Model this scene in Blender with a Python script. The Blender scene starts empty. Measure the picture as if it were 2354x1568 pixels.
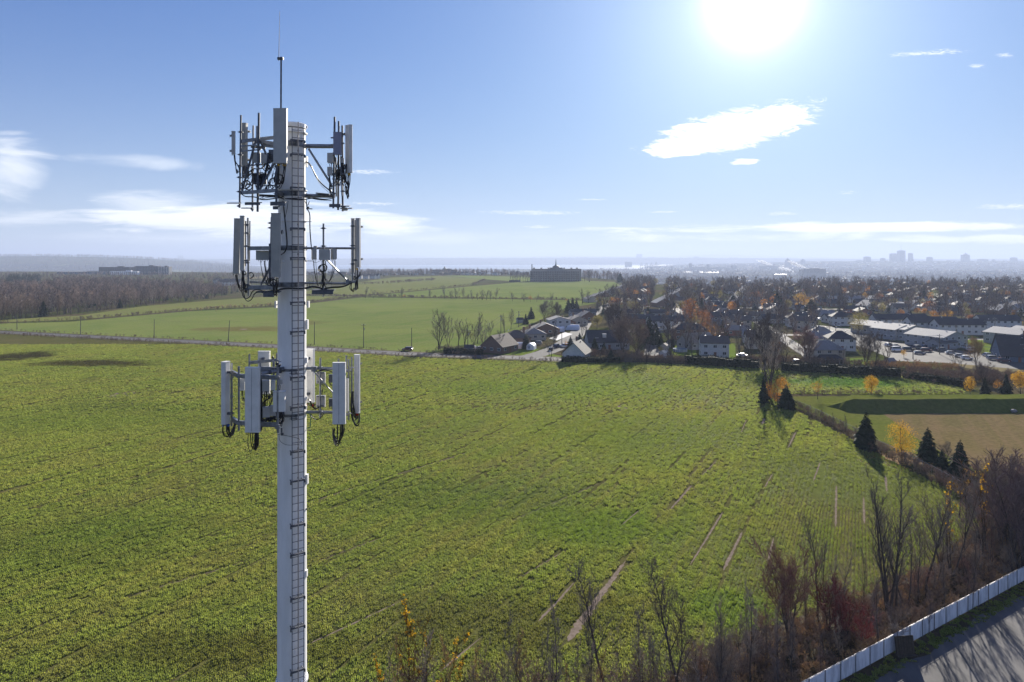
import bpy, math, random
import numpy as np
from math import sin, cos, pi, radians as R, sqrt, exp, atan2
from mathutils import Vector, Matrix, noise as mnoise

# ------------------------------------------------------------------ camera, sky, sun, exposure
FP = 1568.7            # focal length in the measuring unit (frame 2353 units wide)
CX, HY = 1176.5, 596.0 # view axis and horizon in that unit
CAMH = 40.0
sc = bpy.context.scene
col = sc.collection
cam_d = bpy.data.cameras.new('camera')
cam = bpy.data.objects.new('camera', cam_d); col.objects.link(cam)
cam.location = (0, 0, CAMH); cam.rotation_euler = (R(90), 0, 0)
cam_d.sensor_width = 36; cam_d.lens = 24
cam_d.shift_y = -(784.0 - HY) / 2353.0
cam_d.clip_start = 0.5; cam_d.clip_end = 90000
sc.camera = cam

SUN_AZ, SUN_EL = 19.5, 19.6
EXPOSURE = 1.26
SKY_STRENGTH = 0.10
sc.view_settings.view_transform = 'Standard'
try: sc.view_settings.look = 'None'
except Exception: pass
sc.view_settings.gamma = 1.0
sc.view_settings.use_curve_mapping = False
sc.view_settings.exposure = EXPOSURE
sc.cycles.use_denoising = True
sc.cycles.max_bounces = 6
sc.cycles.diffuse_bounces = 2
sc.cycles.glossy_bounces = 2
sc.cycles.transmission_bounces = 3
sc.cycles.transparent_max_bounces = 8
sc.cycles.volume_bounces = 1
sc.cycles.sample_clamp_indirect = 4
sc.cycles.sample_clamp_direct = 12

sd = bpy.data.lights.new('sun', 'SUN'); sd.energy = 5.0; sd.angle = R(0.53); sd.color = (1.0, 0.93, 0.82)
sun = bpy.data.objects.new('sun', sd); col.objects.link(sun)
SDIR = Vector((sin(R(SUN_AZ)) * cos(R(SUN_EL)), cos(R(SUN_AZ)) * cos(R(SUN_EL)), sin(R(SUN_EL))))
sun.rotation_euler = (-SDIR).to_track_quat('-Z', 'Y').to_euler()
sun.location = (0, 0, 200)

class NT:
    """small helper to write node trees"""
    def __init__(s, tree): s.t = tree; s.n = tree.nodes; s.l = tree.links
    def new(s, typ, **kw):
        n = s.n.new(typ)
        for k, v in kw.items(): setattr(n, k, v)
        return n
    def put(s, sock, v):
        if isinstance(v, bpy.types.NodeSocket): s.l.new(v, sock)
        elif v is not None: sock.default_value = v
    def math(s, op, a, b=None, c=None, clamp=False):
        n = s.new('ShaderNodeMath', operation=op); n.use_clamp = clamp
        s.put(n.inputs[0], a); s.put(n.inputs[1], b)
        if c is not None: s.put(n.inputs[2], c)
        return n.outputs[0]
    def mix(s, f, a, b, typ='RGBA', blend='MIX'):
        n = s.new('ShaderNodeMix', data_type=typ)
        if typ == 'RGBA':
            n.blend_type = blend; s.put(n.inputs[0], f); s.put(n.inputs[6], a); s.put(n.inputs[7], b); return n.outputs[2]
        s.put(n.inputs[0], f); s.put(n.inputs[2], a); s.put(n.inputs[3], b); return n.outputs[0]
    def noise(s, vec, scale, detail=3, rough=0.55, dist=0.0):
        n = s.new('ShaderNodeTexNoise'); s.put(n.inputs['Vector'], vec)
        n.inputs['Scale'].default_value = scale; n.inputs['Detail'].default_value = detail
        n.inputs['Roughness'].default_value = rough; n.inputs['Distortion'].default_value = dist
        return n.outputs['Fac']
    def ss(s, v, lo, hi, a=0.0, b=1.0):
        n = s.new('ShaderNodeMapRange', interpolation_type='SMOOTHSTEP')
        s.put(n.inputs[0], v); n.inputs[1].default_value = lo; n.inputs[2].default_value = hi
        n.inputs[3].default_value = a; n.inputs[4].default_value = b
        return n.outputs[0]
    def comb(s, x, y, z=0.0):
        n = s.new('ShaderNodeCombineXYZ'); s.put(n.inputs[0], x); s.put(n.inputs[1], y); s.put(n.inputs[2], z); return n.outputs[0]
    def sep(s, v):
        n = s.new('ShaderNodeSeparateXYZ'); s.put(n.inputs[0], v); return n.outputs

def build_world():
    w = bpy.data.worlds.new('World'); sc.world = w; w.use_nodes = True
    t = NT(w.node_tree)
    bg = [n for n in t.n if n.type == 'BACKGROUND'][0]
    sky = t.new('ShaderNodeTexSky', sky_type='NISHITA')
    sky.sun_disc = False; sky.sun_elevation = R(SUN_EL); sky.sun_rotation = R(SUN_AZ)
    sky.altitude = 100; sky.air_density = 1.0; sky.dust_density = 0.25; sky.ozone_density = 2.2
    tc = t.new('ShaderNodeTexCoord')
    nrm = t.new('ShaderNodeVectorMath', operation='NORMALIZE'); t.put(nrm.inputs[0], tc.outputs['Generated'])
    d = nrm.outputs[0]; x, y, z = t.sep(d)
    az = t.math('ARCTAN2', x, y)                                   # azimuth, 0 ahead
    el = t.math('ARCSINE', z)
    # tangent plane of the sky ahead, in the same units as the measurements
    ysafe = t.math('MAXIMUM', y, 0.05)
    u = t.math('MULTIPLY_ADD', t.math('DIVIDE', x, ysafe), FP, CX)
    v = t.math('MULTIPLY_ADD', t.math('DIVIDE', z, ysafe), -FP, HY)
    ahead = t.ss(y, 0.1, 0.3)
    def wisp(sx, sy, det, rg, off, dist=0.0):                       # streaky noise over the sky plane
        return t.noise(t.comb(t.math('MULTIPLY', t.math('ADD', u, t.math('MULTIPLY', v, 0.0)), sx), t.math('MULTIPLY', v, sy), off), 1.0, det, rg, dist)
    def blob(cx, cy, rx, ry, tilt=0.0, nz=None, k=1.0, lo=0.0, hi=0.35):
        dx = t.math('SUBTRACT', u, cx); dy = t.math('SUBTRACT', v, cy)
        dy = t.math('ADD', dy, t.math('MULTIPLY', dx, tilt))
        e = t.math('ADD', t.math('POWER', t.math('DIVIDE', dx, rx), 2.0), t.math('POWER', t.math('DIVIDE', dy, ry), 2.0))
        m = t.math('SUBTRACT', 1.0, e)
        if nz is not None: m = t.math('MULTIPLY_ADD', t.math('SUBTRACT', nz, 0.5), k, m)
        return t.ss(m, lo, hi)
    def mx(*a):
        r = a[0]
        for b in a[1:]: r = t.math('MAXIMUM', r, b)
        return r
    n1 = wisp(0.016, 0.060, 9, 0.72, 1.3, 0.8)
    n2 = wisp(0.004, 0.035, 6, 0.62, 7.7, 0.4)
    n3 = wisp(0.0035, 0.014, 6, 0.55, 3.1, 1.2)
    n4 = wisp(0.02, 0.09, 5, 0.6, 5.5, 0.3)
    n5 = wisp(0.055, 0.30, 6, 0.7, 9.5, 0.8)
    big = mx(blob(1690, 298, 205, 48, 0.20, n1, 3.4, 0, .6), blob(1590, 330, 130, 32, 0.12, n1, 3.8, 0, .6), blob(1712, 371, 36, 9, 0.05, n4, 4.0, 0.0, 0.8))
    small = mx(blob(1215, 489, 135, 6, -0.012, n5, 4, 0.1, 1.8), blob(1520, 487, 45, 3, 0, n5, 4, 0.1, 1.8), blob(1796, 491, 42, 5, 0, n5, 4, 0.1, 1.8), blob(2330, 475, 100, 8, 0, n5, 4, 0.1, 1.8),
               blob(1950, 443, 25, 5, 0, n5, 6, 0.1, 1.8), blob(1238, 522, 42, 5, 0, n5, 5, 0.1, 1.8), blob(1360, 459, 40, 3, 0, n5, 5, 0.1, 1.8), blob(850, 395, 65, 6, 0, n5, 6, 0.1, 1.8),
               blob(860, 468, 60, 5, -0.03, n5, 5, 0.1, 1.8), blob(2130, 122, 90, 7, 0.05, n5, 8, 0.1, 1.8), blob(2245, 152, 22, 6, 0, n5, 6, 0.1, 1.8), blob(2310, 128, 25, 7, 0, n5, 6, 0.1, 1.8))
    band = mx(blob(1950, 524, 600, 15, 0.01, n2, 4.5, 0, 0.9), blob(1850, 545, 520, 16, 0, n2, 4.5, 0, 1.2), blob(2290, 550, 380, 14, 0, n2, 4.5, 0, 1.1))
    soft = mx(t.math('MULTIPLY', blob(15, 385, 115, 80, 0.0, n3, 3.2, 0, 1.6), 0.72), t.math('MULTIPLY', blob(320, 375, 165, 20, -0.06, n3, 3.5, 0, 1.8), 0.45),
              t.math('MULTIPLY', blob(360, 470, 190, 38, -0.08, n3, 3.5, 0, 1.5), 0.6), t.math('MULTIPLY', blob(560, 503, 500, 48, -0.03, n2, 4.4, 0, 1.2), 0.95),
              t.math('MULTIPLY', blob(60, 500, 250, 26, -0.02, n2, 3.5, 0, 1.5), 0.6), t.math('MULTIPLY', blob(700, 545, 700, 22, 0, n2, 3.0, 0, 1.8), 0.5),
              t.math('MULTIPLY', blob(20, 306, 55, 8, 0, n3, 3, 0, 1.5), 0.35))
    # cloud carried on round the unseen sky, strengthened to add white ambient light
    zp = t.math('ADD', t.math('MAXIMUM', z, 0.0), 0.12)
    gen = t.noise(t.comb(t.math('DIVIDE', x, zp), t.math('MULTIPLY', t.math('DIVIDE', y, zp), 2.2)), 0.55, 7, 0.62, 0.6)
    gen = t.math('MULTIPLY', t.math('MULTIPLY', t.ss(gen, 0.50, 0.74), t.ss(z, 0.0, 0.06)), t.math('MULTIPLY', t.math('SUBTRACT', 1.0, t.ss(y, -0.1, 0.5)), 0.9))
    hard = t.math('MULTIPLY', mx(big, t.math('MULTIPLY', small, 0.7)), ahead)
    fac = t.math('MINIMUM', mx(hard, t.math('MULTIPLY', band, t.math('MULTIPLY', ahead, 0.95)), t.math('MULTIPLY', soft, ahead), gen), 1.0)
    # aureole of the sun
    dot = t.new('ShaderNodeVectorMath', operation='DOT_PRODUCT'); t.put(dot.inputs[0], d); dot.inputs[1].default_value = SDIR
    ang = t.math('ARCCOSINE', t.math('MINIMUM', dot.outputs['Value'], 0.999999))
    g1 = t.math('EXPONENT', t.math('MULTIPLY', t.math('POWER', t.math('DIVIDE', ang, R(2.5)), 2.0), -1.0))
    g2 = t.math('EXPONENT', t.math('MULTIPLY', t.math('DIVIDE', ang, R(7.0)), -1.0))
    g3 = t.math('EXPONENT', t.math('MULTIPLY', t.math('DIVIDE', ang, R(24)), -1.0))
    glow = t.math('ADD', t.math('ADD', t.math('MULTIPLY', g1, 7.0), t.math('MULTIPLY', g2, 3.6)), t.math('MULTIPLY', g3, 1.1))
    gc = t.mix(1.0, (1, 0.97, 0.93, 1), (1, 1, 1, 1), blend='MULTIPLY')
    glowc = t.new('ShaderNodeVectorMath', operation='SCALE'); t.put(glowc.inputs[0], gc); t.put(glowc.inputs['Scale'], glow)
    base = t.mix(1.0, sky.outputs[0], SKY_TINT, blend='MULTIPLY')
    # soft shoulder so that the bright side of the sky keeps its colour
    s0 = t.sep(base); base = t.comb(*[t.math('DIVIDE', t.math('MULTIPLY', s0[i], SKY_TOP[i]), t.math('ADD', s0[i], SKY_TOP[i])) for i in range(3)])
    # whitish horizon air
    add = t.mix(1.0, base, glowc.outputs[0], blend='ADD')
    hz = t.math('EXPONENT', t.math('MULTIPLY', t.math('MAXIMUM', z, 0.0), -7.0))
    add = t.mix(t.math('MULTIPLY', hz, 0.80), add, (3.5, 3.8, 4.2, 1))
    cl = t.mix(fac, add, (5.4, 5.5, 5.6, 1))
    t.l.new(cl, bg.inputs['Color']); bg.inputs['Strength'].default_value = SKY_STRENGTH
SKY_TINT = (0.055, 0.28, 0.82, 1); SKY_TOP = (2.0, 3.05, 4.9)
build_world()
w = sc.world
try:
    w.cycles.sampling_method = 'MANUAL'; w.cycles.sample_map_resolution = 1024
except Exception: pass

# ------------------------------------------------------------------ measuring helpers
def G(px, py, z=0.0):
    Y = (CAMH - z) * FP / (py - HY)
    return Vector(((px - CX) / FP * Y, Y, z))
def PT(px, py, Y):
    return Vector(((px - CX) / FP * Y, Y, CAMH - (py - HY) / FP * Y))

# ------------------------------------------------------------------ materials
MATS = {}
def mat(name, c1, c2=None, scale=3.0, rough=0.8, metal=0.0, bump=0.0, bscale=None, spec=0.3, transl=0.0, objcol=False, detail=4, rnd=0.0, tcol=None, lo=0.35, hi=0.65, stretch=None):
    if name in MATS: return MATS[name]
    m = bpy.data.materials.new(name); m.use_nodes = True; MATS[name] = m
    t = NT(m.node_tree); bs = [n for n in t.n if n.type == 'BSDF_PRINCIPLED'][0]; out = [n for n in t.n if n.type == 'OUTPUT_MATERIAL'][0]
    geo = t.new('ShaderNodeNewGeometry'); pos = geo.outputs['Position']
    if stretch:
        vm = t.new('ShaderNodeVectorMath', operation='MULTIPLY'); t.put(vm.inputs[0], pos); vm.inputs[1].default_value = stretch; pos = vm.outputs[0]
    if c2 is None: c2 = tuple(min(1, c * 0.8) for c in c1)
    nz = t.noise(pos, scale, detail, 0.6)
    c = t.mix(t.ss(nz, lo, hi), (*c1, 1), (*c2, 1))
    if objcol or rnd:
        oi = t.new('ShaderNodeObjectInfo')
        if objcol: c = t.mix(1.0, c, oi.outputs['Color'], blend='MULTIPLY')
        if rnd:
            f = t.math('MULTIPLY_ADD', oi.outputs['Random'], rnd, 1 - rnd / 2)
            vs = t.new('ShaderNodeVectorMath', operation='SCALE'); t.put(vs.inputs[0], c); t.put(vs.inputs['Scale'], f); c = vs.outputs[0]
    t.l.new(c, bs.inputs['Base Color'])
    bs.inputs['Roughness'].default_value = rough; bs.inputs['Metallic'].default_value = metal
    bs.inputs['Specular IOR Level'].default_value = spec
    if bump:
        b = t.new('ShaderNodeBump'); b.inputs['Strength'].default_value = min(1, bump); b.inputs['Distance'].default_value = bump
        t.put(b.inputs['Height'], t.noise(pos, bscale or scale * 4, 4, 0.65)); t.l.new(b.outputs[0], bs.inputs['Normal'])
    if transl:
        tr = t.new('ShaderNodeBsdfTranslucent')
        t.l.new(c if tcol is None else t.mix(1.0, c, (*tcol, 1), blend='MULTIPLY'), tr.inputs['Color'])
        ms = t.new('ShaderNodeMixShader'); ms.inputs[0].default_value = transl
        t.l.new(bs.outputs[0], ms.inputs[1]); t.l.new(tr.outputs[0], ms.inputs[2]); t.l.new(ms.outputs[0], out.inputs['Surface'])
    return m

# ------------------------------------------------------------------ mesh helpers
class MB:
    def __init__(s): s.v = []; s.f = []; s.m = []; s.mi = 0
    def face(s, pts, mi=None):
        b = len(s.v); s.v.extend([tuple(p) for p in pts]); s.f.append(tuple(range(b, b + len(pts)))); s.m.append(s.mi if mi is None else mi)
    def box(s, c, size, yaw=0.0, tilt=0.0, roll=0.0):
        M = Matrix.Rotation(yaw, 3, 'Z') @ Matrix.Rotation(tilt, 3, 'X') @ Matrix.Rotation(roll, 3, 'Y'); c = Vector(c); hx, hy, hz = [q / 2 for q in size]
        b = len(s.v)
        for dz in (-hz, hz):
            for dx, dy in ((-hx, -hy), (hx, -hy), (hx, hy), (-hx, hy)): s.v.append(tuple(c + M @ Vector((dx, dy, dz))))
        for q in ((0, 3, 2, 1), (4, 5, 6, 7), (0, 1, 5, 4), (1, 2, 6, 5), (2, 3, 7, 6), (3, 0, 4, 7)):
            s.f.append(tuple(b + i for i in q)); s.m.append(s.mi)
        return s
    def prism(s, prof, z0, z1, c=(0, 0, 0), yaw=0.0, tilt=0.0):
        M = Matrix.Rotation(yaw, 3, 'Z') @ Matrix.Rotation(tilt, 3, 'X'); c = Vector(c); b = len(s.v); n = len(prof)
        for z in (z0, z1):
            for x, y in prof: s.v.append(tuple(c + M @ Vector((x, y, z))))
        s.f.append(tuple(b + i for i in reversed(range(n)))); s.m.append(s.mi)
        s.f.append(tuple(b + n + i for i in range(n))); s.m.append(s.mi)
        for i in range(n):
            j = (i + 1) % n; s.f.append((b + i, b + j, b + n + j, b + n + i)); s.m.append(s.mi)
        return s
    def tube(s, pts, r, n=6, caps=True):
        pts = [Vector(p) for p in pts]; rs = r if isinstance(r, (list, tuple)) else [r] * len(pts); b = len(s.v)
        T0 = None; U = None
        for i, p in enumerate(pts):
            T = (pts[min(i + 1, len(pts) - 1)] - pts[max(i - 1, 0)])
            if T.length < 1e-9: T = Vector((0, 0, 1))
            T.normalize()
            if U is None:
                U = T.orthogonal().normalized()
            else:
                U = (U - T * U.dot(T)); U = U.normalized() if U.length > 1e-6 else T.orthogonal().normalized()
            V = T.cross(U)
            for k in range(n):
                a = 2 * pi * k / n; s.v.append(tuple(p + (U * cos(a) + V * sin(a)) * rs[i]))
        for i in range(len(pts) - 1):
            for k in range(n):
                j = (k + 1) % n; s.f.append((b + i * n + k, b + i * n + j, b + (i + 1) * n + j, b + (i + 1) * n + k)); s.m.append(s.mi)
        if caps and n > 2:
            s.f.append(tuple(b + k for k in reversed(range(n)))); s.m.append(s.mi)
            e = b + (len(pts) - 1) * n; s.f.append(tuple(e + k for k in range(n))); s.m.append(s.mi)
        return s
    def rib(s, p, q, w, mi=None, w2=0.0):                     # a flat twig
        p = Vector(p); q = Vector(q); T = q - p
        S = T.cross(Vector((random.uniform(-1, 1), random.uniform(-1, 1), random.uniform(-1, 1))))
        S = S.normalized() * (w / 2) if S.length > 1e-9 else Vector((w / 2, 0, 0))
        if w2 > 0: s.face([p - S, p + S, q + S * (w2 / w), q - S * (w2 / w)], mi)
        else: s.face([p - S, p + S, q], mi)
    def build(s, name, m=None, parent=None, org=None, smooth=False, link=True):
        me = bpy.data.meshes.new(name)
        v = s.v if org is None else [(a[0] - org[0], a[1] - org[1], a[2] - org[2]) for a in s.v]
        me.from_pydata(v, [], s.f)
        for q in (m if isinstance(m, (list, tuple)) else [m]):
            if q: me.materials.append(q)
        if isinstance(m, (list, tuple)) and len(m) > 1: me.polygons.foreach_set('material_index', s.m)
        if smooth: me.polygons.foreach_set('use_smooth', [True] * len(me.polygons))
        me.update()
        o = bpy.data.objects.new(name, me)
        if link: col.objects.link(o)
        if parent: o.parent = parent
        return o

def tag(o, label=None, cat=None, group=None, kind=None):
    if label: o['label'] = label
    if cat: o['category'] = cat
    if group: o['group'] = group
    if kind: o['kind'] = kind
    return o
def empty(name, loc=(0, 0, 0), rz=0.0):
    o = bpy.data.objects.new(name, None); col.objects.link(o); o.location = loc; o.rotation_euler = (0, 0, rz)
    o.empty_display_size = 0.3
    return o
def kids():
    d = {}
    for o in bpy.data.objects:
        if o.parent: d.setdefault(o.parent.name, []).append(o)
    return d
def copy_tree(o, parent=None, kd=None):
    c = o.copy(); col.objects.link(c)
    if parent: c.parent = parent
    for ch in list(o.children): copy_tree(ch, c)
    return c
def chaikin(pts, it=2):
    pts = [Vector(p) for p in pts]
    for _ in range(it):
        q = [pts[0]]
        for a, b in zip(pts[:-1], pts[1:]): q += [a * 0.75 + b * 0.25, a * 0.25 + b * 0.75]
        q.append(pts[-1]); pts = q
    return pts
def rnd(a, b): return random.uniform(a, b)

def scatter(name, pts, rz, scl, src, label, cat=None, kind='stuff', tilt=None):
    me = bpy.data.meshes.new(name); me.from_pydata([tuple(p) for p in pts], [], [])
    n = len(pts)
    a = me.attributes.new('rot', 'FLOAT_VECTOR', 'POINT'); arr = np.zeros((n, 3), dtype=np.float32); arr[:, 2] = rz
    if tilt is not None: arr[:, :2] = tilt
    a.data.foreach_set('vector', arr.ravel())
    b = me.attributes.new('sc', 'FLOAT_VECTOR', 'POINT'); s = np.asarray(scl, dtype=np.float32)
    if s.ndim == 1: s = np.repeat(s[:, None], 3, 1)
    b.data.foreach_set('vector', s.ravel())
    o = bpy.data.objects.new(name, me); col.objects.link(o)
    ng = bpy.data.node_groups.new(name + '_nodes', 'GeometryNodeTree')
    ng.interface.new_socket('Geometry', in_out='INPUT', socket_type='NodeSocketGeometry')
    ng.interface.new_socket('Geometry', in_out='OUTPUT', socket_type='NodeSocketGeometry')
    gi = ng.nodes.new('NodeGroupInput'); go = ng.nodes.new('NodeGroupOutput')
    ip = ng.nodes.new('GeometryNodeInstanceOnPoints'); oi = ng.nodes.new('GeometryNodeObjectInfo'); oi.inputs['Object'].default_value = src; oi.inputs['As Instance'].default_value = True
    oi.transform_space = 'ORIGINAL'
    na = ng.nodes.new('GeometryNodeInputNamedAttribute'); na.data_type = 'FLOAT_VECTOR'; na.inputs['Name'].default_value = 'rot'
    nb = ng.nodes.new('GeometryNodeInputNamedAttribute'); nb.data_type = 'FLOAT_VECTOR'; nb.inputs['Name'].default_value = 'sc'
    L = ng.links
    L.new(gi.outputs[0], ip.inputs['Points']); L.new(oi.outputs['Geometry'], ip.inputs['Instance'])
    L.new(na.outputs[0], ip.inputs['Rotation']); L.new(nb.outputs[0], ip.inputs['Scale']); L.new(ip.outputs[0], go.inputs[0])
    md = o.modifiers.new('instances', 'NODES'); md.node_group = ng
    tag(o, label, cat, None, kind); o.color = src.color
    return o
def inpoly(x, y, poly):
    x = np.asarray(x); y = np.asarray(y); r = np.zeros(x.shape, bool); n = len(poly)
    for i in range(n):
        x1, y1 = poly[i][:2]; x2, y2 = poly[(i + 1) % n][:2]
        if y1 == y2: continue
        c = ((y1 > y) != (y2 > y)) & (x < (x2 - x1) * (y - y1) / (y2 - y1) + x1); r ^= c
    return r
# ------------------------------------------------------------------ terrain
def sst(v): v = min(1.0, max(0.0, v)); return v * v * (3 - 2 * v)
def itp(x, xs, ys): return float(np.interp(x, xs, ys))
def plateau_edge(px): return itp(px, [300, 500, 800, 1000, 1250, 1420, 1500, 1600], [2150, 2050, 1950, 1850, 1750, 1290, 1080, 990])
def terrain(x, y):
    r = math.hypot(x, y); a = atan2(x, y)
    ac = max(-R(52), min(R(52), a)); px = CX + FP * math.tan(ac); rr = r * cos(ac)
    E = plateau_edge(px)
    z = -60 * sst((rr - E) / itp(px, [300, 700, 1300, 1500], [1600, 700, 700, 620]))
    if rr > 2500:
        n = mnoise.noise(Vector((x / 900, y / 900, 0.3))) * 0.6 + mnoise.noise(Vector((x / 260, y / 260, 4.3))) * 0.4
        bx = itp(px, [520, 640, 1700, 1850], [0, 1, 1, 0])
        z -= 14 * bx * sst((rr - 6900) / 300) * (1 - sst((rr - 12700) / 300))
        h = itp(px, [-600, 0, 100, 200, 300, 350, 450, 540, 640], [80, 70, 74, 66, 50, 38, 10, -30, -60])
        k = sst((rr - 4900) / 2100) * (1 - sst((rr - 9000) / 2000)); z = z + (h + 60 + n * 14 * (1 if h > -59 else 0)) * k
        h = itp(px, [1450, 1600, 1750, 1900, 2353, 3000], [-60, -22, -4, 8, 14, 30])
        k = sst((rr - 6300) / 2600) * (1 - sst((rr - 10500) / 1500)); z = z + (h + 60 + n * 12) * k * (1 if px > 1450 else 0)
        h = itp(px, [380, 540, 700, 1000, 1450, 1700, 2000, 2353], [10, 38, 50, 60, 72, 60, 40, 40])
        k = sst((rr - 12900) / 2000) * (1 - sst((rr - 19000) / 3000)); z = z + (h + 60 + n * 22) * k * (1 if px > 380 else 0)
        yy = itp(px, [-400, 0, 350, 560, 700, 800, 870, 950, 1000, 1200, 1300, 1500, 1650, 1760, 2000, 2353, 3000], [590, 592, 591, 589, 586, 583.5, 585, 588, 591, 589.5, 587.5, 590, 585.5, 588.5, 592, 592, 590])
        k = sst((rr - 23000) / 4500); z = z + (40 + (HY - yy) / FP * 28000 + 60 + n * 25) * k
    return z
MB_ = MB()
angs = [R(a) for a in np.concatenate([np.arange(-180, -48, 6), np.arange(-48, 48, 0.2), np.arange(48, 180, 6)])]
rads = [0.0] + list(np.geomspace(60, 1000, 14)) + list(np.arange(1050, 3400, 80)) + list(np.arange(3500, 10000, 230)) + list(np.arange(10000, 19500, 450)) + list(np.arange(20000, 29600, 700))
NA = len(angs)
for r in rads:
    for a in angs:
        x = r * sin(a); y = r * cos(a); MB_.v.append((x, y, terrain(x, y) if r > 960 else 0.0))
for i in range(len(rads) - 1):
    for j in range(NA):
        k = (j + 1) % NA; MB_.f.append((i * NA + j, i * NA + k, (i + 1) * NA + k, (i + 1) * NA + j)); MB_.m.append(0)

def ground_material():
    m = bpy.data.materials.new('ground_cover'); m.use_nodes = True; t = NT(m.node_tree)
    bs = [n for n in t.n if n.type == 'BSDF_PRINCIPLED'][0]
    geo = t.new('ShaderNodeNewGeometry'); P = geo.outputs['Position']; z = t.sep(P)[2]
    a = t.noise(P, 0.0016, 5, 0.65); b = t.noise(P, 0.02, 4, 0.6); s = t.noise(P, 0.15, 3, 0.7)
    near = t.mix(t.ss(b, 0.4, 0.6), (0.060, 0.070, 0.022, 1), (0.085, 0.070, 0.040, 1))
    wood = t.mix(t.ss(s, 0.35, 0.65), (0.030, 0.030, 0.026, 1), (0.070, 0.062, 0.055, 1))
    fieldc = t.mix(t.ss(b, 0.4, 0.6), (0.14, 0.13, 0.07, 1), (0.09, 0.11, 0.04, 1))
    far = t.mix(t.ss(a, 0.57, 0.62), wood, fieldc)
    vor = t.new('ShaderNodeTexVoronoi'); t.put(vor.inputs['Vector'], P); vor.inputs['Scale'].default_value = 0.02
    roofs = t.math('LESS_THAN', vor.outputs['Distance'], 0.22)
    rsel = t.math('GREATER_THAN', t.sep(vor.outputs['Color'])[0], 0.62)
    far = t.mix(t.math('MULTIPLY', roofs, rsel), far, (0.32, 0.31, 0.30, 1))
    c = t.mix(t.ss(z, -4, -0.5), far, near)
    t.l.new(c, bs.inputs['Base Color']); bs.inputs['Roughness'].default_value = 0.95; bs.inputs['Specular IOR Level'].default_value = 0.0
    bu = t.new('ShaderNodeBump'); bu.inputs['Strength'].default_value = 0.8; bu.inputs['Distance'].default_value = 2.5
    t.put(bu.inputs['Height'], s); t.l.new(bu.outputs[0], bs.inputs['Normal'])
    return m
g = MB_.build('ground', ground_material(), smooth=True); tag(g, kind='structure')

# river
rv = MB()
def az_pt(px, rr, z): a = math.atan((px - CX) / FP); return (rr * math.tan(a), rr, z)
for i in range(40):
    p0 = 300 + i * 45; p1 = p0 + 45
    rv.face([az_pt(p0, 6800, -66), az_pt(p1, 6800, -66), az_pt(p1, 13600, -66), az_pt(p0, 13600, -66)])
wm = mat('river_water', (0.05, 0.07, 0.09), (0.07, 0.09, 0.11), 0.002, rough=0.28, bump=0.6, bscale=0.05, spec=0.5)
tag(rv.build('river', wm), kind='structure')

# haze
hb = MB(); hb.box((0, 0, 112.5), (60600, 60600, 377))
HAZE_DENSITY = 0.00012
hm = bpy.data.materials.new('haze_air'); hm.use_nodes = True; ht = NT(hm.node_tree)
for n in list(ht.n):
    if n.type == 'BSDF_PRINCIPLED': ht.n.remove(n)
vp = ht.new('ShaderNodeVolumePrincipled'); vp.inputs['Color'].default_value = (0.44, 0.52, 0.70, 1); vp.inputs['Density'].default_value = HAZE_DENSITY
vp.inputs['Anisotropy'].default_value = 0.2
ho = [n for n in ht.n if n.type == 'OUTPUT_MATERIAL'][0]; ht.l.new(vp.outputs[0], ho.inputs['Volume'])
hz = hb.build('haze', hm); tag(hz, kind='stuff')

# ------------------------------------------------------------------ fields
ROW_AZ = R(27)
PATCH = [  # px, py, half widths in px (x, y), colour, strength : worn, wet and lush patches of the crop
    (45, 820, 75, 13, (0.045, 0.04, 0.02), 0.95), (230, 836, 190, 9, (0.06, 0.052, 0.022), 0.9), (560, 757, 130, 7, (0.128, 0.105, 0.038), 0.8), (700, 742, 60, 6, (0.128, 0.105, 0.038), 0.6),
    (1300, 895, 380, 30, (0.15, 0.285, 0.038), 0.3), (1400, 1215, 230, 55, (0.136, 0.24, 0.026), 0.5), (1670, 1400, 120, 60, (0.12, 0.24, 0.022), 0.45),
    (1050, 1150, 330, 60, (0.08, 0.168, 0.022), 0.3), (250, 960, 320, 45, (0.08, 0.168, 0.022), 0.3), (200, 1250, 260, 90, (0.064, 0.144, 0.019), 0.3), (1950, 1100, 230, 75, (0.16, 0.2, 0.048), 0.6),
    (1150, 1430, 330, 90, (0.135, 0.135, 0.039), 0.7), (560, 1500, 420, 60, (0.128, 0.128, 0.033), 0.6), (1500, 1000, 330, 50, (0.12, 0.2, 0.029), 0.3), (1950, 880, 170, 14, (0.064, 0.176, 0.022), 0.8)]
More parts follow.
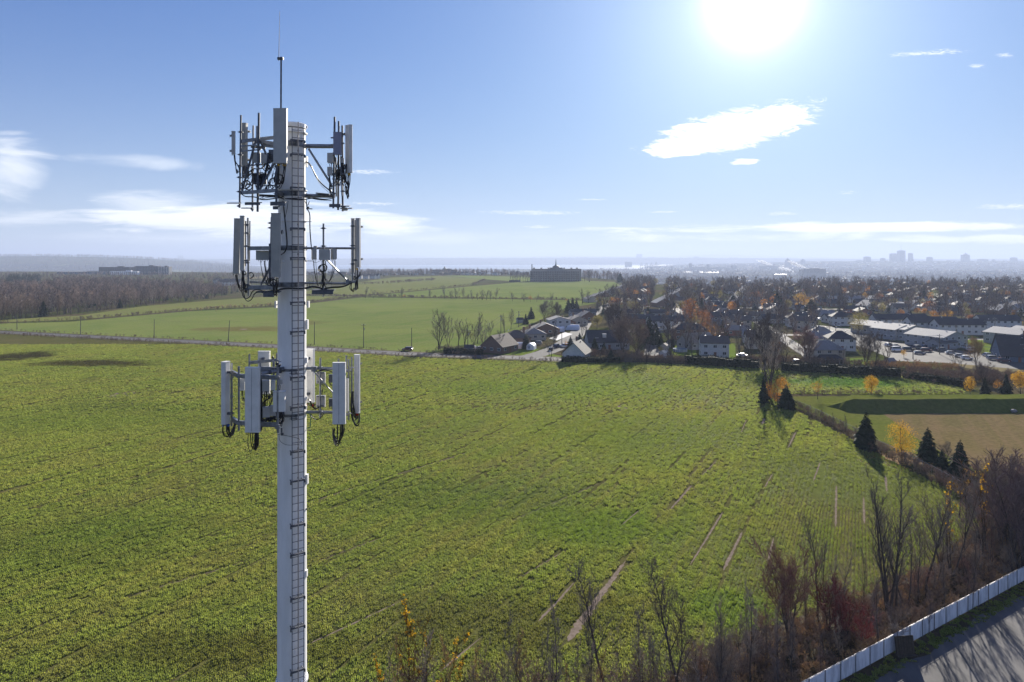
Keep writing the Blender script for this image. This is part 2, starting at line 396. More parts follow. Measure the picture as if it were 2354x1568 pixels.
def field_colour(t, P, ca, cb, cc, rows=True, patches=True, scale=1.0):
    x, y, z = t.sep(P)
    flat = t.comb(x, y, 0.0)
    big = t.noise(flat, 0.012 * scale, 4, 0.6, 0.6); mid = t.noise(flat, 0.07, 4, 0.65); fine = t.noise(flat, 0.9, 3, 0.7)
    # streaks along the sowing direction
    w = t.math('SUBTRACT', t.math('MULTIPLY', x, cos(ROW_AZ)), t.math('MULTIPLY', y, sin(ROW_AZ)))
    s = t.math('ADD', t.math('MULTIPLY', x, sin(ROW_AZ)), t.math('MULTIPLY', y, cos(ROW_AZ)))
    st = t.noise(t.comb(t.math('MULTIPLY', w, 0.35), t.math('MULTIPLY', s, 0.012), 2.0), 1.0, 4, 0.6)
    c = t.mix(t.ss(big, 0.35, 0.65), (*ca, 1), (*cb, 1))
    c = t.mix(t.math('MULTIPLY', t.ss(mid, 0.42, 0.70), 0.5), c, (*cc, 1))
    if rows: c = t.mix(t.math('MULTIPLY', t.ss(st, 0.45, 0.66), 0.5), c, (*cc, 1))
    if patches:
        for px, py, rx, ry, pc, k in PATCH:
            a = G(px, py); b = G(px + rx, py); f0 = G(px, py - ry); f1 = G(px, py + ry); ly = (f0.y - f1.y) / 2; cy = (f0.y + f1.y) / 2; lx = abs(b.x - a.x)
            e = t.math('ADD', t.math('POWER', t.math('DIVIDE', t.math('SUBTRACT', x, a.x), lx), 2.0), t.math('POWER', t.math('DIVIDE', t.math('SUBTRACT', y, cy), ly), 2.0))
            mm = t.math('MULTIPLY_ADD', t.math('SUBTRACT', mid, 0.5), 3.0, t.math('SUBTRACT', 1.0, e))
            c = t.mix(t.ss(mm, -0.2, 0.9, 0.0, k), c, (*pc, 1))
    vs = t.new('ShaderNodeVectorMath', operation='SCALE'); t.put(vs.inputs[0], c); t.put(vs.inputs['Scale'], t.ss(fine, 0.3, 0.7, 0.84, 1.16))
    return vs.outputs[0]
def field_mat(name, ca, cb, cc, bump=0.12, bs_=1.6, patches=False, dark=1.0, rows=True):
    m = bpy.data.materials.new(name); m.use_nodes = True; t = NT(m.node_tree); b = [n for n in t.n if n.type == 'BSDF_PRINCIPLED'][0]
    P = t.new('ShaderNodeNewGeometry').outputs['Position']
    c = field_colour(t, P, ca, cb, cc, rows, patches)
    if dark != 1.0:
        vs = t.new('ShaderNodeVectorMath', operation='SCALE'); t.put(vs.inputs[0], c); vs.inputs['Scale'].default_value = dark; c = vs.outputs[0]
    t.l.new(c, b.inputs['Base Color']); b.inputs['Roughness'].default_value = 0.9; b.inputs['Specular IOR Level'].default_value = 0.0
    bu = t.new('ShaderNodeBump'); bu.inputs['Strength'].default_value = 1.0; bu.inputs['Distance'].default_value = bump
    t.put(bu.inputs['Height'], t.noise(P, bs_, 4, 0.7)); t.l.new(bu.outputs[0], b.inputs['Normal'])
    return m
CROP = ((0.258, 0.312, 0.078), (0.212, 0.278, 0.068), (0.298, 0.290, 0.096))
def sheet(name, pts, z, m, kind='structure'):
    mb = MB(); mb.face([(*G(*p).xy, z) if len(p) == 2 else (p[0], p[1], z) for p in pts])
    o = mb.build(name, m); tag(o, kind=kind); return o
NEARF = [(-1300, 745), (0, 768), (330, 786), (640, 803), (980, 824), (1250, 832), (1480, 834), (1750, 848), (1742, 905), (1835, 948), (1970, 1018), (2060, 1068), (2210, 1140), (2260, 1210), (2150, 1300), (1960, 1380), (1760, 1440), (1560, 1560), (1300, 1660), (800, 1720), (-200, 2000), (-2600, 2000)]
soil_near = field_mat('crop_field_soil', (0.115, 0.115, 0.035), (0.095, 0.100, 0.028), (0.150, 0.125, 0.060), patches=True, dark=0.8, bump=0.10)
sheet('field', NEARF, 0.02, soil_near)
strip_poly = [(1745, 850), (2100, 868), (2215, 893), (2213, 907), (1745, 905)]
sheet('field', strip_poly, 0.025, soil_near)
farm = field_mat('far_crop', (0.165, 0.200, 0.052), (0.120, 0.165, 0.042), (0.185, 0.190, 0.070), bump=0.15, bs_=0.7, patches=True)
farm2 = field_mat('far_meadow', (0.160, 0.172, 0.052), (0.135, 0.155, 0.045), (0.170, 0.150, 0.070), bump=0.2, bs_=0.6, rows=False)
# middle field between the road and the tree line; then the fields behind it
sheet('field', [(-1000, 728), (0, 759), (330, 776), (640, 793), (985, 812), (1100, 800), (1195, 758), (1290, 712), (1395, 692), (1180, 688), (830, 684), (640, 706), (430, 716), (160, 740), (0, 744)], 0.03, farm)
sheet('field', [(-1000, 710), (0, 741), (160, 736), (430, 713), (640, 702), (820, 681), (640, 680), (500, 690), (330, 704), (180, 726), (0, 735)], 0.035, farm2)
sheet('field', [(835, 681), (1180, 685), (1400, 690), (1436, 664), (1412, 648), (1350, 646), (1190, 649), (1085, 658), (900, 675)], 0.03, farm)
sheet('field', [(640, 676), (830, 679), (890, 674), (1080, 656), (1110, 642), (1010, 634.5), (900, 638), (815, 650), (760, 662)], 0.03, farm2)
sheet('field', [(1113, 642), (1190, 648), (1350, 645), (1330, 639), (1060, 633.5), (1020, 634.2)], 0.03, farm)
drymat = mat('dry_field', (0.22, 0.18, 0.09), (0.17, 0.145, 0.08), 0.02, rough=0.95, spec=0.0)
sheet('field', [(-200, 650), (86, 647), (75, 657), (-200, 662)], 0.05, drymat)
sheet('field', [(130, 655), (230, 652), (240, 656), (150, 658)], 0.05, drymat)
sheet('field', [(560, 637), (640, 633), (640, 638), (565, 642)], 0.05, drymat)
# mown grounds beyond the diagonal fence: lawn, bank and dry playing field
lawn = field_mat('mown_lawn', (0.115, 0.130, 0.028), (0.095, 0.115, 0.024), (0.130, 0.122, 0.040), bump=0.05, rows=False)
sheet('lawn', [(1770, 912), (2213, 909), (2700, 905), (2700, 1240), (2330, 1130), (2150, 1060), (1985, 1000), (1835, 940)], 0.02, lawn)
dryg = field_mat('dry_playing_field', (0.150, 0.116, 0.052), (0.125, 0.106, 0.046), (0.185, 0.128, 0.072), bump=0.05)
sheet('playing_field', [(2030, 952), (2200, 950), (2700, 955), (2700, 1160), (2353, 1090), (2240, 1080), (2110, 1010)], 0.035, dryg)
bank = MB()
bx = []
for i in range(41):
    px = 1880 + i * 22
    k = sst((px - 1880) / 90.0); h = 2.6 * k * rnd(.93, 1.05) + 0.02
    random.seed(i); b0 = G(px + rnd(-4, 4), rnd(-.8, .8) + itp(px, [1880, 1950, 2050, 2700], [928, 948, 949, 946])); t0 = Vector((b0.x * 1.02, b0.y + 0.3 + 4.2 * k, h)); t1 = Vector((b0.x * 1.05, b0.y + 0.6 + 10 * k, h * 0.98)); t2 = Vector((b0.x * 1.09, b0.y + 1.0 + 17 * k, 0.0))
    b0.z = 0.0; bx.append((b0, t0, t1, t2))
for a, b in zip(bx[:-1], bx[1:]):
    for k in range(3): bank.face([a[k], b[k], b[k + 1], a[k + 1]])
tag(bank.build('grass_bank', lawn, smooth=False), kind='structure')

# ------------------------------------------------------------------ roads
asph = mat('asphalt', (0.085, 0.082, 0.080), (0.062, 0.060, 0.060), 0.8, rough=0.9, bump=0.01, bscale=25, spec=0.15)
asph_old = mat('asphalt_old', (0.105, 0.100, 0.095), (0.075, 0.072, 0.072), 0.35, rough=0.85, bump=0.01, bscale=25, spec=0.15)
verge = mat('verge_brush', (0.060, 0.048, 0.028), (0.085, 0.075, 0.035), 0.4, rough=0.95, spec=0.05, bump=0.15, bscale=1.2)
rline = [(-1500, 736.5), (-600, 744), (-200, 755), (0, 763.5), (150, 771), (330, 780), (500, 788.5), (640, 796.5), (800, 806), (980, 815.5), (1100, 819.5), (1240, 823.5), (1330, 829)]
rp = [G(*p) for p in rline]
def ribbon(name, pts, w, z, m, kind='structure', w1=None, jag=0.0):
    pts = [Vector((p.x, p.y, 0)) for p in chaikin(pts, 2)]
    if jag:
        q = [pts[0]]
        for a, b in zip(pts[:-1], pts[1:]):
            n = max(1, int((b - a).length / .35)); q += [a.lerp(b, i / n) for i in range(1, n + 1)]
        pts = q
    mb = MB(); L = []
    for i, p in enumerate(pts):
        T = (pts[min(i + 1, len(pts) - 1)] - pts[max(i - 1, 0)]).normalized(); N = Vector((-T.y, T.x, 0)); ww = w if w1 is None else w + (w1 - w) * i / (len(pts) - 1)
        e_ = min(1.0, (i + .3) / 4, (len(pts) - i - .7) / 4) if jag else 1.0
        L.append((p + N * ww * e_ * (1 + rnd(-jag, jag)) / 2, p - N * ww * e_ * (1 + rnd(-jag, jag)) / 2))
    for a, b in zip(L[:-1], L[1:]): mb.face([(a[0].x, a[0].y, z), (a[1].x, a[1].y, z), (b[1].x, b[1].y, z), (b[0].x, b[0].y, z)])
    o = mb.build(name, m); tag(o, kind=kind); return o, pts
ribbon('road_verge', rp, 13.5, 0.045, verge)
road, roadpts = ribbon('road', rp, 7.6, 0.055, asph_old)
wl = mat('road_paint', (0.62, 0.62, 0.60), (0.45, 0.45, 0.44), 2.0, rough=0.6)
# side street going into the neighbourhood
ss_pts = [G(1205, 824), G(1262, 808), G(1295, 792), G(1325, 770), G(1340, 748), G(1352, 728), G(1385, 706), G(1440, 686)]
ribbon('street', ss_pts, 9.0, 0.06, asph)
# soil tracks between the crop rows
soil = mat('bare_soil', (0.240, 0.190, 0.150), (0.165, 0.130, 0.100), 1.2, rough=0.95, bump=0.06, bscale=6, spec=0.0)
TRACKS = [([(1437, 1290), (1395, 1350), (1345, 1415), (1305, 1475)], 0.40, 1.0), ([(1590, 1115), (1540, 1172)], 0.36, 0.25), ([(1320, 1338), (1280, 1385), (1235, 1430)], 0.22, 0.36), ([(1660, 1178), (1620, 1245), (1585, 1300)], 0.29, 0.18),
          ([(1706, 1222), (1690, 1255), (1662, 1312)], 0.25, 0.43), ([(1778, 1235), (1764, 1292)], 0.22, 0.32), ([(1885, 1062), (1869, 1106)], 0.25, 0.25), ([(1922, 1116), (1920, 1212)], 0.32, 0.25), ([(1984, 1142), (1986, 1204)], 0.22, 0.36),
          ([(2034, 1092), (2038, 1132)], 0.36, 0.29), ([(1828, 994), (1811, 1030)], 0.36, 0.22), ([(1756, 962), (1752, 976)], 0.65, 0.65), ([(1776, 1088), (1756, 1122)], 0.22, 0.22), ([(1645, 1060), (1612, 1095)], 0.18, 0.18),
          ([(1470, 1172), (1425, 1210)], 0.22, 0.14), ([(1110, 1462), (1010, 1545)], 0.11, 0.32), ([(1715, 965), (1703, 995)], 0.18, 0.18), ([(930, 1378), (820, 1430), (700, 1485)], 0.14, 0.22), ([(1075, 1040), (890, 1098), (700, 1158)], 0.16, 0.16),
          ([(560, 1292), (300, 1370)], 0.11, 0.11), ([(1380, 1110), (1180, 1195)], 0.09, 0.09), ([(1300, 1265), (1190, 1330)], 0.11, 0.14), ([(880, 1235), (730, 1290)], 0.09, 0.11)]
TSEG = []
for i, (pp, w0, w1) in enumerate(TRACKS):
    o, q = ribbon('soil_track', [G(*p) for p in pp], w0, 0.03 + 0.0005 * (i % 3), soil, w1=w1, jag=.45)
    q = q[::4] + [q[-1]]
    for a, b in zip(q[:-1], q[1:]): TSEG.append((a.x, a.y, b.x, b.y, max(w0, w1) * 0.5 if max(w0, w1) > 0.6 else max(w0, w1) * 0.6))
for px, py, r in ((275, 907, 3.2), (1428, 938, 2.0), (790, 818, 2.0), (1555 * 0 + 560, 757, 2.0)):
    c = G(px, py); mb = MB(); mb.face([(c.x + r * rnd(.7, 1.2) * cos(k * pi / 6), c.y + r * 1.6 * rnd(.7, 1.2) * sin(k * pi / 6), 0.032) for k in range(12)]); tag(mb.build('soil_patch', soil), kind='structure')

# ------------------------------------------------------------------ crop leaves
random.seed(11); np.random.seed(11)
def crop_mat():
    m = bpy.data.materials.new('crop_leaves'); m.use_nodes = True; t = NT(m.node_tree); b = [n for n in t.n if n.type == 'BSDF_PRINCIPLED'][0]; out = [n for n in t.n if n.type == 'OUTPUT_MATERIAL'][0]
    P = t.new('ShaderNodeNewGeometry').outputs['Position']; c = field_colour(t, P, *CROP, rows=True, patches=True)
    oi = t.new('ShaderNodeObjectInfo')
    vs = t.new('ShaderNodeVectorMath', operation='SCALE'); t.put(vs.inputs[0], c); t.put(vs.inputs['Scale'], t.math('MULTIPLY_ADD', oi.outputs['Random'], 0.26, 0.90)); c = vs.outputs[0]
    t.l.new(c, b.inputs['Base Color']); b.inputs['Roughness'].default_value = 0.65; b.inputs['Specular IOR Level'].default_value = 0.15
    tr = t.new('ShaderNodeBsdfTranslucent'); t.l.new(t.mix(1.0, c, (1.15, 1.1, 0.7, 1), blend='MULTIPLY'), tr.inputs['Color'])
    ms = t.new('ShaderNodeMixShader'); ms.inputs[0].default_value = 0.55; t.l.new(b.outputs[0], ms.inputs[1]); t.l.new(tr.outputs[0], ms.inputs[2]); t.l.new(ms.outputs[0], out.inputs['Surface'])
    return m
CROPM = crop_mat()
def tuft(seed, n=62, L=1.2, W=0.52, h0=0.10, h1=0.26):
    random.seed(seed); mb = MB()
    for _ in range(n):
        x = rnd(-W / 2, W / 2) * (0.5 + 0.5 * random.random()); y = rnd(-L / 2, L / 2); h = rnd(h0, h1); a = rnd(0, 2 * pi); ln = rnd(0.03, 0.16); wd = rnd(0.02, 0.045)
        d = Vector((cos(a), sin(a), 0)); s = Vector((-sin(a), cos(a), 0)) * wd
        p = Vector((x, y, 0)); m1 = p + d * ln * 0.5 + Vector((0, 0, h * 0.7)); tip = p + d * ln * 1.5 + Vector((0, 0, h))
        mb.face([p - s * 0.6, p + s * 0.6, m1 + s, m1 - s]); mb.face([m1 - s, m1 + s, tip])
    return mb
t1 = tuft(1).build('crop_plants', CROPM); t2 = tuft(2, 54, 1.2, 0.5, 0.08, 0.22).build('crop_plants', CROPM)
_p = G(900, 1450); t1.location = (_p.x, _p.y, 0.02); t2.location = (_p.x + 3, _p.y + 1, 0.02)
for o in (t1, t2): tag(o, 'low green crop leaves growing in the foreground field', None, None, 'stuff')
npoly = [G(*p) for p in NEARF]; spoly = [G(*p) for p in strip_poly]
def crop_points(y0, y1, dw, ds, sc0):
    jt = .07 if y0 < 60 else (.16 if y0 < 150 else .4)
    W = np.arange(-y1 - 60, y1 + 60, dw); S = np.arange(-y1, y1 * 1.6, ds)
    w, s = np.meshgrid(W, S); w = w.ravel() + np.random.uniform(-jt, jt, w.size) * dw; s = s.ravel() + np.random.uniform(-.5, .5, s.size) * ds
    x = w * cos(ROW_AZ) + s * sin(ROW_AZ); y = -w * sin(ROW_AZ) + s * cos(ROW_AZ)
    k = (y > y0) & (y < y1) & (np.abs(x) < 0.79 * y + 3) & (inpoly(x, y, npoly) | inpoly(x, y, spoly))
    w = w[k]; s = s[k]; x = x[k]; y = y[k]
    # faint gaps left between the passes of the seeder
    q = np.floor(w / 4.3); off = np.abs(w - q * 4.3 - 2.1); gapn = np.sin(s * .045 + q * 2.3) + .7 * np.sin(s * .13 + q * 5.1)
    kk = ~((off < (.24 if y0 < 100 else .42)) & (gapn > .5) & (np.random.random(x.size) < .75)); x = x[kk]; y = y[kk]
    for ax, ay, bx_, by_, hw in TSEG:
        vx, vy = bx_ - ax, by_ - ay; L2 = vx * vx + vy * vy + 1e-9; tt = np.clip(((x - ax) * vx + (y - ay) * vy) / L2, 0, 1)
        d = np.hypot(x - ax - tt * vx, y - ay - tt * vy); kk = d > hw * np.random.uniform(.6, 1.3, x.size) + (.20 if y0 < 60 else .28); x = x[kk]; y = y[kk]
    # thin spots and lush spots
    def vn(sc, off):
        return np.sin(x * sc + off + 1.7 * np.sin(y * sc * 0.7 + off)) * np.sin(y * sc * 1.1 - off + 1.3 * np.sin(x * sc * 0.6))
    dens = 0.99 + 0.06 * vn(0.09, 1.0) + 0.04 * vn(0.31, 4.0); kk = np.random.random(x.size) < dens; x = x[kk]; y = y[kk]
    lush = 1.0 + 0.22 * np.sin(x * 0.11 + 1 + np.sin(y * 0.07)) * np.sin(y * 0.09) + np.random.uniform(-.25, .35, x.size)
    rz = -ROW_AZ + np.random.uniform(-.15, .15, x.size) + (np.random.random(x.size) < .5) * pi
    thin = np.clip(1.0 - 0.50 * np.clip((x * 0.9 - y * .35 + 12) / 22, 0, 1) * np.clip((y - 66) / 14, 0, 1) * np.clip((140 - y) / 30, 0, 1), .5, 1)
    sc_ = np.stack([sc0 * thin, np.full(x.size, sc0), sc0 ** 0.6 * lush * (.6 + .4 * thin)], 1)
    return x, y, rz, sc_
for (y0, y1, dw, ds, s0) in ((40, 110, 0.45, 0.85, 1.0), (110, 180, 0.62, 1.1, 1.25), (180, 320, 0.95, 1.6, 1.7)):
    x, y, rz, sc_ = crop_points(y0, y1, dw, ds, s0)
    h = np.random.random(x.size) < 0.5
    for src, k in ((t1, h), (t2, ~h)):
        scatter('crop_rows', np.stack([x[k], y[k], np.full(k.sum(), 0.02)], 1), rz[k], sc_[k], src, 'rows of low green crop leaves covering the field around the tower')
# ------------------------------------------------------------------ the mast
galv = mat('galvanised_steel', (0.30, 0.31, 0.33), (0.20, 0.21, 0.225), 6, rough=0.45, metal=0.55, bump=0.002, bscale=60, spec=0.5)
steel_dark = mat('weathered_steel', (0.15, 0.16, 0.18), (0.10, 0.105, 0.12), 8, rough=0.55, metal=0.5, spec=0.4)
mastw = mat('white_mast_paint', (0.88, 0.87, 0.85), (0.78, 0.77, 0.745), 2.2, detail=7, stretch=(1, 1, .22), rough=0.38, bump=0.001, bscale=20, spec=0.5)
panelw = mat('antenna_shell_grey', (0.48, 0.475, 0.455), (0.43, 0.425, 0.41), 3, rough=0.5, spec=0.4)
panelp = mat('antenna_shell_pale', (0.74, 0.73, 0.70), (0.66, 0.65, 0.62), 3, rough=0.45, spec=0.4)
panelb = mat('antenna_shell_beige', (0.40, 0.395, 0.36), (0.35, 0.345, 0.32), 3, rough=0.5, spec=0.4)
panelv = mat('antenna_shell_violet', (0.26, 0.27, 0.36), (0.23, 0.24, 0.33), 3, rough=0.5, spec=0.4)
seamm = mat('shell_seam', (0.25, 0.26, 0.28), (0.2, 0.21, 0.22), 3, rough=0.6)
rubber = mat('black_cable', (0.018, 0.018, 0.020), (0.025, 0.025, 0.028), 10, rough=0.45, spec=0.5)
copper = mat('yellow_boot', (0.60, 0.36, 0.03), (0.5, 0.28, 0.02), 10, rough=0.5)
redm = mat('red_boot', (0.55, 0.07, 0.02), (0.45, 0.05, 0.02), 10, rough=0.5)
bluem = mat('blue_boot', (0.03, 0.12, 0.45), (0.03, 0.1, 0.4), 10, rough=0.5)
rail_tan = mat('safety_rail', (0.40, 0.36, 0.33), (0.34, 0.31, 0.29), 10, rough=0.5, metal=0.3)
random.seed(5)
MY = 27.0; MX = (671.0 - CX) / FP * MY
def mz(py, Y=MY): return CAMH - (py - HY) / FP * Y
tower = empty('cell_tower', (MX, MY, 0)); tag(tower, 'tall white monopole cell tower with three rings of antennas and a ladder', 'cell tower')
TO = Vector((MX, MY, 0))
def TP(mb, name, m, parent=None, label=None, smooth=False):
    o = mb.build(name, m, parent or tower, org=TO, smooth=smooth)
    if label: o['label'] = label
    return o
def ring_prof(r, n=48): return [(r * cos(2 * pi * k / n), r * sin(2 * pi * k / n)) for k in range(n)]
def lathe(mb, prof, c, n=48):
    b = len(mb.v)
    for r, z in prof:
        for k in range(n): mb.v.append((c[0] + r * cos(2 * pi * k / n), c[1] + r * sin(2 * pi * k / n), z))
    for i in range(len(prof) - 1):
        for k in range(n):
            j = (k + 1) % n; mb.f.append((b + i * n + k, b + i * n + j, b + (i + 1) * n + j, b + (i + 1) * n + k)); mb.m.append(mb.mi)
# sections of the shaft with slip joints
def rad(z): return 0.500 + (45.2 - z) * 0.0016
secs = [(0.0, mz(1548)), (mz(1548) , mz(704)), (mz(704), mz(509)), (mz(509), mz(438)), (mz(438), mz(307)), (mz(307), mz(298))]
mast = MB()
prof = []
for i, (a, b) in enumerate(secs):
    e = 0.006 * (len(secs) - i); lathe(mast, [(rad(a) + e, a), (rad(b) + e, b)], (MX, MY)); lathe(mast, [(rad(b) + e, b), (rad(b) - .02, b + .001)], (MX, MY))
TP(mast, 'mast', mastw, smooth=False)
o = tower.children[0]
for p in o.data.polygons: p.use_smooth = abs(p.normal.z) < 0.5
for py, w_, t_ in ((509, 0.075, 0.018), (438, 0.075, 0.02), (307, 0.085, 0.022)):
    f = MB(); z = mz(py); r = rad(z); lathe(f, [(r - .02, z - t_), (r + w_, z - t_), (r + w_, z + t_), (r - .02, z + t_)], (MX, MY)); TP(f, 'flange', mastw)
# top cap: drum with dark gap under it
f = MB(); lathe(f, [(0.42, mz(300)), (0.42, mz(296))], (MX, MY)); TP(f, 'cap_neck', steel_dark)
f = MB(); z0 = mz(296); lathe(f, [(0.3, z0), (0.545, z0), (0.55, z0 + 0.16), (0.50, z0 + 0.185), (0.0, z0 + 0.20)], (MX, MY))
for k in range(8):
    a = 2 * pi * k / 8 + .2; f.box((MX + .56 * cos(a), MY + .56 * sin(a), z0 + .09), (.06, .06, .10), yaw=a)
TP(f, 'mast_cap', mastw)
# base flange with bolts at the lower joint
f = MB(); zb = mz(1556); lathe(f, [(rad(zb), zb + 0.10), (0.60, zb + .02), (0.60, zb - 0.05), (0.62, zb - .05), (.62, zb - .13), (rad(zb), zb - .2)], (MX, MY)); o = TP(f, 'base_flange', mastw)
f = MB()
for k in range(28):
    a = 2 * pi * k / 28; f.tube([(MX + .57 * cos(a), MY + .57 * sin(a), zb - .16), (MX + .57 * cos(a), MY + .57 * sin(a), zb + .06)], .018, 6)
TP(f, 'flange_bolts', steel_dark)
# ladder
LA = Vector((0.47, -0.70, 0)).normalized(); LT = Vector((-LA.y, LA.x, 0))
if LT.x < 0: LT = -LT
def lad(z, off, out=0.80): return Vector((MX, MY, z)) + LA * out + LT * off
ZT = mz(293, 26.3); ZB = 17.0
for s in (-0.225, 0.225):
    f = MB(); f.tube([lad(ZB, s), lad(ZT - (0.05 if s > 0 else 0), s)], 0.016, 6); TP(f, 'ladder_rail', steel_dark)
f = MB(); f.tube([lad(ZB, 0.0, .83), lad(mz(280, 26.3), 0.0, .83)], 0.024, 6); TP(f, 'safety_rail', rail_tan)
rg = MB(); rg.tube([lad(0, -.225), lad(0, .225)], 0.0125, 5); rme = rg.build('rung', steel_dark, tower, org=TO)
z = mz(1560, 26.3); first = True
while z < ZT - .1:
    if first: rme.location = (0, 0, z); first = False
    else:
        c = rme.copy(); c.location = (0, 0, z); col.objects.link(c)
    z += 0.2935
for py in (322, 355, 431, 524.6, 592.6, 695, 763, 868, 937, 1039, 1106.6, 1208, 1275, 1376, 1443.6, 1544.6):
    z = mz(py, 26.3); f = MB()
    f.box(lad(z, 0, .77), (.56, .07, .05), yaw=atan2(LT.y, LT.x))
    for s in (-.24, .24): f.tube([lad(z, s, .78), lad(z, s * .9, .5)], .02, 5); f.box(lad(z - .05, s * 1.12, .78), (.04, .06, .10), yaw=atan2(LT.y, LT.x))
    TP(f, 'ladder_bracket', steel_dark)
    f = MB(); f.box(lad(z + .14, 0.0, .82), (.05, .05, .07)); TP(f, 'rail_clip', steel_dark)
# collars
for py, hh in ((334, .21), (447, .21), (570.5, .19), (653.5, .19), (849.5, .21), (952, .21)):
    z = mz(py); r = rad(z) + .03; f = MB(); lathe(f, [(r - .03, z - hh / 2), (r, z - hh / 2), (r, z + hh / 2), (r - .03, z + hh / 2)], (MX, MY)); c = TP(f, 'collar', galv)
    for k in range(3):
        a = R(-66 + 120 * k); f = MB()
        for q in (-.09, .09):
            f.box((MX + (r + .05) * cos(a) - q * sin(a), MY + (r + .05) * sin(a) + q * cos(a), z), (.10, .018, hh * .95), yaw=a)
        for dz in (-.05, .05): f.tube([(MX + (r + .06) * cos(a) + .16 * sin(a), MY + (r + .06) * sin(a) - .16 * cos(a), z + dz), (MX + (r + .06) * cos(a) - .16 * sin(a), MY + (r + .06) * sin(a) + .16 * cos(a), z + dz)], .012, 5)
        TP(f, 'clamp_lug', steel_dark, c)
# step plates, lifting eyes, inspection ports
for px, py0, py1 in ((634, 692, 708), (708.5, 692, 707), (706, 735, 757), (705, 855 - 34, 868 - 34), (706, 1090, 1112), (704, 1080 + 230, 1080 + 245)):
    Yq = 27.0; f = MB(); a = PT(px, (py0 + py1) / 2, Yq); f.box(a, (.07, .16, (py1 - py0) / FP * Yq))
    f.box((a.x + (.05 if px < 671 else -.05), a.y, a.z), (.08, .05, .05)); TP(f, 'port_cover', mastw)
def on_mast(px, py, out=0.0):
    """point on the camera side of the shaft seen at px, py"""
    d = Vector(((px - CX) / FP, 1, 0)); r = rad(35) + out; best = None
    for k in range(400):
        Y = 26.2 + k * .003; x = d.x * Y
        if math.hypot(x - MX, Y - MY) <= r: return Vector((x, Y, mz(py, Y)))
    return Vector((d.x * 27, 27, mz(py)))
for px, py in ((651, 757), (652.5, 1110)):
    f = MB(); c = on_mast(px, py, .0); N = Vector((c.x - MX, c.y - MY, 0)).normalized(); T = Vector((-N.y, N.x, 0))
    pts = []
    for k in range(25):
        a = 2 * pi * k / 24; q = c + N * .01 + T * (.055 * cos(a)) + Vector((0, 0, .14 * (abs(sin(a)) ** .6) * (1 if sin(a) > 0 else -1))); pts.append(q)
    f.tube(pts, .008, 5); f.face([p - N * .002 for p in pts[:-1]]); TP(f, 'hand_hole_cover', mastw)
f = MB(); c = on_mast(649, 534); N = Vector((c.x - MX, c.y - MY, 0)).normalized(); T = Vector((-N.y, N.x, 0))
f.face([c + N * .015 + T * .06 * cos(a) + Vector((0, 0, .095 * sin(a))) for a in [2 * pi * k / 20 for k in range(20)]]); TP(f, 'cable_port', rubber)
# scratches and scuffs left by climbers
for px, py, l, an in ((648, 795, .10, .2), (660, 835, .12, .6), (657, 860, .02, 1.3), (652, 903, .06, 1.5), (676, 600, .05, .7), (668, 700, .04, 1.6), (650, 1250, .05, .2), (652, 1300, .08, .1), (655, 1330, .03, 1.2), (662, 985, .07, .3)):
    f = MB(); a = on_mast(px, py, .003); d = Vector((cos(an), 0, sin(an))) * l / 2; b_ = on_mast(px + d.x / 27 * FP, py - d.z / 27 * FP, .003); f.tube([a, b_], .004, 4); TP(f, 'scuff_mark', steel_dark)
# lightning rod
f = MB(); f.tube([PT(645.5, 262, 26.6), PT(646, 131, 26.6)], .035, 8); TP(f, 'lightning_mast', steel_dark)
f = MB(); f.tube([PT(640.5, 140, 26.58), PT(642.8, 26, 26.58)], [.014, .007], 6); TP(f, 'lightning_rod', rail_tan)
f = MB(); f.box(PT(644.5, 135, 26.6), (.22, .10, .09)); f.tube([PT(638.5, 135, 26.55), PT(651, 135, 26.55)], .03, 6); TP(f, 'rod_clamp', steel_dark)
f = MB(); f.tube([PT(638, 262, 26.7), PT(650, 330, 26.6)], .03, 6); TP(f, 'support_arm', galv)

# generic builders -------------------------------------------------
def rrect(w, d, c=.03, n=3):
    p = []
    for sx, sy, a0 in ((1, 1, 0), (-1, 1, 90), (-1, -1, 180), (1, -1, 270)):
        for k in range(n + 1):
            a = R(a0 + 90 * k / n); p.append((sx * (w / 2 - c) + c * cos(a), sy * (d / 2 - c) + c * sin(a)))
    return p
def cableset(c, n, spread, drop, to=None, r=.016, boots=None, col_=rubber, loopw=.25, name='cable'):
    """n jumper cables leaving c downward and curling to 'to'"""
    for k in range(n):
        a = c + Vector((rnd(-spread, spread), rnd(-.05, .05), 0)); dr = drop * rnd(.65, 1.15)
        e = (to if to is not None else c + Vector((loopw, .1, 0))) + Vector((rnd(-.05, .05), rnd(-.04, .04), rnd(-.06, .06)))
        m1 = a + Vector((rnd(-.03, .03), 0, -dr * .7)); m2 = (a + e) / 2 + Vector((rnd(-.05, .05), rnd(-.05, .05), -dr * 1.25 - max(0, (a.z - e.z)) / 2)); m3 = e + Vector((rnd(-.05, .05), 0, -dr * .5))
        f = MB(); f.tube(chaikin([a, m1, m2, m3, e], 2), r * rnd(.8, 1.2), 5, caps=False); o = TP(f, name, col_)
        if boots: f = MB(); f.tube([a + Vector((0, 0, .01)), a - Vector((0, 0, .07))], r * 1.9, 6); TP(f, 'boot', boots[k % len(boots)], o)
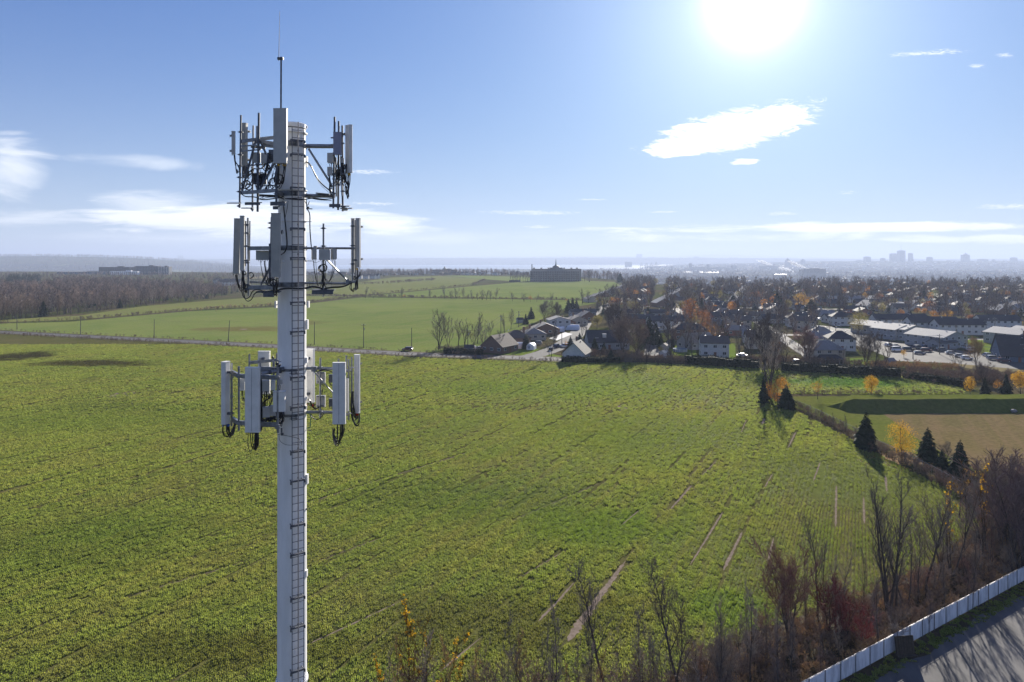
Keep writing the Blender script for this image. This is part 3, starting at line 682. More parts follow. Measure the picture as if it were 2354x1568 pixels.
def antenna(px, py0, py1, Y, w, d, yaw=0, m=None, tilt=0, seam=False, brk=1, conn=6, boots=None, cdrop=.3, cto=None, label=None, plug=True):
    """a panel antenna: px is the middle of its front face, py0 / py1 its top and bottom"""
    m = m or panelw; a = PT(px, py0, Y); b = PT(px, py1, Y); h = a.z - b.z; c = (a + b) / 2; yr = R(yaw); tr = R(tilt)
    M = Matrix.Translation(c) @ Matrix.Rotation(yr, 4, 'Z') @ Matrix.Rotation(tr, 4, 'X')
    f = MB(); f.prism(rrect(w, d), -h / 2 + .03, h / 2 - .03, c, yr, tr); o = TP(f, 'panel_antenna', m, label=label)
    for s in (-1, 1):
        f = MB(); z0, z1 = (h / 2 - .03, h / 2) if s > 0 else (-h / 2, -h / 2 + .03); f.prism(rrect(w + .012, d + .012), z0, z1, c, yr, tr); TP(f, 'end_cap', panelp if m is panelp else m, o)
    if seam:
        f = MB(); q = M @ Vector((0, -d / 2 - .003, 0)); f.box(q, (.012, .008, h - .08), yaw=yr, tilt=tr); TP(f, 'seam', seamm, o)
    for k in range(2 if brk else 0):
        z = h * (.33 if k else -.33); f = MB(); q = M @ Vector((0, d / 2 + .07, z)); f.box(q, (.10, .14, .09), yaw=yr); q2 = M @ Vector((0, d / 2 + .15, z)); f.box(q2, (.17, .05, .05), yaw=yr)
        for dz in (-.035, .035): f.tube([M @ Vector((-.08, d / 2 + .13, z + dz)), M @ Vector((-.08, d / 2 + .23, z + dz))], .009, 5); f.tube([M @ Vector((.08, d / 2 + .13, z + dz)), M @ Vector((.08, d / 2 + .23, z + dz))], .009, 5)
        TP(f, 'bracket', steel_dark, o)
    if plug:
        bot = M @ Vector((0, 0, -h / 2)); f = MB()
        for k in range(conn): q = M @ Vector((w * (-.38 + .76 * k / max(1, conn - 1)), rnd(-.02, .02), -h / 2)); f.tube([q, q - Vector((0, 0, .06))], .014, 6)
        TP(f, 'connector', steel_dark, o)
        cableset(bot - Vector((0, 0, .03)), conn, w * .38, cdrop, cto, boots=boots)
    return o, c
def pipe(px0, py0, px1, py1, Y, r=.035, Y1=None, m=None, name='mount_pipe', cap=True):
    f = MB(); f.tube([PT(px0, py0, Y), PT(px1, py1, Y if Y1 is None else Y1)], r, 10); o = TP(f, name, m or galv, smooth=False); return o
def arm(px0, py0, Y0, px1, py1, Y1, h=.12, w=.09, name='support_arm', m=None):
    a = PT(px0, py0, Y0); b = PT(px1, py1, Y1); d = b - a; L = d.length; T = d.normalized(); S = T.cross(Vector((0, 0, 1))).normalized(); U = S.cross(T)
    f = MB(); pr = [(-w / 2, -h / 2), (w / 2, -h / 2), (w / 2, h / 2), (-w / 2, h / 2)]
    q = [[p + S * x + U * y for x, y in pr] for p in (a, b)]
    f.face(q[0][::-1]); f.face(q[1])
    for i in range(4): j = (i + 1) % 4; f.face([q[0][i], q[0][j], q[1][j], q[1][i]])
    n = int(L / .22)
    for k in range(1, n):
        for dz in (-h * .22, h * .22):
            p = a + T * (L * k / n) + U * dz; f.tube([p - S * (w / 2 + .006), p + S * (w / 2 + .006)], .010, 5)
    return TP(f, name, m or galv)
def clamp(px, py, Y, w=.13, m=None):
    c = PT(px, py, Y); f = MB(); f.box(c, (w, .09, .035)); f.tube([c + Vector((-w * .75, -.03, 0)), c + Vector((w * .75, -.03, 0))], .009, 5); f.box(c + Vector((0, -.045, 0)), (w * .7, .02, .07)); TP(f, 'pipe_clamp', m or steel_dark)
def radio(px0, px1, py0, py1, Y, d=.16, yaw=0, m=None, cab=4, fins=True, cdrop=.2, cto=None, boots=None):
    w = (px1 - px0) / FP * Y; c = PT((px0 + px1) / 2, (py0 + py1) / 2, Y); h = (py1 - py0) / FP * Y; yr = R(yaw)
    f = MB(); f.prism(rrect(w, d, .018, 2), -h / 2, h / 2, c, yr); o = TP(f, 'radio_unit', m or panelw)
    if fins:
        f = MB(); M = Matrix.Translation(c) @ Matrix.Rotation(yr, 4, 'Z')
        for k in range(7): f.box(M @ Vector((w * (-.42 + .14 * k), d / 2 + .02, 0)), (.012, .04, h * .9), yaw=yr)
        TP(f, 'heat_sink', steel_dark, o)
    f = MB()
    for k in range(cab): q = c + Vector((w * (-.36 + .72 * k / max(1, cab - 1)), 0, -h / 2)); f.tube([q, q - Vector((0, 0, .045))], .012, 6)
    if cab: TP(f, 'connector', steel_dark, o); cableset(c - Vector((0, 0, h / 2 + .02)), cab, w * .36, cdrop, cto, r=.010, boots=boots)
    return o
def run(pts, r=.018, m=None, name='cable', jit=.0, n=1):
    for k in range(n):
        j = Vector((rnd(-jit, jit), rnd(-jit, jit), rnd(-jit, jit)))
        f = MB(); f.tube(chaikin([PT(*p) + (j if 0 < i < len(pts) - 1 else j * .3) for i, p in enumerate(pts)], 2), r, 5, caps=False); TP(f, name, m or rubber)
def coil(px, py, Y, r, n=3, th=.012, flat=.25):
    f = MB(); c = PT(px, py, Y); pts = []
    for k in range(n * 16 + 1):
        a = 2 * pi * k / 16; rr = r * (1 + .10 * sin(a * .37 + px)); pts.append(c + Vector((rr * cos(a), rnd(-.02, .02) + flat * r * sin(a), rr * sin(a) * rnd(.93, 1.05))))
    f.tube(pts, th, 5, caps=False); TP(f, 'cable_coil', rubber)
def tray(px0, px1, py, Y, dep=.22, hang=0, tilt=.12, name='foot_plate', h=.035):
    w = (px1 - px0) / FP * Y; c = PT((px0 + px1) / 2, py, Y); f = MB(); f.box(c, (w, dep, h), tilt=tilt)
    if hang: f.box(c + Vector((0, -dep / 2 + .01, -hang / 2)), (w, .015, hang))
    TP(f, name, steel_dark)
YB = ((copper,), (copper, copper, redm))
# ================= upper ring =================
antenna(644.5, 250, 376, 25.45, .50, .17, -4, panelw, conn=8, boots=(copper, steel_dark, copper), cdrop=.42, cto=PT(636, 405, 25.9))
antenna(562, 283.5, 383, 26.6, .19, .18, -12, panelb, conn=4, cdrop=.25)
f = MB(); f.tube([PT(562.5, 384, 26.6), PT(562.5, 408, 26.6)], .10, 12); TP(f, 'radio_unit', steel_dark)
antenna(536.5, 302, 355, 26.1, .13, .12, 35, steel_dark if False else panelw, conn=2, cdrop=.18, cto=PT(549, 388, 26.2))
pipe(553.8, 265, 550.5, 478, 26.2, .036, m=steel_dark); pipe(595, 260, 592, 487, 26.25, .045, m=steel_dark); pipe(582, 289, 580, 486, 26.9, .038); pipe(590.5, 290, 590, 330, 26.5, .035)
pipe(636, 380, 635, 473, 25.75, .045, m=steel_dark)
arm(553, 325, 26.25, 634, 316, 26.9, .13); arm(553, 336, 26.2, 594, 334, 26.2, .05, .05); arm(553, 348, 26.2, 600, 344, 26.3, .05, .05)
arm(577, 337, 26.7, 610, 340, 26.8, .10, .10, m=steel_dark); arm(604, 330, 26.5, 648, 336, 26.8, .24, .10)
arm(592, 322, 26.3, 646, 338, 26.8, .12); arm(553, 443.5, 26.15, 634, 438, 25.8, .13); arm(590, 449, 26.5, 652, 452, 26.8, .09, .09, m=steel_dark)
arm(634, 441, 25.8, 652, 449, 26.7, .14); arm(556, 402, 26.3, 594, 398, 26.4, .045, .045); arm(563, 381, 26.3, 612, 378, 26.4, .04, .04); arm(590, 428, 26.4, 636, 426, 26.0, .04, .04)
for a, b in (((588, 322, 26.25), (556, 441, 26.2)), ((598, 324, 26.3), (621, 376, 26.4)), ((634, 368, 26.3), (594, 442, 26.2))):
    f = MB(); f.tube([PT(*a), PT(*b)], .045, 6); TP(f, 'brace', steel_dark)
for px, py in ((553.5, 304), (552.5, 356), (552, 382), (551, 408), (550.8, 441), (594, 330), (593.5, 378), (593, 420), (593, 443), (636, 400), (635.5, 430), (635.5, 446), (581, 380), (581, 440)): clamp(px, py, 26.15 if px < 620 else 25.72, .16)
radio(581, 598, 351, 374, 26.35, .15, 8, panelb, 4); radio(601, 617, 352, 376, 26.4, .14, -6, panelw, 4, boots=(copper,)); radio(619, 633, 345, 372, 26.6, .2, 0, steel_dark, 5)
radio(583, 612, 399, 424, 26.5, .12, 5, steel_dark, 5); radio(557, 570, 384, 409, 26.65, .15, 0, steel_dark, 3)
for k in range(26):
    x0 = rnd(556, 640); y0 = rnd(372, 400); x1 = x0 + rnd(-22, 22); y1 = rnd(415, 440); run([(x0, y0, 26.2 + rnd(0, .4)), (x0 + rnd(-8, 8), (y0 + y1) / 2 + rnd(-4, 10), 26.3), (x1 + rnd(-8, 8), y1 + rnd(0, 8), 26.2 + rnd(0, .3)), (x1, y1 - rnd(0, 12), 26.3)], rnd(.009, .016))
for c in ((565, 424, 26.2, .16), (572, 430, 26.25, .12), (585, 395, 26.4, .12), (612, 385, 26.3, .13), (628, 418, 26.0, .15), (640, 412, 25.9, .18), (600, 402, 26.3, .10), (620, 432, 26.1, .12)): coil(*c)
run([(618, 352, 26.35), (616, 380, 26.3), (608, 410, 26.3), (596, 440, 26.3)], .04, n=3, jit=.03)
run([(553, 440, 26.1), (560, 452, 26.1), (590, 452, 26.1), (600, 460, 26.2), (640, 455, 26.4), (652, 452, 26.5)], .014, n=3, jit=.04)
run([(596, 458, 26.1), (615, 450, 26.0), (640, 452, 26.0), (652, 458, 26.4)], .012, n=3, jit=.05)
run([(537, 356, 26.1), (540, 372, 26.1), (548, 382, 26.1), (551, 400, 26.1)], .013, n=2, jit=.03)
tray(524, 552, 467, 26.2); tray(565, 600, 466, 26.2, hang=.10); tray(556, 582, 478.5, 26.9); tray(623, 657, 465, 25.75, hang=.14); tray(629, 641, 475, 26.2, hang=.12)
for px, py in ((549, 474), (580, 481), (592, 470)): clamp(px, py, 26.2, .10)
# right side of the upper ring
f = MB(); f.tube([PT(698, 336, 26.9), PT(769, 336.5, 27.3)], .085, 12); TP(f, 'support_arm', galv)
f = MB(); f.tube([PT(698, 450, 26.9), PT(770, 451, 27.3)], .075, 12); TP(f, 'support_arm', galv)
f = MB(); f.tube([PT(709, 342, 26.95), PT(759, 421, 27.1), PT(763, 430, 27.1)], .045, 8); TP(f, 'brace', galv)
clamp(709, 337, 26.9, .22); clamp(709, 450, 26.9, .22)
antenna(775, 304, 356, 27.0, .31, .11, 5, panelv, conn=4, cdrop=.2, cto=PT(778, 395, 27.2))
radio(752.5, 766, 352, 374, 27.0, .14, 0, panelw, 5, cto=PT(770, 392, 27.2)); radio(752.5, 763, 384, 403, 27.0, .12, 0, panelw, 3, cto=PT(763, 430, 27.2))
pipe(769, 269, 766, 479, 27.1, .040, m=steel_dark); pipe(778.5, 279, 777, 483, 27.25, .040, m=steel_dark); pipe(786.5, 289, 787.5, 486, 27.35, .040, m=steel_dark)
antenna(801.5, 288, 398, 27.25, .14, .35, 45, panelp, conn=6, boots=(copper, copper, steel_dark), cdrop=.45, cto=PT(797, 425, 27.3))
pipe(783, 360, 786, 450, 27.2, .03); pipe(772, 362, 773, 452, 27.3, .03)
radio(783, 790, 364, 375, 27.2, .1, 0, panelw, 3)
for k in range(26):
    x0 = rnd(764, 797); y0 = rnd(360, 395); y1 = rnd(405, 440); run([(x0, y0, 27.2), (x0 + rnd(-6, 6), (y0 + y1) / 2, 27.15), (x0 + rnd(-8, 10), y1 + rnd(0, 5), 27.2), (x0 + rnd(-10, 8), y1 - rnd(0, 15), 27.25)], rnd(.009, .016))
run([(786, 360, 27.2), (784, 380, 27.2), (790, 405, 27.15), (797, 424, 27.2)], .02, n=5, jit=.05)
run([(756, 403, 27.1), (759, 425, 27.1), (757, 440, 27.0), (764, 450, 27.1)], .022, n=3, jit=.04)
run([(697, 371, 27.2), (712, 375, 27.1), (722, 398, 27.0), (735, 420, 27.0), (757, 438, 27.0), (766, 445, 27.1)], .022, n=2, jit=.02)
run([(705, 374, 27.2), (716, 385, 27.1), (724, 405, 27.1), (738, 428, 27.1), (760, 446, 27.1)], .008)
f = MB(); f.box(PT(702.5, 372, 27.35), (.13, .2, .42)); TP(f, 'junction_box', panelw); f = MB(); f.box(PT(699, 368, 27.2), (.10, .10, .22)); TP(f, 'junction_box', mastw)
f = MB(); f.box(PT(742, 445.5, 27.0), (.50, .22, .045), tilt=.1, roll=.10); TP(f, 'foot_plate', steel_dark)
run([(655, 457, 26.2), (690, 460, 26.3), (703, 458, 26.6), (720, 455, 26.9), (745, 459, 27.0), (765, 456, 27.1)], .014, n=3, jit=.02)
run([(655, 457, 26.1), (690, 456, 26.2), (703, 454, 26.6), (735, 461, 26.9), (762, 461, 27.1)], .012, n=2, jit=.02)
tray(758, 784, 470, 27.05, hang=.12); tray(776, 804, 474, 27.2); tray(783, 810, 479, 27.4); f = MB(); f.box(PT(793, 481, 27.3), (.2, .12, .12)); TP(f, 'foot_bracket', panelw)
for px, py in ((769, 316), (769, 352), (768, 402), (768, 445), (778, 395), (778, 425), (777, 476), (787, 330), (787, 400), (788, 440), (789, 476)): clamp(px, py, 27.15, .14)
for py in (317, 333): f = MB(); f.box(PT(763, py, 27.0), (.10, .05, .05)); TP(f, 'bracket', steel_dark)
# drip loops down the shaft between the rings
run([(650, 462, 26.2), (652, 480, 26.2), (654, 500, 26.3), (658, 540, 26.35), (660, 565, 26.3), (655, 580, 26.3), (646, 586, 26.5)], .014, n=2, jit=.02)
run([(662, 462, 26.2), (660, 480, 26.2), (654, 505, 26.3), (657, 540, 26.3)], .010)
run([(703, 458, 26.7), (705, 480, 26.8), (712, 490, 26.9), (711, 520, 26.95), (714, 560, 26.9), (716, 574, 26.9)], .014, n=2, jit=.02)
run([(700, 462, 26.7), (707, 476, 26.8), (711, 463, 26.8)], .009, n=2, jit=.03)
f = MB(); f.tube([PT(703, 480, 26.85), PT(718, 480.5, 26.85)], .02, 6); f.box(PT(708, 477, 26.85), (.10, .06, .06)); TP(f, 'cable_standoff', steel_dark)
f = MB(); f.tube([PT(700, 509.5, 26.9), PT(716, 510, 26.9)], .012, 6); TP(f, 'cable_standoff', steel_dark)
# ================= middle ring =================
antenna(544.2, 501.6, 629.6, 26.5, .24, .11, 12, panelb, tilt=-7, conn=3, cdrop=.25, cto=PT(562, 652, 26.4))
antenna(557, 496, 620, 26.2, .165, .12, -6, panelw, conn=4, cdrop=.28, cto=PT(569, 655, 26.3))
antenna(634, 490, 636.5, 25.6, .34, .13, 0, panelb, tilt=0, conn=4, cdrop=.35, cto=PT(632, 655, 25.9))
pipe(569.5, 501, 571, 680, 26.25, .036); pipe(564.5, 508, 563.5, 612, 26.5, .034, m=steel_dark); pipe(574.3, 508, 573, 600, 26.6, .028)
pipe(623.8, 499, 622, 600, 25.95, .034, m=steel_dark); pipe(627.5, 600, 627.8, 683, 25.95, .036); pipe(620, 560, 620, 640, 26.1, .04, m=steel_dark)
arm(571, 571, 26.25, 626, 570.5, 25.95, .15, .09); arm(626, 570, 26.0, 648, 571, 26.7, .14); arm(571, 661, 26.25, 632, 661, 25.9, .17, .10); arm(571, 648, 26.9, 640, 651, 26.9, .08, .1); arm(628, 659, 26.0, 650, 654, 26.7, .15)
for a, b in (((621, 613, 26.1), (600, 655, 26.2)), ((622, 590, 26.1), (621, 615, 26.1))): f = MB(); f.tube([PT(*a), PT(*b)], .045, 4); TP(f, 'brace', steel_dark)
radio(590, 623, 576, 598, 26.3, .22, 4, panelb, 7, cdrop=.35, cto=PT(620, 632, 26.2))
for px, py in ((568, 517), (568, 536), (567, 566), (567, 599), (568, 604), (570, 655), (622, 513), (622, 524), (570, 665)): clamp(px, py, 26.2, .16)
for c in ((561, 628, 26.3, .07), (576, 633, 26.3, .11), (620, 648, 25.9, .13), (628, 650, 25.85, .12)): coil(*c)
run([(560, 622, 26.3), (558, 650, 26.2), (560, 680, 26.1), (567, 691, 26.1), (578, 686, 26.1), (584, 670, 26.1), (598, 668, 26.0), (612, 674, 26.0), (630, 668, 25.9)], .018, n=2, jit=.05)
run([(630, 668, 25.9), (632, 655, 25.9), (636, 640, 25.8)], .014, n=3, jit=.06)
run([(602, 672, 25.95), (625, 675, 25.9), (645, 665, 26.1), (660, 663, 26.25), (690, 664, 26.3), (703, 663, 26.6), (720, 658, 26.8), (740, 663, 26.9)], .022, n=4, jit=.025)
tray(590, 644, 671, 25.95, hang=0); tray(607, 632, 673, 25.95, hang=.16)
f = MB(); f.tube([PT(698, 570.5, 26.9), PT(816, 571, 27.4)], .045, 8); TP(f, 'support_arm', galv)
f = MB(); f.tube([PT(698, 651, 26.9), PT(803, 652, 27.35)], .045, 8); TP(f, 'support_arm', galv)
arm(798, 648, 27.3, 818, 648, 27.4, .10); f = MB(); f.box(PT(799, 648, 27.25), (.14, .1, .22)); TP(f, 'gusset', galv)
f = MB(); f.tube([PT(752, 598, 27.0), PT(801, 648, 27.3)], .035, 4); TP(f, 'brace', galv)
pipe(743.3, 514, 743, 682, 26.95, .038); pipe(810, 508, 810.2, 648, 27.2, .034); pipe(816.6, 506, 817, 668, 27.45, .032)
antenna(823, 501.6, 615, 27.4, .165, .19, -12, panelw, conn=3, boots=(copper,), cdrop=.3, cto=PT(819, 648, 27.3)); antenna(811, 502, 627, 27.9, .14, .12, 0, panelb, conn=2, cdrop=.2)
radio(716.5, 727, 572, 597, 27.0, .14, 30, panelw, 3, cdrop=.55, cto=PT(742, 626, 26.9)); radio(733.5, 758, 573.5, 598, 26.8, .14, 0, panelw, 5, cdrop=.45, cto=PT(743, 630, 26.9)); radio(761, 771, 572, 597, 27.0, .14, -30, panelw, 3, cdrop=.5, cto=PT(744, 626, 26.9))
f = MB(); f.box(PT(725, 569, 27.0), (.13, .1, .12)); TP(f, 'bracket', panelw)
coil(739, 617, 26.9, .13); coil(743, 616, 26.85, .14)
run([(742, 627, 26.88), (742, 645, 26.88), (746, 655, 26.9), (750, 666, 26.95)], .018, n=4, jit=.03); run([(742, 640, 26.88), (741, 655, 26.88), (740, 667, 26.9)], .018, n=3, jit=.03)
run([(703, 664, 26.5), (720, 659, 26.8), (733, 661, 26.9), (742, 665, 26.95), (760, 661, 27.0), (785, 660, 27.1), (800, 655, 27.2), (808, 650, 27.3)], .018, n=4, jit=.025)
run([(808, 650, 27.2), (804, 662, 27.2), (810, 672, 27.2), (814, 662, 27.2)], .014, n=3, jit=.04); coil(815, 639, 27.35, .06)
run([(701, 600, 26.9), (717, 600, 27.0)], .014); f = MB(); f.box(PT(703, 600, 26.9), (.08, .08, .06)); TP(f, 'grounding_lug', mastw)
run([(716, 600, 27), (725, 605, 27), (735, 600, 26.9)], .006)
tray(719, 768, 667, 26.9, dep=.3, hang=.16)
for px, py in ((743.5, 525), (743.5, 566), (811, 520), (811, 565), (811, 607), (817, 598), (742, 650)): clamp(px, py, 27.1 if px > 800 else 26.9, .17)
for px in (711, 719, 762, 791): f = MB(); f.tube([PT(px, 646, 26.95), PT(px, 659, 26.95)], .009, 5); TP(f, 'cable_hanger', steel_dark)
f = MB(); f.box(PT(650, 600.5, 26.3), (.08, .06, .05)); TP(f, 'grounding_lug', mastw)
# ================= lower ring =================
antenna(518.5, 831, 974, 26.0, .30, .20, -105, panelp, conn=9, boots=(bluem, bluem, steel_dark), cdrop=.5, cto=PT(541, 965, 26.4))
antenna(580.5, 844, 993, 25.15, .53, .17, -3, panelp, seam=True, conn=12, cdrop=.62, cto=PT(590, 985, 25.6))
antenna(607, 807, 905, 28.0, .48, .15, 180, panelp, seam=True, conn=4, cdrop=.1)
pipe(532.3, 835, 532, 979, 26.35, .040); pipe(549, 842, 549, 989.5, 25.85, .042); pipe(573, 814, 573, 850, 27.6, .036); pipe(598, 825, 598, 980, 26.6, .036); pipe(636.3, 812, 636.5, 870, 27.5, .036); pipe(638, 829, 638.5, 995, 25.45, .042); pipe(629, 828, 629, 862, 27, .05)
arm(533, 856, 26.35, 549, 864, 25.85, .16, .10); arm(549, 864, 25.85, 642, 868.5, 25.45, .155, .10); arm(533, 963, 26.35, 549, 972, 25.85, .17, .10); arm(549, 972, 25.85, 638, 977, 25.5, .17, .10)
arm(573, 834, 27.6, 640, 827, 27.6, .12, .10); arm(598, 849, 26.6, 640, 851, 26.9, .22, .10)
for y0, y1 in ((859, 849), (968, 952)):
    f = MB(); f.tube([PT(600, y0, 25.9), PT(630, (y0 + y1) / 2, 26.3), PT(652, y1, 26.6)], .06, 10); TP(f, 'support_arm', galv)
    f = MB(); f.tube([PT(618, y0 - 3, 26.1), PT(623, y0 - 4, 26.15)], .09, 10); f.box(PT(640, y1 + 2, 26.4), (.22, .12, .22)); f.tube([PT(646, y1, 26.4), PT(653, y1 - 1, 26.45)], .09, 10); TP(f, 'arm_flange', steel_dark)
radio(602.5, 618.5, 875, 898, 26.0, .28, 24, panelw, 5, cdrop=.3, cto=PT(604, 925, 26.0)); radio(623, 632, 874, 896, 26.1, .2, 10, panelp, 4, cdrop=.3, cto=PT(606, 925, 26.0))
radio(603.5, 619, 935, 958, 25.9, .26, 24, panelw, 7, cdrop=.18); radio(621, 634, 932, 955, 26.0, .2, 10, panelw, 6, cdrop=.18); radio(552, 562, 869, 897, 26.2, .16, 20, panelp, 3, cdrop=.25, cto=PT(562, 905, 26.3))
f = MB(); c = PT(642, 923, 25.5); f.box(c, (.43, .14, .74)); o = TP(f, 'junction_box', panelp); f = MB(); f.box(c + Vector((.01, 0, .385)), (.46, .2, .015), tilt=.1); TP(f, 'box_lid', panelp, o)
f = MB(); f.box(PT(645, 878, 25.7), (.13, .1, .16)); TP(f, 'junction_box', panelw); cableset(PT(643, 884, 25.7), 4, .04, .12, PT(640, 900, 25.7), r=.008)
for k in range(9): x0 = 604 + k * 3.4; run([(x0, 898, 25.95), (x0 + rnd(-2, 3), 910, 25.95), (608 + k * 1.2, 922 - k * .7, 25.95), (600, 930, 25.9), (598, 950, 25.9)], .012)
for k in range(10): x0 = 606 + k * 3; run([(x0, 957, 25.9), (x0 + rnd(-2, 2), 966, 25.9), (x0 + rnd(-3, 3), 972, 25.9)], .012)
run([(598, 860, 26), (599, 890, 25.9), (598, 930, 25.85), (601, 975, 25.8), (598, 990, 25.7)], .035, n=5, jit=.05)
run([(646, 945, 25.6), (650, 958, 25.7), (648, 968, 25.7), (641, 976, 25.6)], .018, n=3, jit=.03); cableset(PT(640, 946, 25.5), 6, .12, .2, PT(650, 962, 25.8), r=.012)
for px, py in ((532, 858), (532, 868), (532, 912), (532, 951), (549, 863), (549, 973), (598, 858), (638, 866), (638, 977), (638, 984), (636, 828)): clamp(px, py, (26.3 if px < 540 else 25.8 if px < 560 else 26.5 if px < 630 else 25.4), .15, galv)
f = MB(); f.tube([PT(637, 832, 25.5), PT(646, 830.5, 25.4)], .012, 5); TP(f, 'bolt', steel_dark)
for px, py in ((637, 836), (642.5, 841)):
    f = MB(); c = PT(px, py, 25.35); f.tube([c + Vector((-.03, 0, -.02)), c + Vector((.03, -.02, .05))], [.05, .035], 8); TP(f, 'floodlight', rubber)
# right side of the lower ring
antenna(713, 802, 924.5, 28.2, .35, .17, 165, panelp, conn=3, cdrop=.1); antenna(779.5, 833, 974, 26.75, .50, .17, 2, panelp, seam=True, conn=9, cdrop=.65, cto=PT(766, 985, 26.9)); antenna(820.5, 815, 949, 28.0, .22, .16, -14, panelp, conn=6, boots=(redm,), cdrop=.35, cto=PT(810, 925, 27.8))
for y0 in (846.5, 947): f = MB(); f.tube([PT(699, y0, 27.1), PT(766, y0 + 1, 27.6), PT(800, y0 + 6, 27.7)], .06, 10); TP(f, 'support_arm', galv)
f = MB(); f.box(PT(722, 848, 27.2), (.19, .14, .2)); TP(f, 'gusset', galv); f = MB(); f.tube([PT(720, 853, 27.1), PT(766, 904, 27.3)], .025, 6); TP(f, 'brace', galv)
pipe(736, 823, 735.5, 960, 27.35, .040); pipe(778, 825, 778, 850, 28.1, .036); pipe(796, 817, 795, 850, 27.9, .036); pipe(801, 826, 801, 965, 27.3, .036); pipe(808, 821, 808, 950, 27.9, .036)
radio(727, 747.5, 856, 881, 27.5, .14, 0, panelw, 3, cdrop=.2, cto=PT(738, 895, 27.5)); radio(727, 747.5, 909, 935, 27.5, .14, 0, panelw, 3, cdrop=.15, cto=PT(738, 945, 27.5))
for py in (857, 878, 911, 933): f = MB(); f.box(PT(737, py, 27.38), (.30, .05, .06)); TP(f, 'bracket', galv)
for px, py in ((760, 870), (760, 925)): radio(px - 4, px + 6, py - 9, py + 9, 27.6, .14, 0, steel_dark, 2, cdrop=.1)
radio(795, 801, 870, 945, 27.2, .2, 0, panelw, 0)
for px, py in ((736, 844), (736, 946), (801, 851), (808, 845), (801, 950)): clamp(px, py, 27.25, .18, galv)
run([(728, 855, 27.3), (742, 850, 27.3), (758, 853, 27.4), (765, 857, 27.5)], .015, n=3, jit=.02)
run([(704, 915, 27.2), (712, 920, 27.1), (716, 934, 27.1), (726, 941, 27.2), (732, 935, 27.3)], .018, n=3, jit=.03); run([(714, 951, 27.2), (718, 960, 27.1), (730, 965, 27.2), (738, 958, 27.3), (744, 950, 27.3)], .013, n=2, jit=.03)
run([(808, 905, 27.7), (806, 930, 27.6), (808, 960, 27.6), (815, 978, 27.6), (824, 975, 27.7), (826, 952, 27.9)], .018, n=5, jit=.06); run([(810, 900, 27.7), (810, 925, 27.7)], .05)
f = MB(); f.tube([PT(704.5, 929, 27.2), PT(704.5, 934, 27.2)], .03, 6); f.tube([PT(719, 929, 27.1), PT(719.5, 934, 27.1)], .03, 6); TP(f, 'boot', redm)
greenw = mat('green_ground_wire', (0.02, 0.16, 0.10), (0.02, 0.13, 0.08), 5, rough=0.5)
run([(700, 948, 27.0), (715, 953, 27.1), (713, 975, 27.1), (712, 984, 27.1), (704, 985, 27.1)], .010, m=greenw, n=2, jit=.02)
f = MB(); f.box(PT(702.5, 983, 27.1), (.06, .05, .14)); f.tube([PT(702, 989, 27.0), PT(717, 988.5, 27.0)], .010, 5); TP(f, 'ground_bar', steel_dark)
f = MB(); f.box(PT(647, 989, 26.3), (.05, .05, .18)); f.box(PT(648.5, 998, 26.3), (.09, .07, .09)); f.tube([PT(637, 1000, 26.3), PT(646, 997, 26.3)], .012, 5); TP(f, 'ground_bar', steel_dark)
run([(650, 1000, 26.25), (665, 1003, 26.1), (685, 1007, 25.95), (694, 1014, 25.95), (693, 1022, 26.0)], .010); run([(641, 1000, 26.4), (642, 1013, 26.35), (652, 1021, 26.2), (665, 1024, 26.1), (685, 1021, 26.0), (692, 1025, 26.0)], .008); run([(692, 1024, 26.0), (700, 1018, 26.6), (706, 1010, 26.9)], .006)
for px, py in ((703, 824), (704, 914), (703, 936)): f = MB(); f.box(PT(px, py, 27.05), (.07, .06, .12)); TP(f, 'mount_lug', mastw)
# bare climbing pegs lower on the shaft
for py in (1167, 1185 * 0 + 1040 * 0 + 1012 * 0 + 1167): pass
for px0, px1, py in ((624, 638, 1171), (703, 716, 1170)): f = MB(); f.tube([PT(px0, py, 27), PT(px1, py, 27)], .008, 5); f.box(PT(px1 if px0 < 671 else px0, py, 27), (.07, .06, .07)); TP(f, 'step_peg', steel_dark)
# a small bird on the back rail of the lower ring
bd = MB(); c = PT(627.2, 825.5, 27.55)
b0 = len(bd.v); bd.tube([c + Vector((-.02, .05, -.02)), c + Vector((0, .02, .02)), c + Vector((0, -.01, .07)), c + Vector((.0, -.02, .11)), c + Vector((0, -.035, .135))], [.015, .04, .045, .028, .006], 8)
bd.tube([c + Vector((0, .04, 0)), c + Vector((0, .12, -.05))], [.022, .012], 5); bd.tube([c + Vector((.012, 0, .0)), c + Vector((.012, 0, -.03))], .005, 4); bd.tube([c + Vector((-.012, 0, .0)), c + Vector((-.012, 0, -.03))], .005, 4)
for v in range(b0, len(bd.v)): bd.v[v] = (bd.v[v][0], bd.v[v][1], bd.v[v][2] + 0.0)
tag(bd.build('bird', rubber), 'small dark bird perched on the back rail of the lowest antenna ring', 'bird')
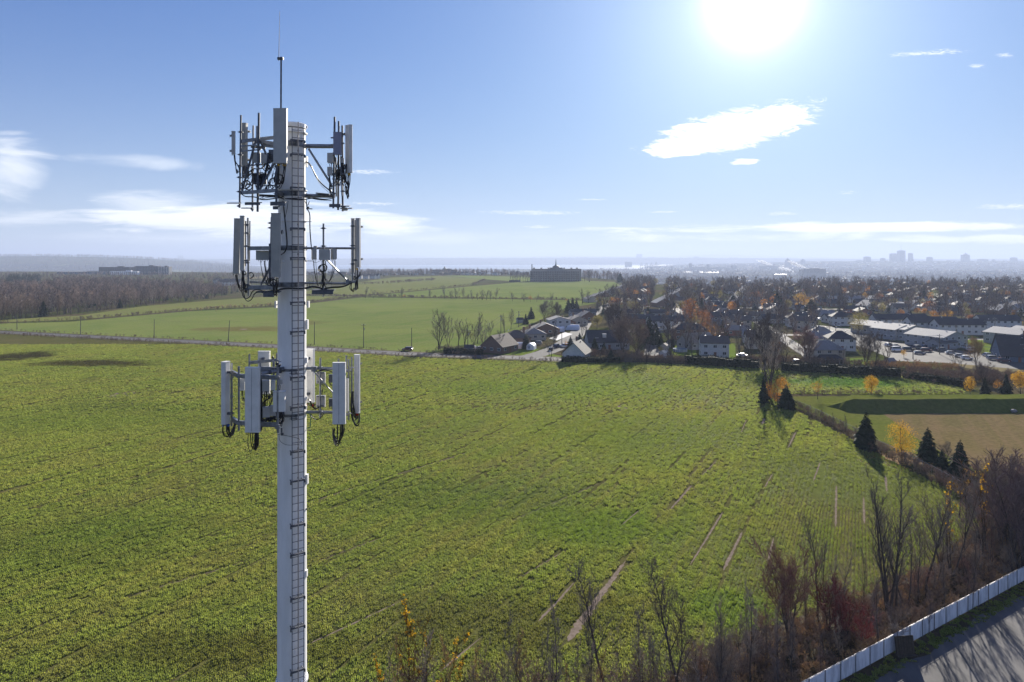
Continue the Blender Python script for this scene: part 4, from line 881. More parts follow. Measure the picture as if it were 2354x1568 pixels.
# ------------------------------------------------------------------ trees
bark = mat('bark', (0.085, 0.070, 0.060), (0.055, 0.046, 0.042), 3, rough=0.9, spec=0.1, objcol=True)
twigm = mat('twigs', (0.225, 0.192, 0.160), (0.155, 0.132, 0.112), 1.0, rough=0.9, spec=0.1, objcol=True, rnd=0.35)
leafm = mat('leaves', (1.0, 1.0, 1.0), (0.62, 0.60, 0.55), 1.6, rough=0.7, spec=0.15, transl=0.45, objcol=True)
needle = mat('needles', (0.034, 0.052, 0.028), (0.016, 0.028, 0.016), 1.2, rough=0.85, spec=0.1, objcol=True, rnd=0.3)
cedarm = mat('cedar_foliage', (0.024, 0.036, 0.018), (0.013, 0.022, 0.012), 1.5, rough=0.85, spec=0.08)
def rdir(d, ang, spin):
    d = d.normalized(); u = d.orthogonal().normalized(); v = d.cross(u)
    return (d * cos(ang) + (u * cos(spin) + v * sin(spin)) * sin(ang)).normalized()
def bare(seed, h=10.0, r=0.13, nl=8, up=.35, spread=.75, l1=.45, n2=7, n3=5, n4=4, tw=.03, start=.28, leaders=1, sides=5, wob=.08, crown=None, lean=0.0, l2=.45, l3=.45, two=True):
    """a leafless tree: returns (trunk+limbs, twigs). n3 / n4 = 0 stops the branching earlier"""
    random.seed(seed); T = MB(); C = MB()
    def path(p, d, L, n, w, upk):
        pts = [Vector(p)]; d = Vector(d)
        for _ in range(n):
            d = (d + Vector((rnd(-w, w), rnd(-w, w), rnd(-w, w) + upk))).normalized(); pts.append(pts[-1] + d * (L / n))
        return pts
    def at(pts, t):
        t = max(0, min(.9999, t)) * (len(pts) - 1); i = int(t); q = pts[i].lerp(pts[i + 1], t - i); return q, (pts[i + 1] - pts[i]).normalized()
    for ld in range(leaders):
        d0 = Vector((lean, 0, 1)).normalized() if leaders == 1 else rdir(Vector((0, 0, 1)), rnd(.12, .30), 2 * pi * ld / leaders + rnd(-.5, .5))
        hh = h * (1 if ld == 0 else rnd(.75, .95)); rr = r * (1 if leaders == 1 else .75)
        tp = path((rnd(-.05, .05) * (leaders > 1), rnd(-.05, .05) * (leaders > 1), 0), d0, hh * .97, 8, wob, .03 if leaders > 1 else .02)
        T.tube(tp, [rr * (1.15 if i == 0 else 1) * (1 - .88 * i / 8) for i in range(9)], sides, caps=False)
        m = max(3, nl // leaders)
        for i in range(m):
            t = start + (1 - start) * (i + rnd(0, .7)) / m; q, dd = at(tp, t)
            sh = 1 - abs(t - (start + .25)) * .9 if crown is None else crown(t)
            L = h * l1 * max(.15, sh) * rnd(.75, 1.15); d = rdir(dd, spread * rnd(.7, 1.2), 2.4 * i + rnd(-.5, .5)); b = path(q, d, L, 4, .16, up * .35); rb = rr * (1 - .85 * t) * .55
            T.tube(b, [rb * (1 - .8 * k / 4) for k in range(5)], 4 if sides > 4 else 3, caps=False)
            for j in range(n2):
                q2, d2 = at(b, .2 + .8 * (j + rnd(0, .8)) / n2); L2 = L * l2 * rnd(.6, 1.15); e = rdir(d2, rnd(.4, .85), rnd(0, 6.28)); e.z += up * .6; e.normalize()
                b2 = path(q2, e, L2, 2, .15, up * .25)
                for a_, c_ in zip(b2[:-1], b2[1:]): C.rib(a_, c_, tw * 1.6, w2=tw * 1.1)
                for k in range(n3):
                    q3, d3 = at(b2, .15 + .85 * (k + rnd(0, .9)) / max(1, n3)); L3 = L2 * l3 * rnd(.6, 1.2) + .1; g_ = rdir(d3, rnd(.35, .8), rnd(0, 6.28)); g_.z += up * .5; g_.normalize(); q4 = q3 + g_ * L3
                    C.rib(q3, q4, tw, w2=tw * .5)
                    for l in range(n4):
                        q5 = q3.lerp(q4, rnd(.2, 1)); g2 = rdir(g_, rnd(.3, .9), rnd(0, 6.28)); C.rib(q5, q5 + g2 * L3 * rnd(.35, .7), tw * .6)
    return T, C
def joined(T, C, name, mats, **kw):
    f = MB(); f.v = T.v + C.v; n = len(T.v); f.f = T.f + [tuple(i + n for i in q) for q in C.f]; f.m = [0] * len(T.f) + [1] * len(C.f)
    return f
def conifer(seed, h=8.0, w=.24, n=26, dens=11, droop=.25, base=.06, shape=1.0, gap=.12):
    random.seed(seed); T = MB(); C = MB(); T.tube([(0, 0, 0), (0, 0, h * .97)], [h * .016, .01], 5, caps=False)
    for i in range(n):
        t = base + (1 - base) * i / n; z = h * t; R_ = h * w * ((1 - t) ** shape) * rnd(.68, 1.15) + .04 * h * (1 - t)
        m = max(4, int(dens * (1 - t * .55)))
        for k in range(m):
            if random.random() < gap: continue
            a = 2 * pi * (k + rnd(-.4, .4)) / m + i * .7; L = R_ * rnd(.55, 1.22); d = Vector((cos(a), sin(a), 0)); s = Vector((-sin(a), cos(a), 0)); z0 = z + rnd(-.02, .02) * h
            p0 = Vector((0, 0, z0)); tip = d * L + Vector((0, 0, z0 - L * droop + rnd(-.1, .1) * L)); wd = L * rnd(.22, .34)
            mid = d * L * .55 + Vector((0, 0, z0 + L * .06)); e = Vector((0, 0, -.10 * L))
            C.face([p0, mid - s * wd + e, tip]); C.face([p0, tip, mid + s * wd + e]); C.face([mid - s * wd * .9, mid + s * wd * .9, d * L * .8 + Vector((0, 0, z0 - L * (droop + .32)))])
            C.face([mid * 1.0 + s * wd * .2, d * L * .75 + s * wd * 1.25 + Vector((0, 0, z0 - L * .25)), d * L * .95 + s * wd * .4 + Vector((0, 0, z0 - L * .2))])
    return T, C
def leafy(seed, h=7.0, cr=(2.6, 2.6, 2.4), cz=.60, n=2600, ls=.24, hole=.35, blobs=13, nl=7, stem=.25, shell=.45):
    T, B = bare(seed, h * .92, h * .016, nl, .35, .7, .36, 4, 2, 0, .03, stem, 1, 5)
    random.seed(seed + 100); C = MB()
    cs = []
    for i in range(blobs):
        a = rnd(0, 6.28); u = rnd(-1, .85); rr = sqrt(max(0, 1 - u * u)) * rnd(.2, .6); cs.append((Vector((cos(a) * rr * cr[0], sin(a) * rr * cr[1], h * cz + u * cr[2] * .68)), rnd(.42, .62)))
    for i in range(n):
        c, k = random.choice(cs); v = Vector((random.gauss(0, 1), random.gauss(0, 1), random.gauss(0, 1))).normalized() * (rnd(shell, 1) ** .6)
        p = c + Vector((v.x * cr[0] * k, v.y * cr[1] * k, v.z * cr[2] * k))
        a = Vector((rnd(-1, 1), rnd(-1, 1), rnd(-1, 1))).normalized(); b = a.cross(Vector((rnd(-1, 1), rnd(-1, 1), rnd(-1, 1)))).normalized(); s = ls * rnd(.5, 1.2)
        C.face([p - a * s * .5, p + b * s * .32, p + a * s * .5, p - b * s * .32])
    return T, B, C
PROTO = {}
def reg(key, T, C, name, mats, sub=('trunk', 'crown'), whole=False, h=10.0, extra=None):
    PROTO[key] = dict(T=T, C=C, name=name, mats=mats, h=h, whole=whole, extra=extra, me=None)
def place(key, x, y, h, z=0.0, label=None, cat='tree', group=None, color=None, rz=None, sx=1.0, name=None):
    P = PROTO[key]; s = h / P['h']; rz = rnd(0, 6.28) if rz is None else rz
    nm = name or P['name']
    if P['whole']:
        if P['me'] is None:
            f = joined(P['T'], P['C'], nm, P['mats']); o = f.build(nm, P['mats'], link=False); P['me'] = o.data; bpy.data.objects.remove(o)
        o = bpy.data.objects.new(nm, P['me']); col.objects.link(o)
        o.location = (x, y, z); o.rotation_euler = (0, 0, rz); o.scale = (s * sx, s * sx, s)
        if color: o.color = (*color, 1)
    else:
        if P['me'] is None:
            a = P['T'].build('trunk', P['mats'][0], link=False); b = P['C'].build('crown', P['mats'][1], link=False)
            P['me'] = [a.data, b.data] + ([P['extra'][0].build(P['extra'][1], P['extra'][2], link=False).data] if P['extra'] else [])
            P['nm'] = ['trunk', 'crown'] + ([P['extra'][1]] if P['extra'] else [])
        o = empty(nm, (x, y, z), rz); o.scale = (s * sx, s * sx, s)
        for q, m in zip(P['nm'], P['me']):
            c = bpy.data.objects.new(q, m); col.objects.link(c); c.parent = o
            if color and q in ('crown', 'leaves'): c.color = (*color, 1)
    tag(o, label, cat, group); return o
def placeP(key, px, base, top, **kw):
    p = G(px, base); h = (base - top) / FP * p.y; return place(key, p.x, p.y, h, **kw)
BT = (bark, twigm)
# near, detailed bare trees (two objects each) and simpler ones for the distance
reg('poplar', *bare(1, 14, .22, 30, .75, .50, .30, 7, 5, 3, .028, .22, 3, 6, .05, lambda t: 1.05 - .75 * t), 'bare_tree', BT, h=14)
reg('near_a', *bare(2, 10, .11, 16, .5, .6, .30, 7, 5, 3, .024, .25, 2, 6, .14, lambda t: 1.0 - .6 * t), 'bare_tree', BT, h=10)
reg('near_b', *bare(3, 10, .12, 14, .45, .55, .34, 6, 5, 3, .024, .38, 1, 6, .20, lambda t: 1.0 - .6 * t), 'bare_tree', BT, h=10)
reg('near_c', *bare(4, 8, .07, 14, .55, .5, .26, 6, 4, 3, .020, .2, 1, 5, .08, lambda t: 1.0 - .65 * t), 'bare_tree', BT, h=8)
reg('near_d', *bare(5, 9, .10, 12, .3, .6, .30, 5, 4, 2, .024, .45, 2, 6, .22, lambda t: .9 - .5 * t), 'bare_tree', BT, h=9)
reg('round', *bare(6, 8, .14, 28, .35, .75, .50, 12, 8, 4, .030, .12, 3, 6, .08, lambda t: 1.05 - .55 * t), 'bare_tree', BT, h=8)
reg('shrub', *bare(7, 3.2, .035, 16, .4, .7, .55, 7, 6, 3, .020, .03, 4, 4, .15, lambda t: 1.0 - .4 * t), 'bare_shrub', BT, h=3.2)
reg('elm', *bare(8, 14, .26, 20, .45, .55, .46, 8, 5, 3, .060, .16, 3, 6, .08, lambda t: 1.05 - .5 * t), 'bare_tree', BT, h=14)
for i in range(5):
    reg('mid%d' % i, *bare(20 + i, 12, .20, 13 + i, .55, .62 + .05 * (i % 3), .42, 7, 5, 1, .060, .16 + .04 * (i % 2), 1 + (i % 3), 4, .09, lambda t: 1.0 - .45 * t), 'bare_tree', BT, whole=True, h=12)
for i in range(4):
    reg('far%d' % i, *bare(40 + i, 12, .22, 9, .55, .65, .42, 6, 4, 0, .17, .16, 1, 3, .08, lambda t: 1.0 - .4 * t), 'bare_tree', BT, whole=True, h=12)
for i in range(3):
    reg('con%d' % i, *conifer(60 + i, 8, .33 - .03 * i, 36, 15, .28, .04, .80, .16), 'spruce_tree', (bark, needle), h=8)
    reg('conf%d' % i, *conifer(70 + i, 10, .19 - .015 * i, 18, 8, .3, .06, .9), 'spruce_tree', (bark, needle), whole=True, h=10)
reg('cedar', *conifer(80, 6, .24, 28, 14, -.15, .03, .45, .05), 'cedar_tree', (bark, needle), h=6)
for i, kw in enumerate((dict(h=7, cr=(2.5, 2.5, 2.5)), dict(h=7, cr=(3.4, 3.4, 3.3), n=3300, stem=.10, cz=.52, blobs=20, shell=.2, ls=.2), dict(h=7, cr=(2.0, 2.0, 2.6), n=1500), dict(h=7, cr=(2.2, 2.2, 2.2), n=420, blobs=7))):
    T, B, C = leafy(90 + i, **kw); TT = joined(T, B, '', None)
    PROTO['leaf%d' % i] = dict(T=T, C=B, name='autumn_tree', mats=BT, h=7, whole=False, me=None, extra=(C, 'leaves', leafm))
for i, kw in enumerate((dict(h=9, cr=(3.4, 3.4, 3.2), n=700, ls=.55, nl=5), dict(h=9, cr=(4.4, 4.4, 3.2), n=900, ls=.6, nl=5, blobs=12), dict(h=9, cr=(2.6, 2.6, 3.6), n=520, ls=.5, nl=5))):
    T, B, C = leafy(110 + i, **kw); PROTO['leaff%d' % i] = dict(T=T, C=C, name='autumn_tree', mats=(bark, leafm), h=9, whole=True, me=None, extra=None)
YEL = (0.62, 0.36, 0.03); ORA = (0.55, 0.25, 0.03); RUS = (0.30, 0.12, 0.04); OLI = (0.26, 0.22, 0.06); GRN = (0.12, 0.16, 0.05); PALEG = (0.22, 0.26, 0.12)
random.seed(77)
# ------------------------------------------------------------------ the strip of scrub wood behind the white fence
def W(px, py): p = G(px, py); return p.x, p.y
near_trees = [  # key, px of the foot, py of the foot, py of the top, label, colour
    ('poplar', 2042, 1430, 1092, 'tallest bare poplar with several upright stems behind the white fence', None),
    ('near_a', 2080, 1405, 1175, 'bare tree leaning close behind the tallest poplar', None),
    ('near_b', 2128, 1372, 1118, 'slim bare tree with whorled side twigs right of the tallest poplar', None),
    ('near_a', 2190, 1330, 1100, 'bare forked tree with thin stems over the bright edge of the field', None),
    ('near_c', 2215, 1312, 1085, 'thin bare tree between the two forked trees near the field corner', None),
    ('near_a', 2258, 1290, 1095, 'dark bare tree with dense fanned twigs near the field corner', None),
    ('near_d', 2228, 1345, 1210, 'short crooked bare tree in front of the field corner', None),
    ('round', 2345, 1330, 1075, 'dense dark bare tree at the right edge of the picture', (0.7, 0.6, 0.7)),
    ('round', 1812, 1470, 1287, 'round maroon leafless tree with dense fine twigs', (1.25, .80, .75)),
    ('near_b', 1878, 1415, 1205, 'dark twisted bare tree just right of the maroon tree', (0.7, 0.7, 0.75)),
    ('near_c', 1892, 1420, 1250, 'thin straight bare tree leaning on the twisted one', None),
    ('near_a', 1925, 1400, 1245, 'pale bare tree with crossing limbs above the dark red bush', (1.5, 1.5, 1.5)),
    ('near_c', 1985, 1392, 1265, 'thin bare tree with drooping tip left of the tallest poplar', None),
    ('near_d', 2000, 1430, 1330, 'short forked bare tree at the foot of the tallest poplar', None),
    ('near_c', 1722, 1590, 1345, 'lone bare sapling with pale side twigs left of the maroon tree', (1.4, 1.4, 1.4)),
    ('near_b', 1562, 1640, 1298, 'tall dark bare tree with two wavy upright stems at the bottom edge', (0.65, 0.6, 0.6)),
    ('near_b', 1545, 1650, 1390, 'dark bare tree close beside the tall wavy one', (0.7, 0.65, 0.65)),
    ('near_b', 1393, 1640, 1300, 'slender bare tree bent in the middle beside the widest soil track', None),
    ('near_c', 1350, 1650, 1428, 'small bare tree at the foot of the widest soil track', None),
    ('near_a', 1222, 1660, 1420, 'bare forked tree left of the widest soil track', None),
    ('near_c', 1277, 1655, 1385, 'thin bare tree with one straight stem left of the widest soil track', None),
    ('near_c', 1474, 1650, 1402, 'bare tree with short side twigs standing in front of the soil tracks', None),
    ('near_a', 1521, 1640, 1425, 'bare tree spreading at mid height beside the dark wavy tree', None),
    ('near_c', 1652, 1630, 1400, 'thin grey bare tree between the dark wavy tree and the lone sapling', None),
    ('near_c', 1497, 1660, 1460, 'low bare sapling among the trees at the bottom edge', None)]
near_trees += [(k_, a_, b_, c_, l_, (1.25, 1.2, 1.15)) for k_, a_, b_, c_, l_ in (
    ('near_b', 2062, 1418, 1160, 'grey bare tree overlapping the right side of the tallest poplar'), ('near_c', 2108, 1390, 1195, 'grey sapling left of the tree with whorled twigs'), ('near_a', 2152, 1352, 1185, 'grey forked tree right of the tree with whorled twigs'),
    ('near_d', 1948, 1418, 1295, 'grey crooked tree rising over the dark red bush'), ('near_c', 1852, 1440, 1305, 'grey thin tree at the right flank of the maroon tree'), ('near_b', 1702, 1545, 1405, 'low grey tree left of the lone pale sapling'),
    ('near_a', 1612, 1590, 1440, 'low grey forked tree right of the dark wavy tree'), ('near_c', 1762, 1505, 1395, 'grey sapling at the left flank of the maroon tree'), ('round', 2300, 1255, 1075, 'dense grey tree next to the field corner bushes'),
    ('near_b', 2166, 1345, 1150, 'tall grey tree at the bright edge of the field'), ('near_c', 1332, 1650, 1478, 'short grey sapling below the widest soil track'), ('near_d', 1432, 1640, 1455, 'short crooked tree at the bottom edge right of the track'),
    ('near_c', 1182, 1670, 1500, 'short grey sapling at the bottom edge left of the tracks'), ('near_d', 1108, 1680, 1505, 'small crooked tree at the bottom edge near the yellow leaves'), ('round', 1660, 1600, 1470, 'low rounded bush tree in the brush at the bottom edge'))]
for k, px, b, t_, lab, c in near_trees: placeP(k, px, b, t_, label=lab, group='bare trees behind the white fence', color=c, sx=1.0)
# shrub with yellow leaves left at the tips
def tipleaves(key, src, n, colr, seed, zmin=.35, ls=.16):
    P = PROTO[src]; random.seed(seed); L = MB(); fs = [f for f in P['C'].f if len(f) == 3]
    zs = P['h'] * zmin; cl = []
    for _ in range(max(3, n // 14)):
        cl.append(Vector(P['C'].v[random.choice(fs)[2]]))
    k = 0; tries = 0
    while k < n and tries < 60000:
        tries += 1; p = Vector(P['C'].v[random.choice(fs)[2]])
        if p.z < zs or min((p - c).length for c in cl) > .75: continue
        for _ in range(3):
            a = Vector((rnd(-1, 1), rnd(-1, 1), rnd(-1, 1))).normalized(); b = a.orthogonal().normalized(); s = ls * rnd(.7, 1.3); q = p + Vector((rnd(-.1, .1), rnd(-.1, .1), rnd(-.15, .1))); L.face([q - a * s * .5, q + b * s * .4, q + a * s * .5, q - b * s * .4]); k += 1
    PROTO[key] = dict(T=P['T'], C=P['C'], name='bare_tree', mats=P['mats'], h=P['h'], whole=False, me=None, extra=(L, 'leaves', leafm))
tipleaves('tip_a', 'near_c', 130, YEL, 5); tipleaves('tip_b', 'near_a', 160, YEL, 6)
YL = (0.85, 0.50, 0.02)
random.seed(91)
for k, px, b, t_, lab in (('tip_a', 940, 1660, 1395, 'thin tree with a few bright yellow leaves, leftmost at the bottom edge'), ('tip_b', 990, 1670, 1440, 'bare bush with scattered yellow leaves at its tips near the bottom edge'),
                          ('tip_a', 1058, 1690, 1520, 'low bush with many yellow leaves at the bottom edge beside the leaf-tipped trees'), ('tip_a', 870, 1700, 1520, 'small sapling with yellow leaves beside the mast foot'),
                          ('tip_b', 2205, 1190, 1062, 'bush with bright yellow leaves standing before the last spruce of the diagonal fence'), ('tip_a', 2185, 1320, 1130, 'thin tree with yellow leaves at its tips over the field corner'), ('tip_a', 2265, 1270, 1085, 'thin tree with a few yellow leaves near the field corner bushes')):
    placeP(k, px, b, t_, label=lab, group='trees with a few yellow leaves', color=YL)
for px, b, t_, c, lab in ((1945, 1475, 1370, (1.0, .38, .38), 'dark red leafless bush at the white fence'), (1905, 1450, 1340, (.95, .42, .40), 'dark red leafless bush behind the other red bush'), (1985, 1490, 1420, (1.6, .5, .5), 'low reddish bush right of the dark red bush')):
    placeP('shrub', px, b, t_, label=lab, cat='shrub', group='dark red bushes', color=c, sx=1.35)
def lin(px, x0, y0, x1, y1): return y0 + (y1 - y0) * (px - x0) / (x1 - x0)
fence_a = Vector((30.8 - 10 * 1.613, 64.5 - 10, 0)); fence_b = Vector((63.7 + 30, 84.9 + 30 * .62, 0))
def fence_y(x): return fence_a.y + (x - fence_a.x) * (fence_b.y - fence_a.y) / (fence_b.x - fence_a.x)
wpoly = [G(*p) for p in [(1250, 1850), (1440, 1640), (1560, 1560), (1680, 1490), (1780, 1450), (1960, 1380), (2150, 1300), (2262, 1210), (2215, 1150), (2300, 1118), (2420, 1180)]] + [Vector((95, 105, 0)), Vector((30, 62, 0)), Vector((8, 46, 0))]
# undergrowth : low twiggy brush
brushT, brushC = bare(9, 1.6, .018, 10, .3, .8, .6, 6, 4, 2, .018, .02, 3, 3, .2)
brush = joined(brushT, brushC, '', None).build('undergrowth', (bark, twigm)); tag(brush, 'low tangled brown brush under the bare trees', None, None, 'stuff')
c = G(1900, 1490); brush.location = (c.x, c.y, 0); brush.color = (1.3, 1.08, .92, 1)
brush2 = bpy.data.objects.new('undergrowth', brush.data); col.objects.link(brush2); brush2.location = (c.x + 3, c.y + 1, 0); brush2.color = (2.5, 1.95, 1.15, 1); tag(brush2, 'low tangled tawny weeds under the bare trees', None, None, 'stuff')
leafst = MB(); random.seed(8)
for _ in range(50):
    p = Vector((rnd(-.9, .9), rnd(-.9, .9), rnd(0.02, .5) ** 1.5)); a = Vector((rnd(-1, 1), rnd(-1, 1), rnd(-1, 1))).normalized(); b = a.orthogonal().normalized(); s = rnd(.06, .16); leafst.face([p - a * s, p + b * s * .5, p + a * s, p - b * s * .5])
litt = leafst.build('undergrowth', mat('dry_leaves', (0.24, 0.16, 0.08), (0.15, 0.11, 0.06), 0.5, rough=0.9, transl=.3, spec=.05)); litt.location = (c.x + 5, c.y + 2.5, 0); tag(litt, 'dry brown leaves and weeds between the bare trees', None, None, 'stuff')
def fill(poly, n, seed, zf=None):
    rs = np.random.RandomState(seed); xs = [p[0] for p in poly]; ys = [p[1] for p in poly]
    x = rs.uniform(min(xs), max(xs), n * 6); y = rs.uniform(min(ys), max(ys), n * 6); k = inpoly(x, y, poly); x = x[k][:n]; y = y[k][:n]
    return x, y, rs
def clear_fence(x, y): k = (y - np.array([fence_y(a) for a in x])) > .8; return k
x, y, rs = fill(wpoly, 3400, 3); k = clear_fence(x, y); x = x[k]; y = y[k]
q = rs.random_sample(x.size)
for src, m_, s0, s1 in ((brush, q < .4, .6, 1.25), (brush2, (q >= .4) & (q < .65), .5, 1.0), (litt, q >= .65, .6, 1.3)):
    scatter('undergrowth', np.stack([x[m_], y[m_], np.zeros(m_.sum())], 1), rs.uniform(0, 6.28, m_.sum()), rs.uniform(s0, s1, m_.sum()) * .85, src, 'tangled brown undergrowth in the strip of wood behind the white fence')
# dozens of thin saplings and shrubs in the strip
random.seed(41); xs_, ys_, rs = fill(wpoly, 170, 5); kf = clear_fence(xs_, ys_); n_ = 0
for x_, y_ in zip(xs_[kf], ys_[kf]):
    px = CX + x_ / y_ * FP
    if px < 1000 or n_ > 122: continue
    n_ += 1; r_ = random.random(); kind = 'near_c' if r_ < .55 else 'shrub'
    cc = random.choice([None, (1.3, 1.2, 1.1), (1.0, .9, .9), (1.8, 1.7, 1.5), (1.4, 1.0, .95)])
    zone = 'left of the maroon tree' if px < 1730 else 'around the maroon tree' if px < 1880 else 'between maroon tree and tallest poplar' if px < 2030 else 'right of the tallest poplar' if px < 2180 else 'near the field corner'
    side = 'by the white fence' if y_ - fence_y(x_) < 9 else 'on the field side'; tone = {None: 'brown', (1.3, 1.2, 1.1): 'grey-brown', (1.0, .9, .9): 'dark', (1.8, 1.7, 1.5): 'pale grey', (1.4, 1.0, .95): 'reddish'}[cc]
    if kind == 'shrub': place(kind, x_, y_, rnd(1.8, 3.6), label='%s leafless shrub %s, %s' % (tone, zone, side), cat='shrub', group='leafless shrubs behind the white fence, ' + zone, color=cc, sx=1.3)
    else: place(kind, x_, y_, rnd(3.0, 7.5), label='%s thin sapling %s, %s' % (tone, zone, side), group='thin saplings behind the white fence, ' + zone, color=cc)
random.seed(67)
for k in range(22):
    px = 860 + k * 31 + rnd(-10, 10); kind = 'near_c' if k % 3 else 'shrub'; tone = ['brown', 'grey', 'tawny'][k % 3]; spot = 'left of the yellow-leaved trees' if px < 930 else 'among the yellow-leaved trees' if px < 1100 else 'left of the widest soil track' if px < 1300 else 'below the widest soil track'
    placeP(kind, px, 1660 + rnd(-20, 30), (1500 if kind == 'near_c' else 1560) + rnd(-40, 25), label='low %s leafless %s at the bottom edge, %s' % (tone, 'sapling' if kind == 'near_c' else 'bush', spot), cat='tree' if kind == 'near_c' else 'shrub', group='thicket along the bottom edge, ' + spot, color={'brown': (1.2, 1.0, .9), 'grey': (1.6, 1.5, 1.4), 'tawny': (1.9, 1.5, .8)}[tone], sx=1.15)
# bush mass at the right edge
for px, b, t_ in ((2300, 1200, 1085), (2340, 1215, 1080), (2280, 1230, 1130), (2350, 1160, 1050), (2320, 1260, 1140), (2250, 1250, 1165)):
    placeP('shrub', px, b, t_, label='dense leafless reddish brown bush at the far right of the field corner', cat='shrub', group='dense bushes at the field corner', color=(1.3, 1.0, 1.0), sx=1.6)
# ------------------------------------------------------------------ white fence, verge and parking lot
fw = mat('fence_white', (0.78, 0.79, 0.82), (0.52, 0.53, 0.56), 1.6, rough=0.6, stretch=(1, 1, .25), spec=.3)
frail = mat('fence_rail', (0.50, 0.51, 0.54), (0.42, 0.43, 0.46), 4, rough=0.5, metal=.3)
fd = (fence_b - fence_a); FL = fd.length; fd.normalize(); fyaw = atan2(fd.y, fd.x)
fence = empty('white_fence', tuple(fence_a)); tag(fence, 'long white panel fence with grey posts beside the parking lot', 'fence')
SP = 2.42; HF = 1.78
pn = MB(); pn.box((0, 0, HF / 2 + .02), (SP - .08, .025, HF - .10))
for k in range(12): pn.box((-SP / 2 + .16 + k * (SP - .3) / 11, -.016, HF / 2 + .02), (.012, .008, HF - .12))
pn_me = pn.build('fence_panel', fw, link=False).data; po_me = MB().tube([(0, -.05, 0), (0, -.05, HF + .12)], .042, 8).build('fence_post', mat('fence_post_steel', (.22, .23, .25), (.17, .18, .19), 4, rough=.5, metal=.3), link=False).data; ra_me = MB().tube([(-SP / 2, 0, 0), (SP / 2, 0, 0)], .022, 6).build('top_rail', frail, link=False).data
for k in range(int(FL / SP)):
    b = fd * (k * SP)
    for nm, me_, off, zz in (('fence_post', po_me, 0, 0), ('fence_panel', pn_me, SP / 2, 0), ('top_rail', ra_me, SP / 2, HF + .05)):
        o = bpy.data.objects.new(nm, me_); col.objects.link(o); o.parent = fence; p = b + fd * off; o.location = (p.x, p.y, zz); o.rotation_euler = (0, 0, fyaw)
nrm_ = Vector((fd.y, -fd.x, 0))
lot = MB(); a = fence_a + nrm_ * 1.6 - fd * 20; b = fence_b + nrm_ * 1.6 + fd * 20
NL = 60; ed = [a.lerp(b, i / NL) + nrm_ * (.35 * sin(i * 1.7) + .25 * sin(i * .61)) for i in range(NL + 1)]
for p, q in zip(ed[:-1], ed[1:]): lot.face([(p.x, p.y, .06), (p.x + nrm_.x * 70, p.y + nrm_.y * 70, .06), (q.x + nrm_.x * 70, q.y + nrm_.y * 70, .06), (q.x, q.y, .06)])
lotm = mat('lot_asphalt', (0.130, 0.124, 0.120), (0.085, 0.082, 0.080), 0.28, rough=0.85, bump=0.008, bscale=30, spec=0.2, detail=8, stretch=(1, .35, 1))
tag(lot.build('parking_lot', lotm), kind='structure')
gv = MB(); c1 = fence_a - fd * 20 - nrm_ * 22; c2 = fence_b + fd * 20 - nrm_ * 22; gv.face([(c1.x, c1.y, .012), (a.x + nrm_.x, a.y + nrm_.y, .012), (b.x + nrm_.x, b.y + nrm_.y, .012), (c2.x, c2.y, .012)])
tag(gv.build('leaf_litter_ground', mat('leaf_litter', (0.070, 0.055, 0.035), (0.045, 0.038, 0.022), 0.8, rough=.95, spec=.05, bump=.05, bscale=5)), kind='structure')
# weeds on the verge
wx = []; rs = np.random.RandomState(4)
for k in range(500):
    t_ = rs.uniform(0, FL); o_ = rs.uniform(.3, 1.9); p = fence_a + fd * t_ + nrm_ * o_; wx.append((p.x, p.y, .03))
scatter('verge_weeds', wx, rs.uniform(0, 6.28, 500), rs.uniform(.5, .9, 500), t1, 'short green weeds along the foot of the white fence')
for px, b, t_, lab in ((2019, 1516, 1330, 'bare sapling on the lot side of the white fence, left one'), (2134, 1462, 1352, 'bare sapling with reddish twigs before the white fence'), (2235, 1400, 1290, 'bare sapling with two stems before the white fence'), (2327, 1348, 1215, 'bare sapling before the white fence near the right edge'), (1790, 1640, 1440, 'bare sapling before the white fence at the bottom edge')):
    placeP('near_c', px, b, t_, label=lab, group='saplings on the lot side of the white fence', color=(1.1, 1.0, 1.05))
# a dark bin lying against the fence
c = G(2078, 1506); bn = empty('wooden_crate', (c.x, c.y, .03), .12); tag(bn, 'dark brown slatted wooden crate leaning against the white fence', 'crate')
wood = mat('dark_wood', (0.075, 0.058, 0.042), (0.050, 0.040, 0.030), 6, rough=.85)
f = MB(); bn.scale = (1.3, 1.3, 1.5); f.box((0, 0, .62), (1.5, .06, 1.25), tilt=-.2); f.build('back_board', wood, bn)
for k in range(7): f = MB(); f.box((-.66 + k * .22, -.10, .60), (.17, .04, 1.35 - .06 * (k % 3)), tilt=-.2); f.build('slat', wood, bn)
f = MB(); f.box((0, -.2, .08), (1.55, .5, .10)); f.build('base_board', wood, bn)
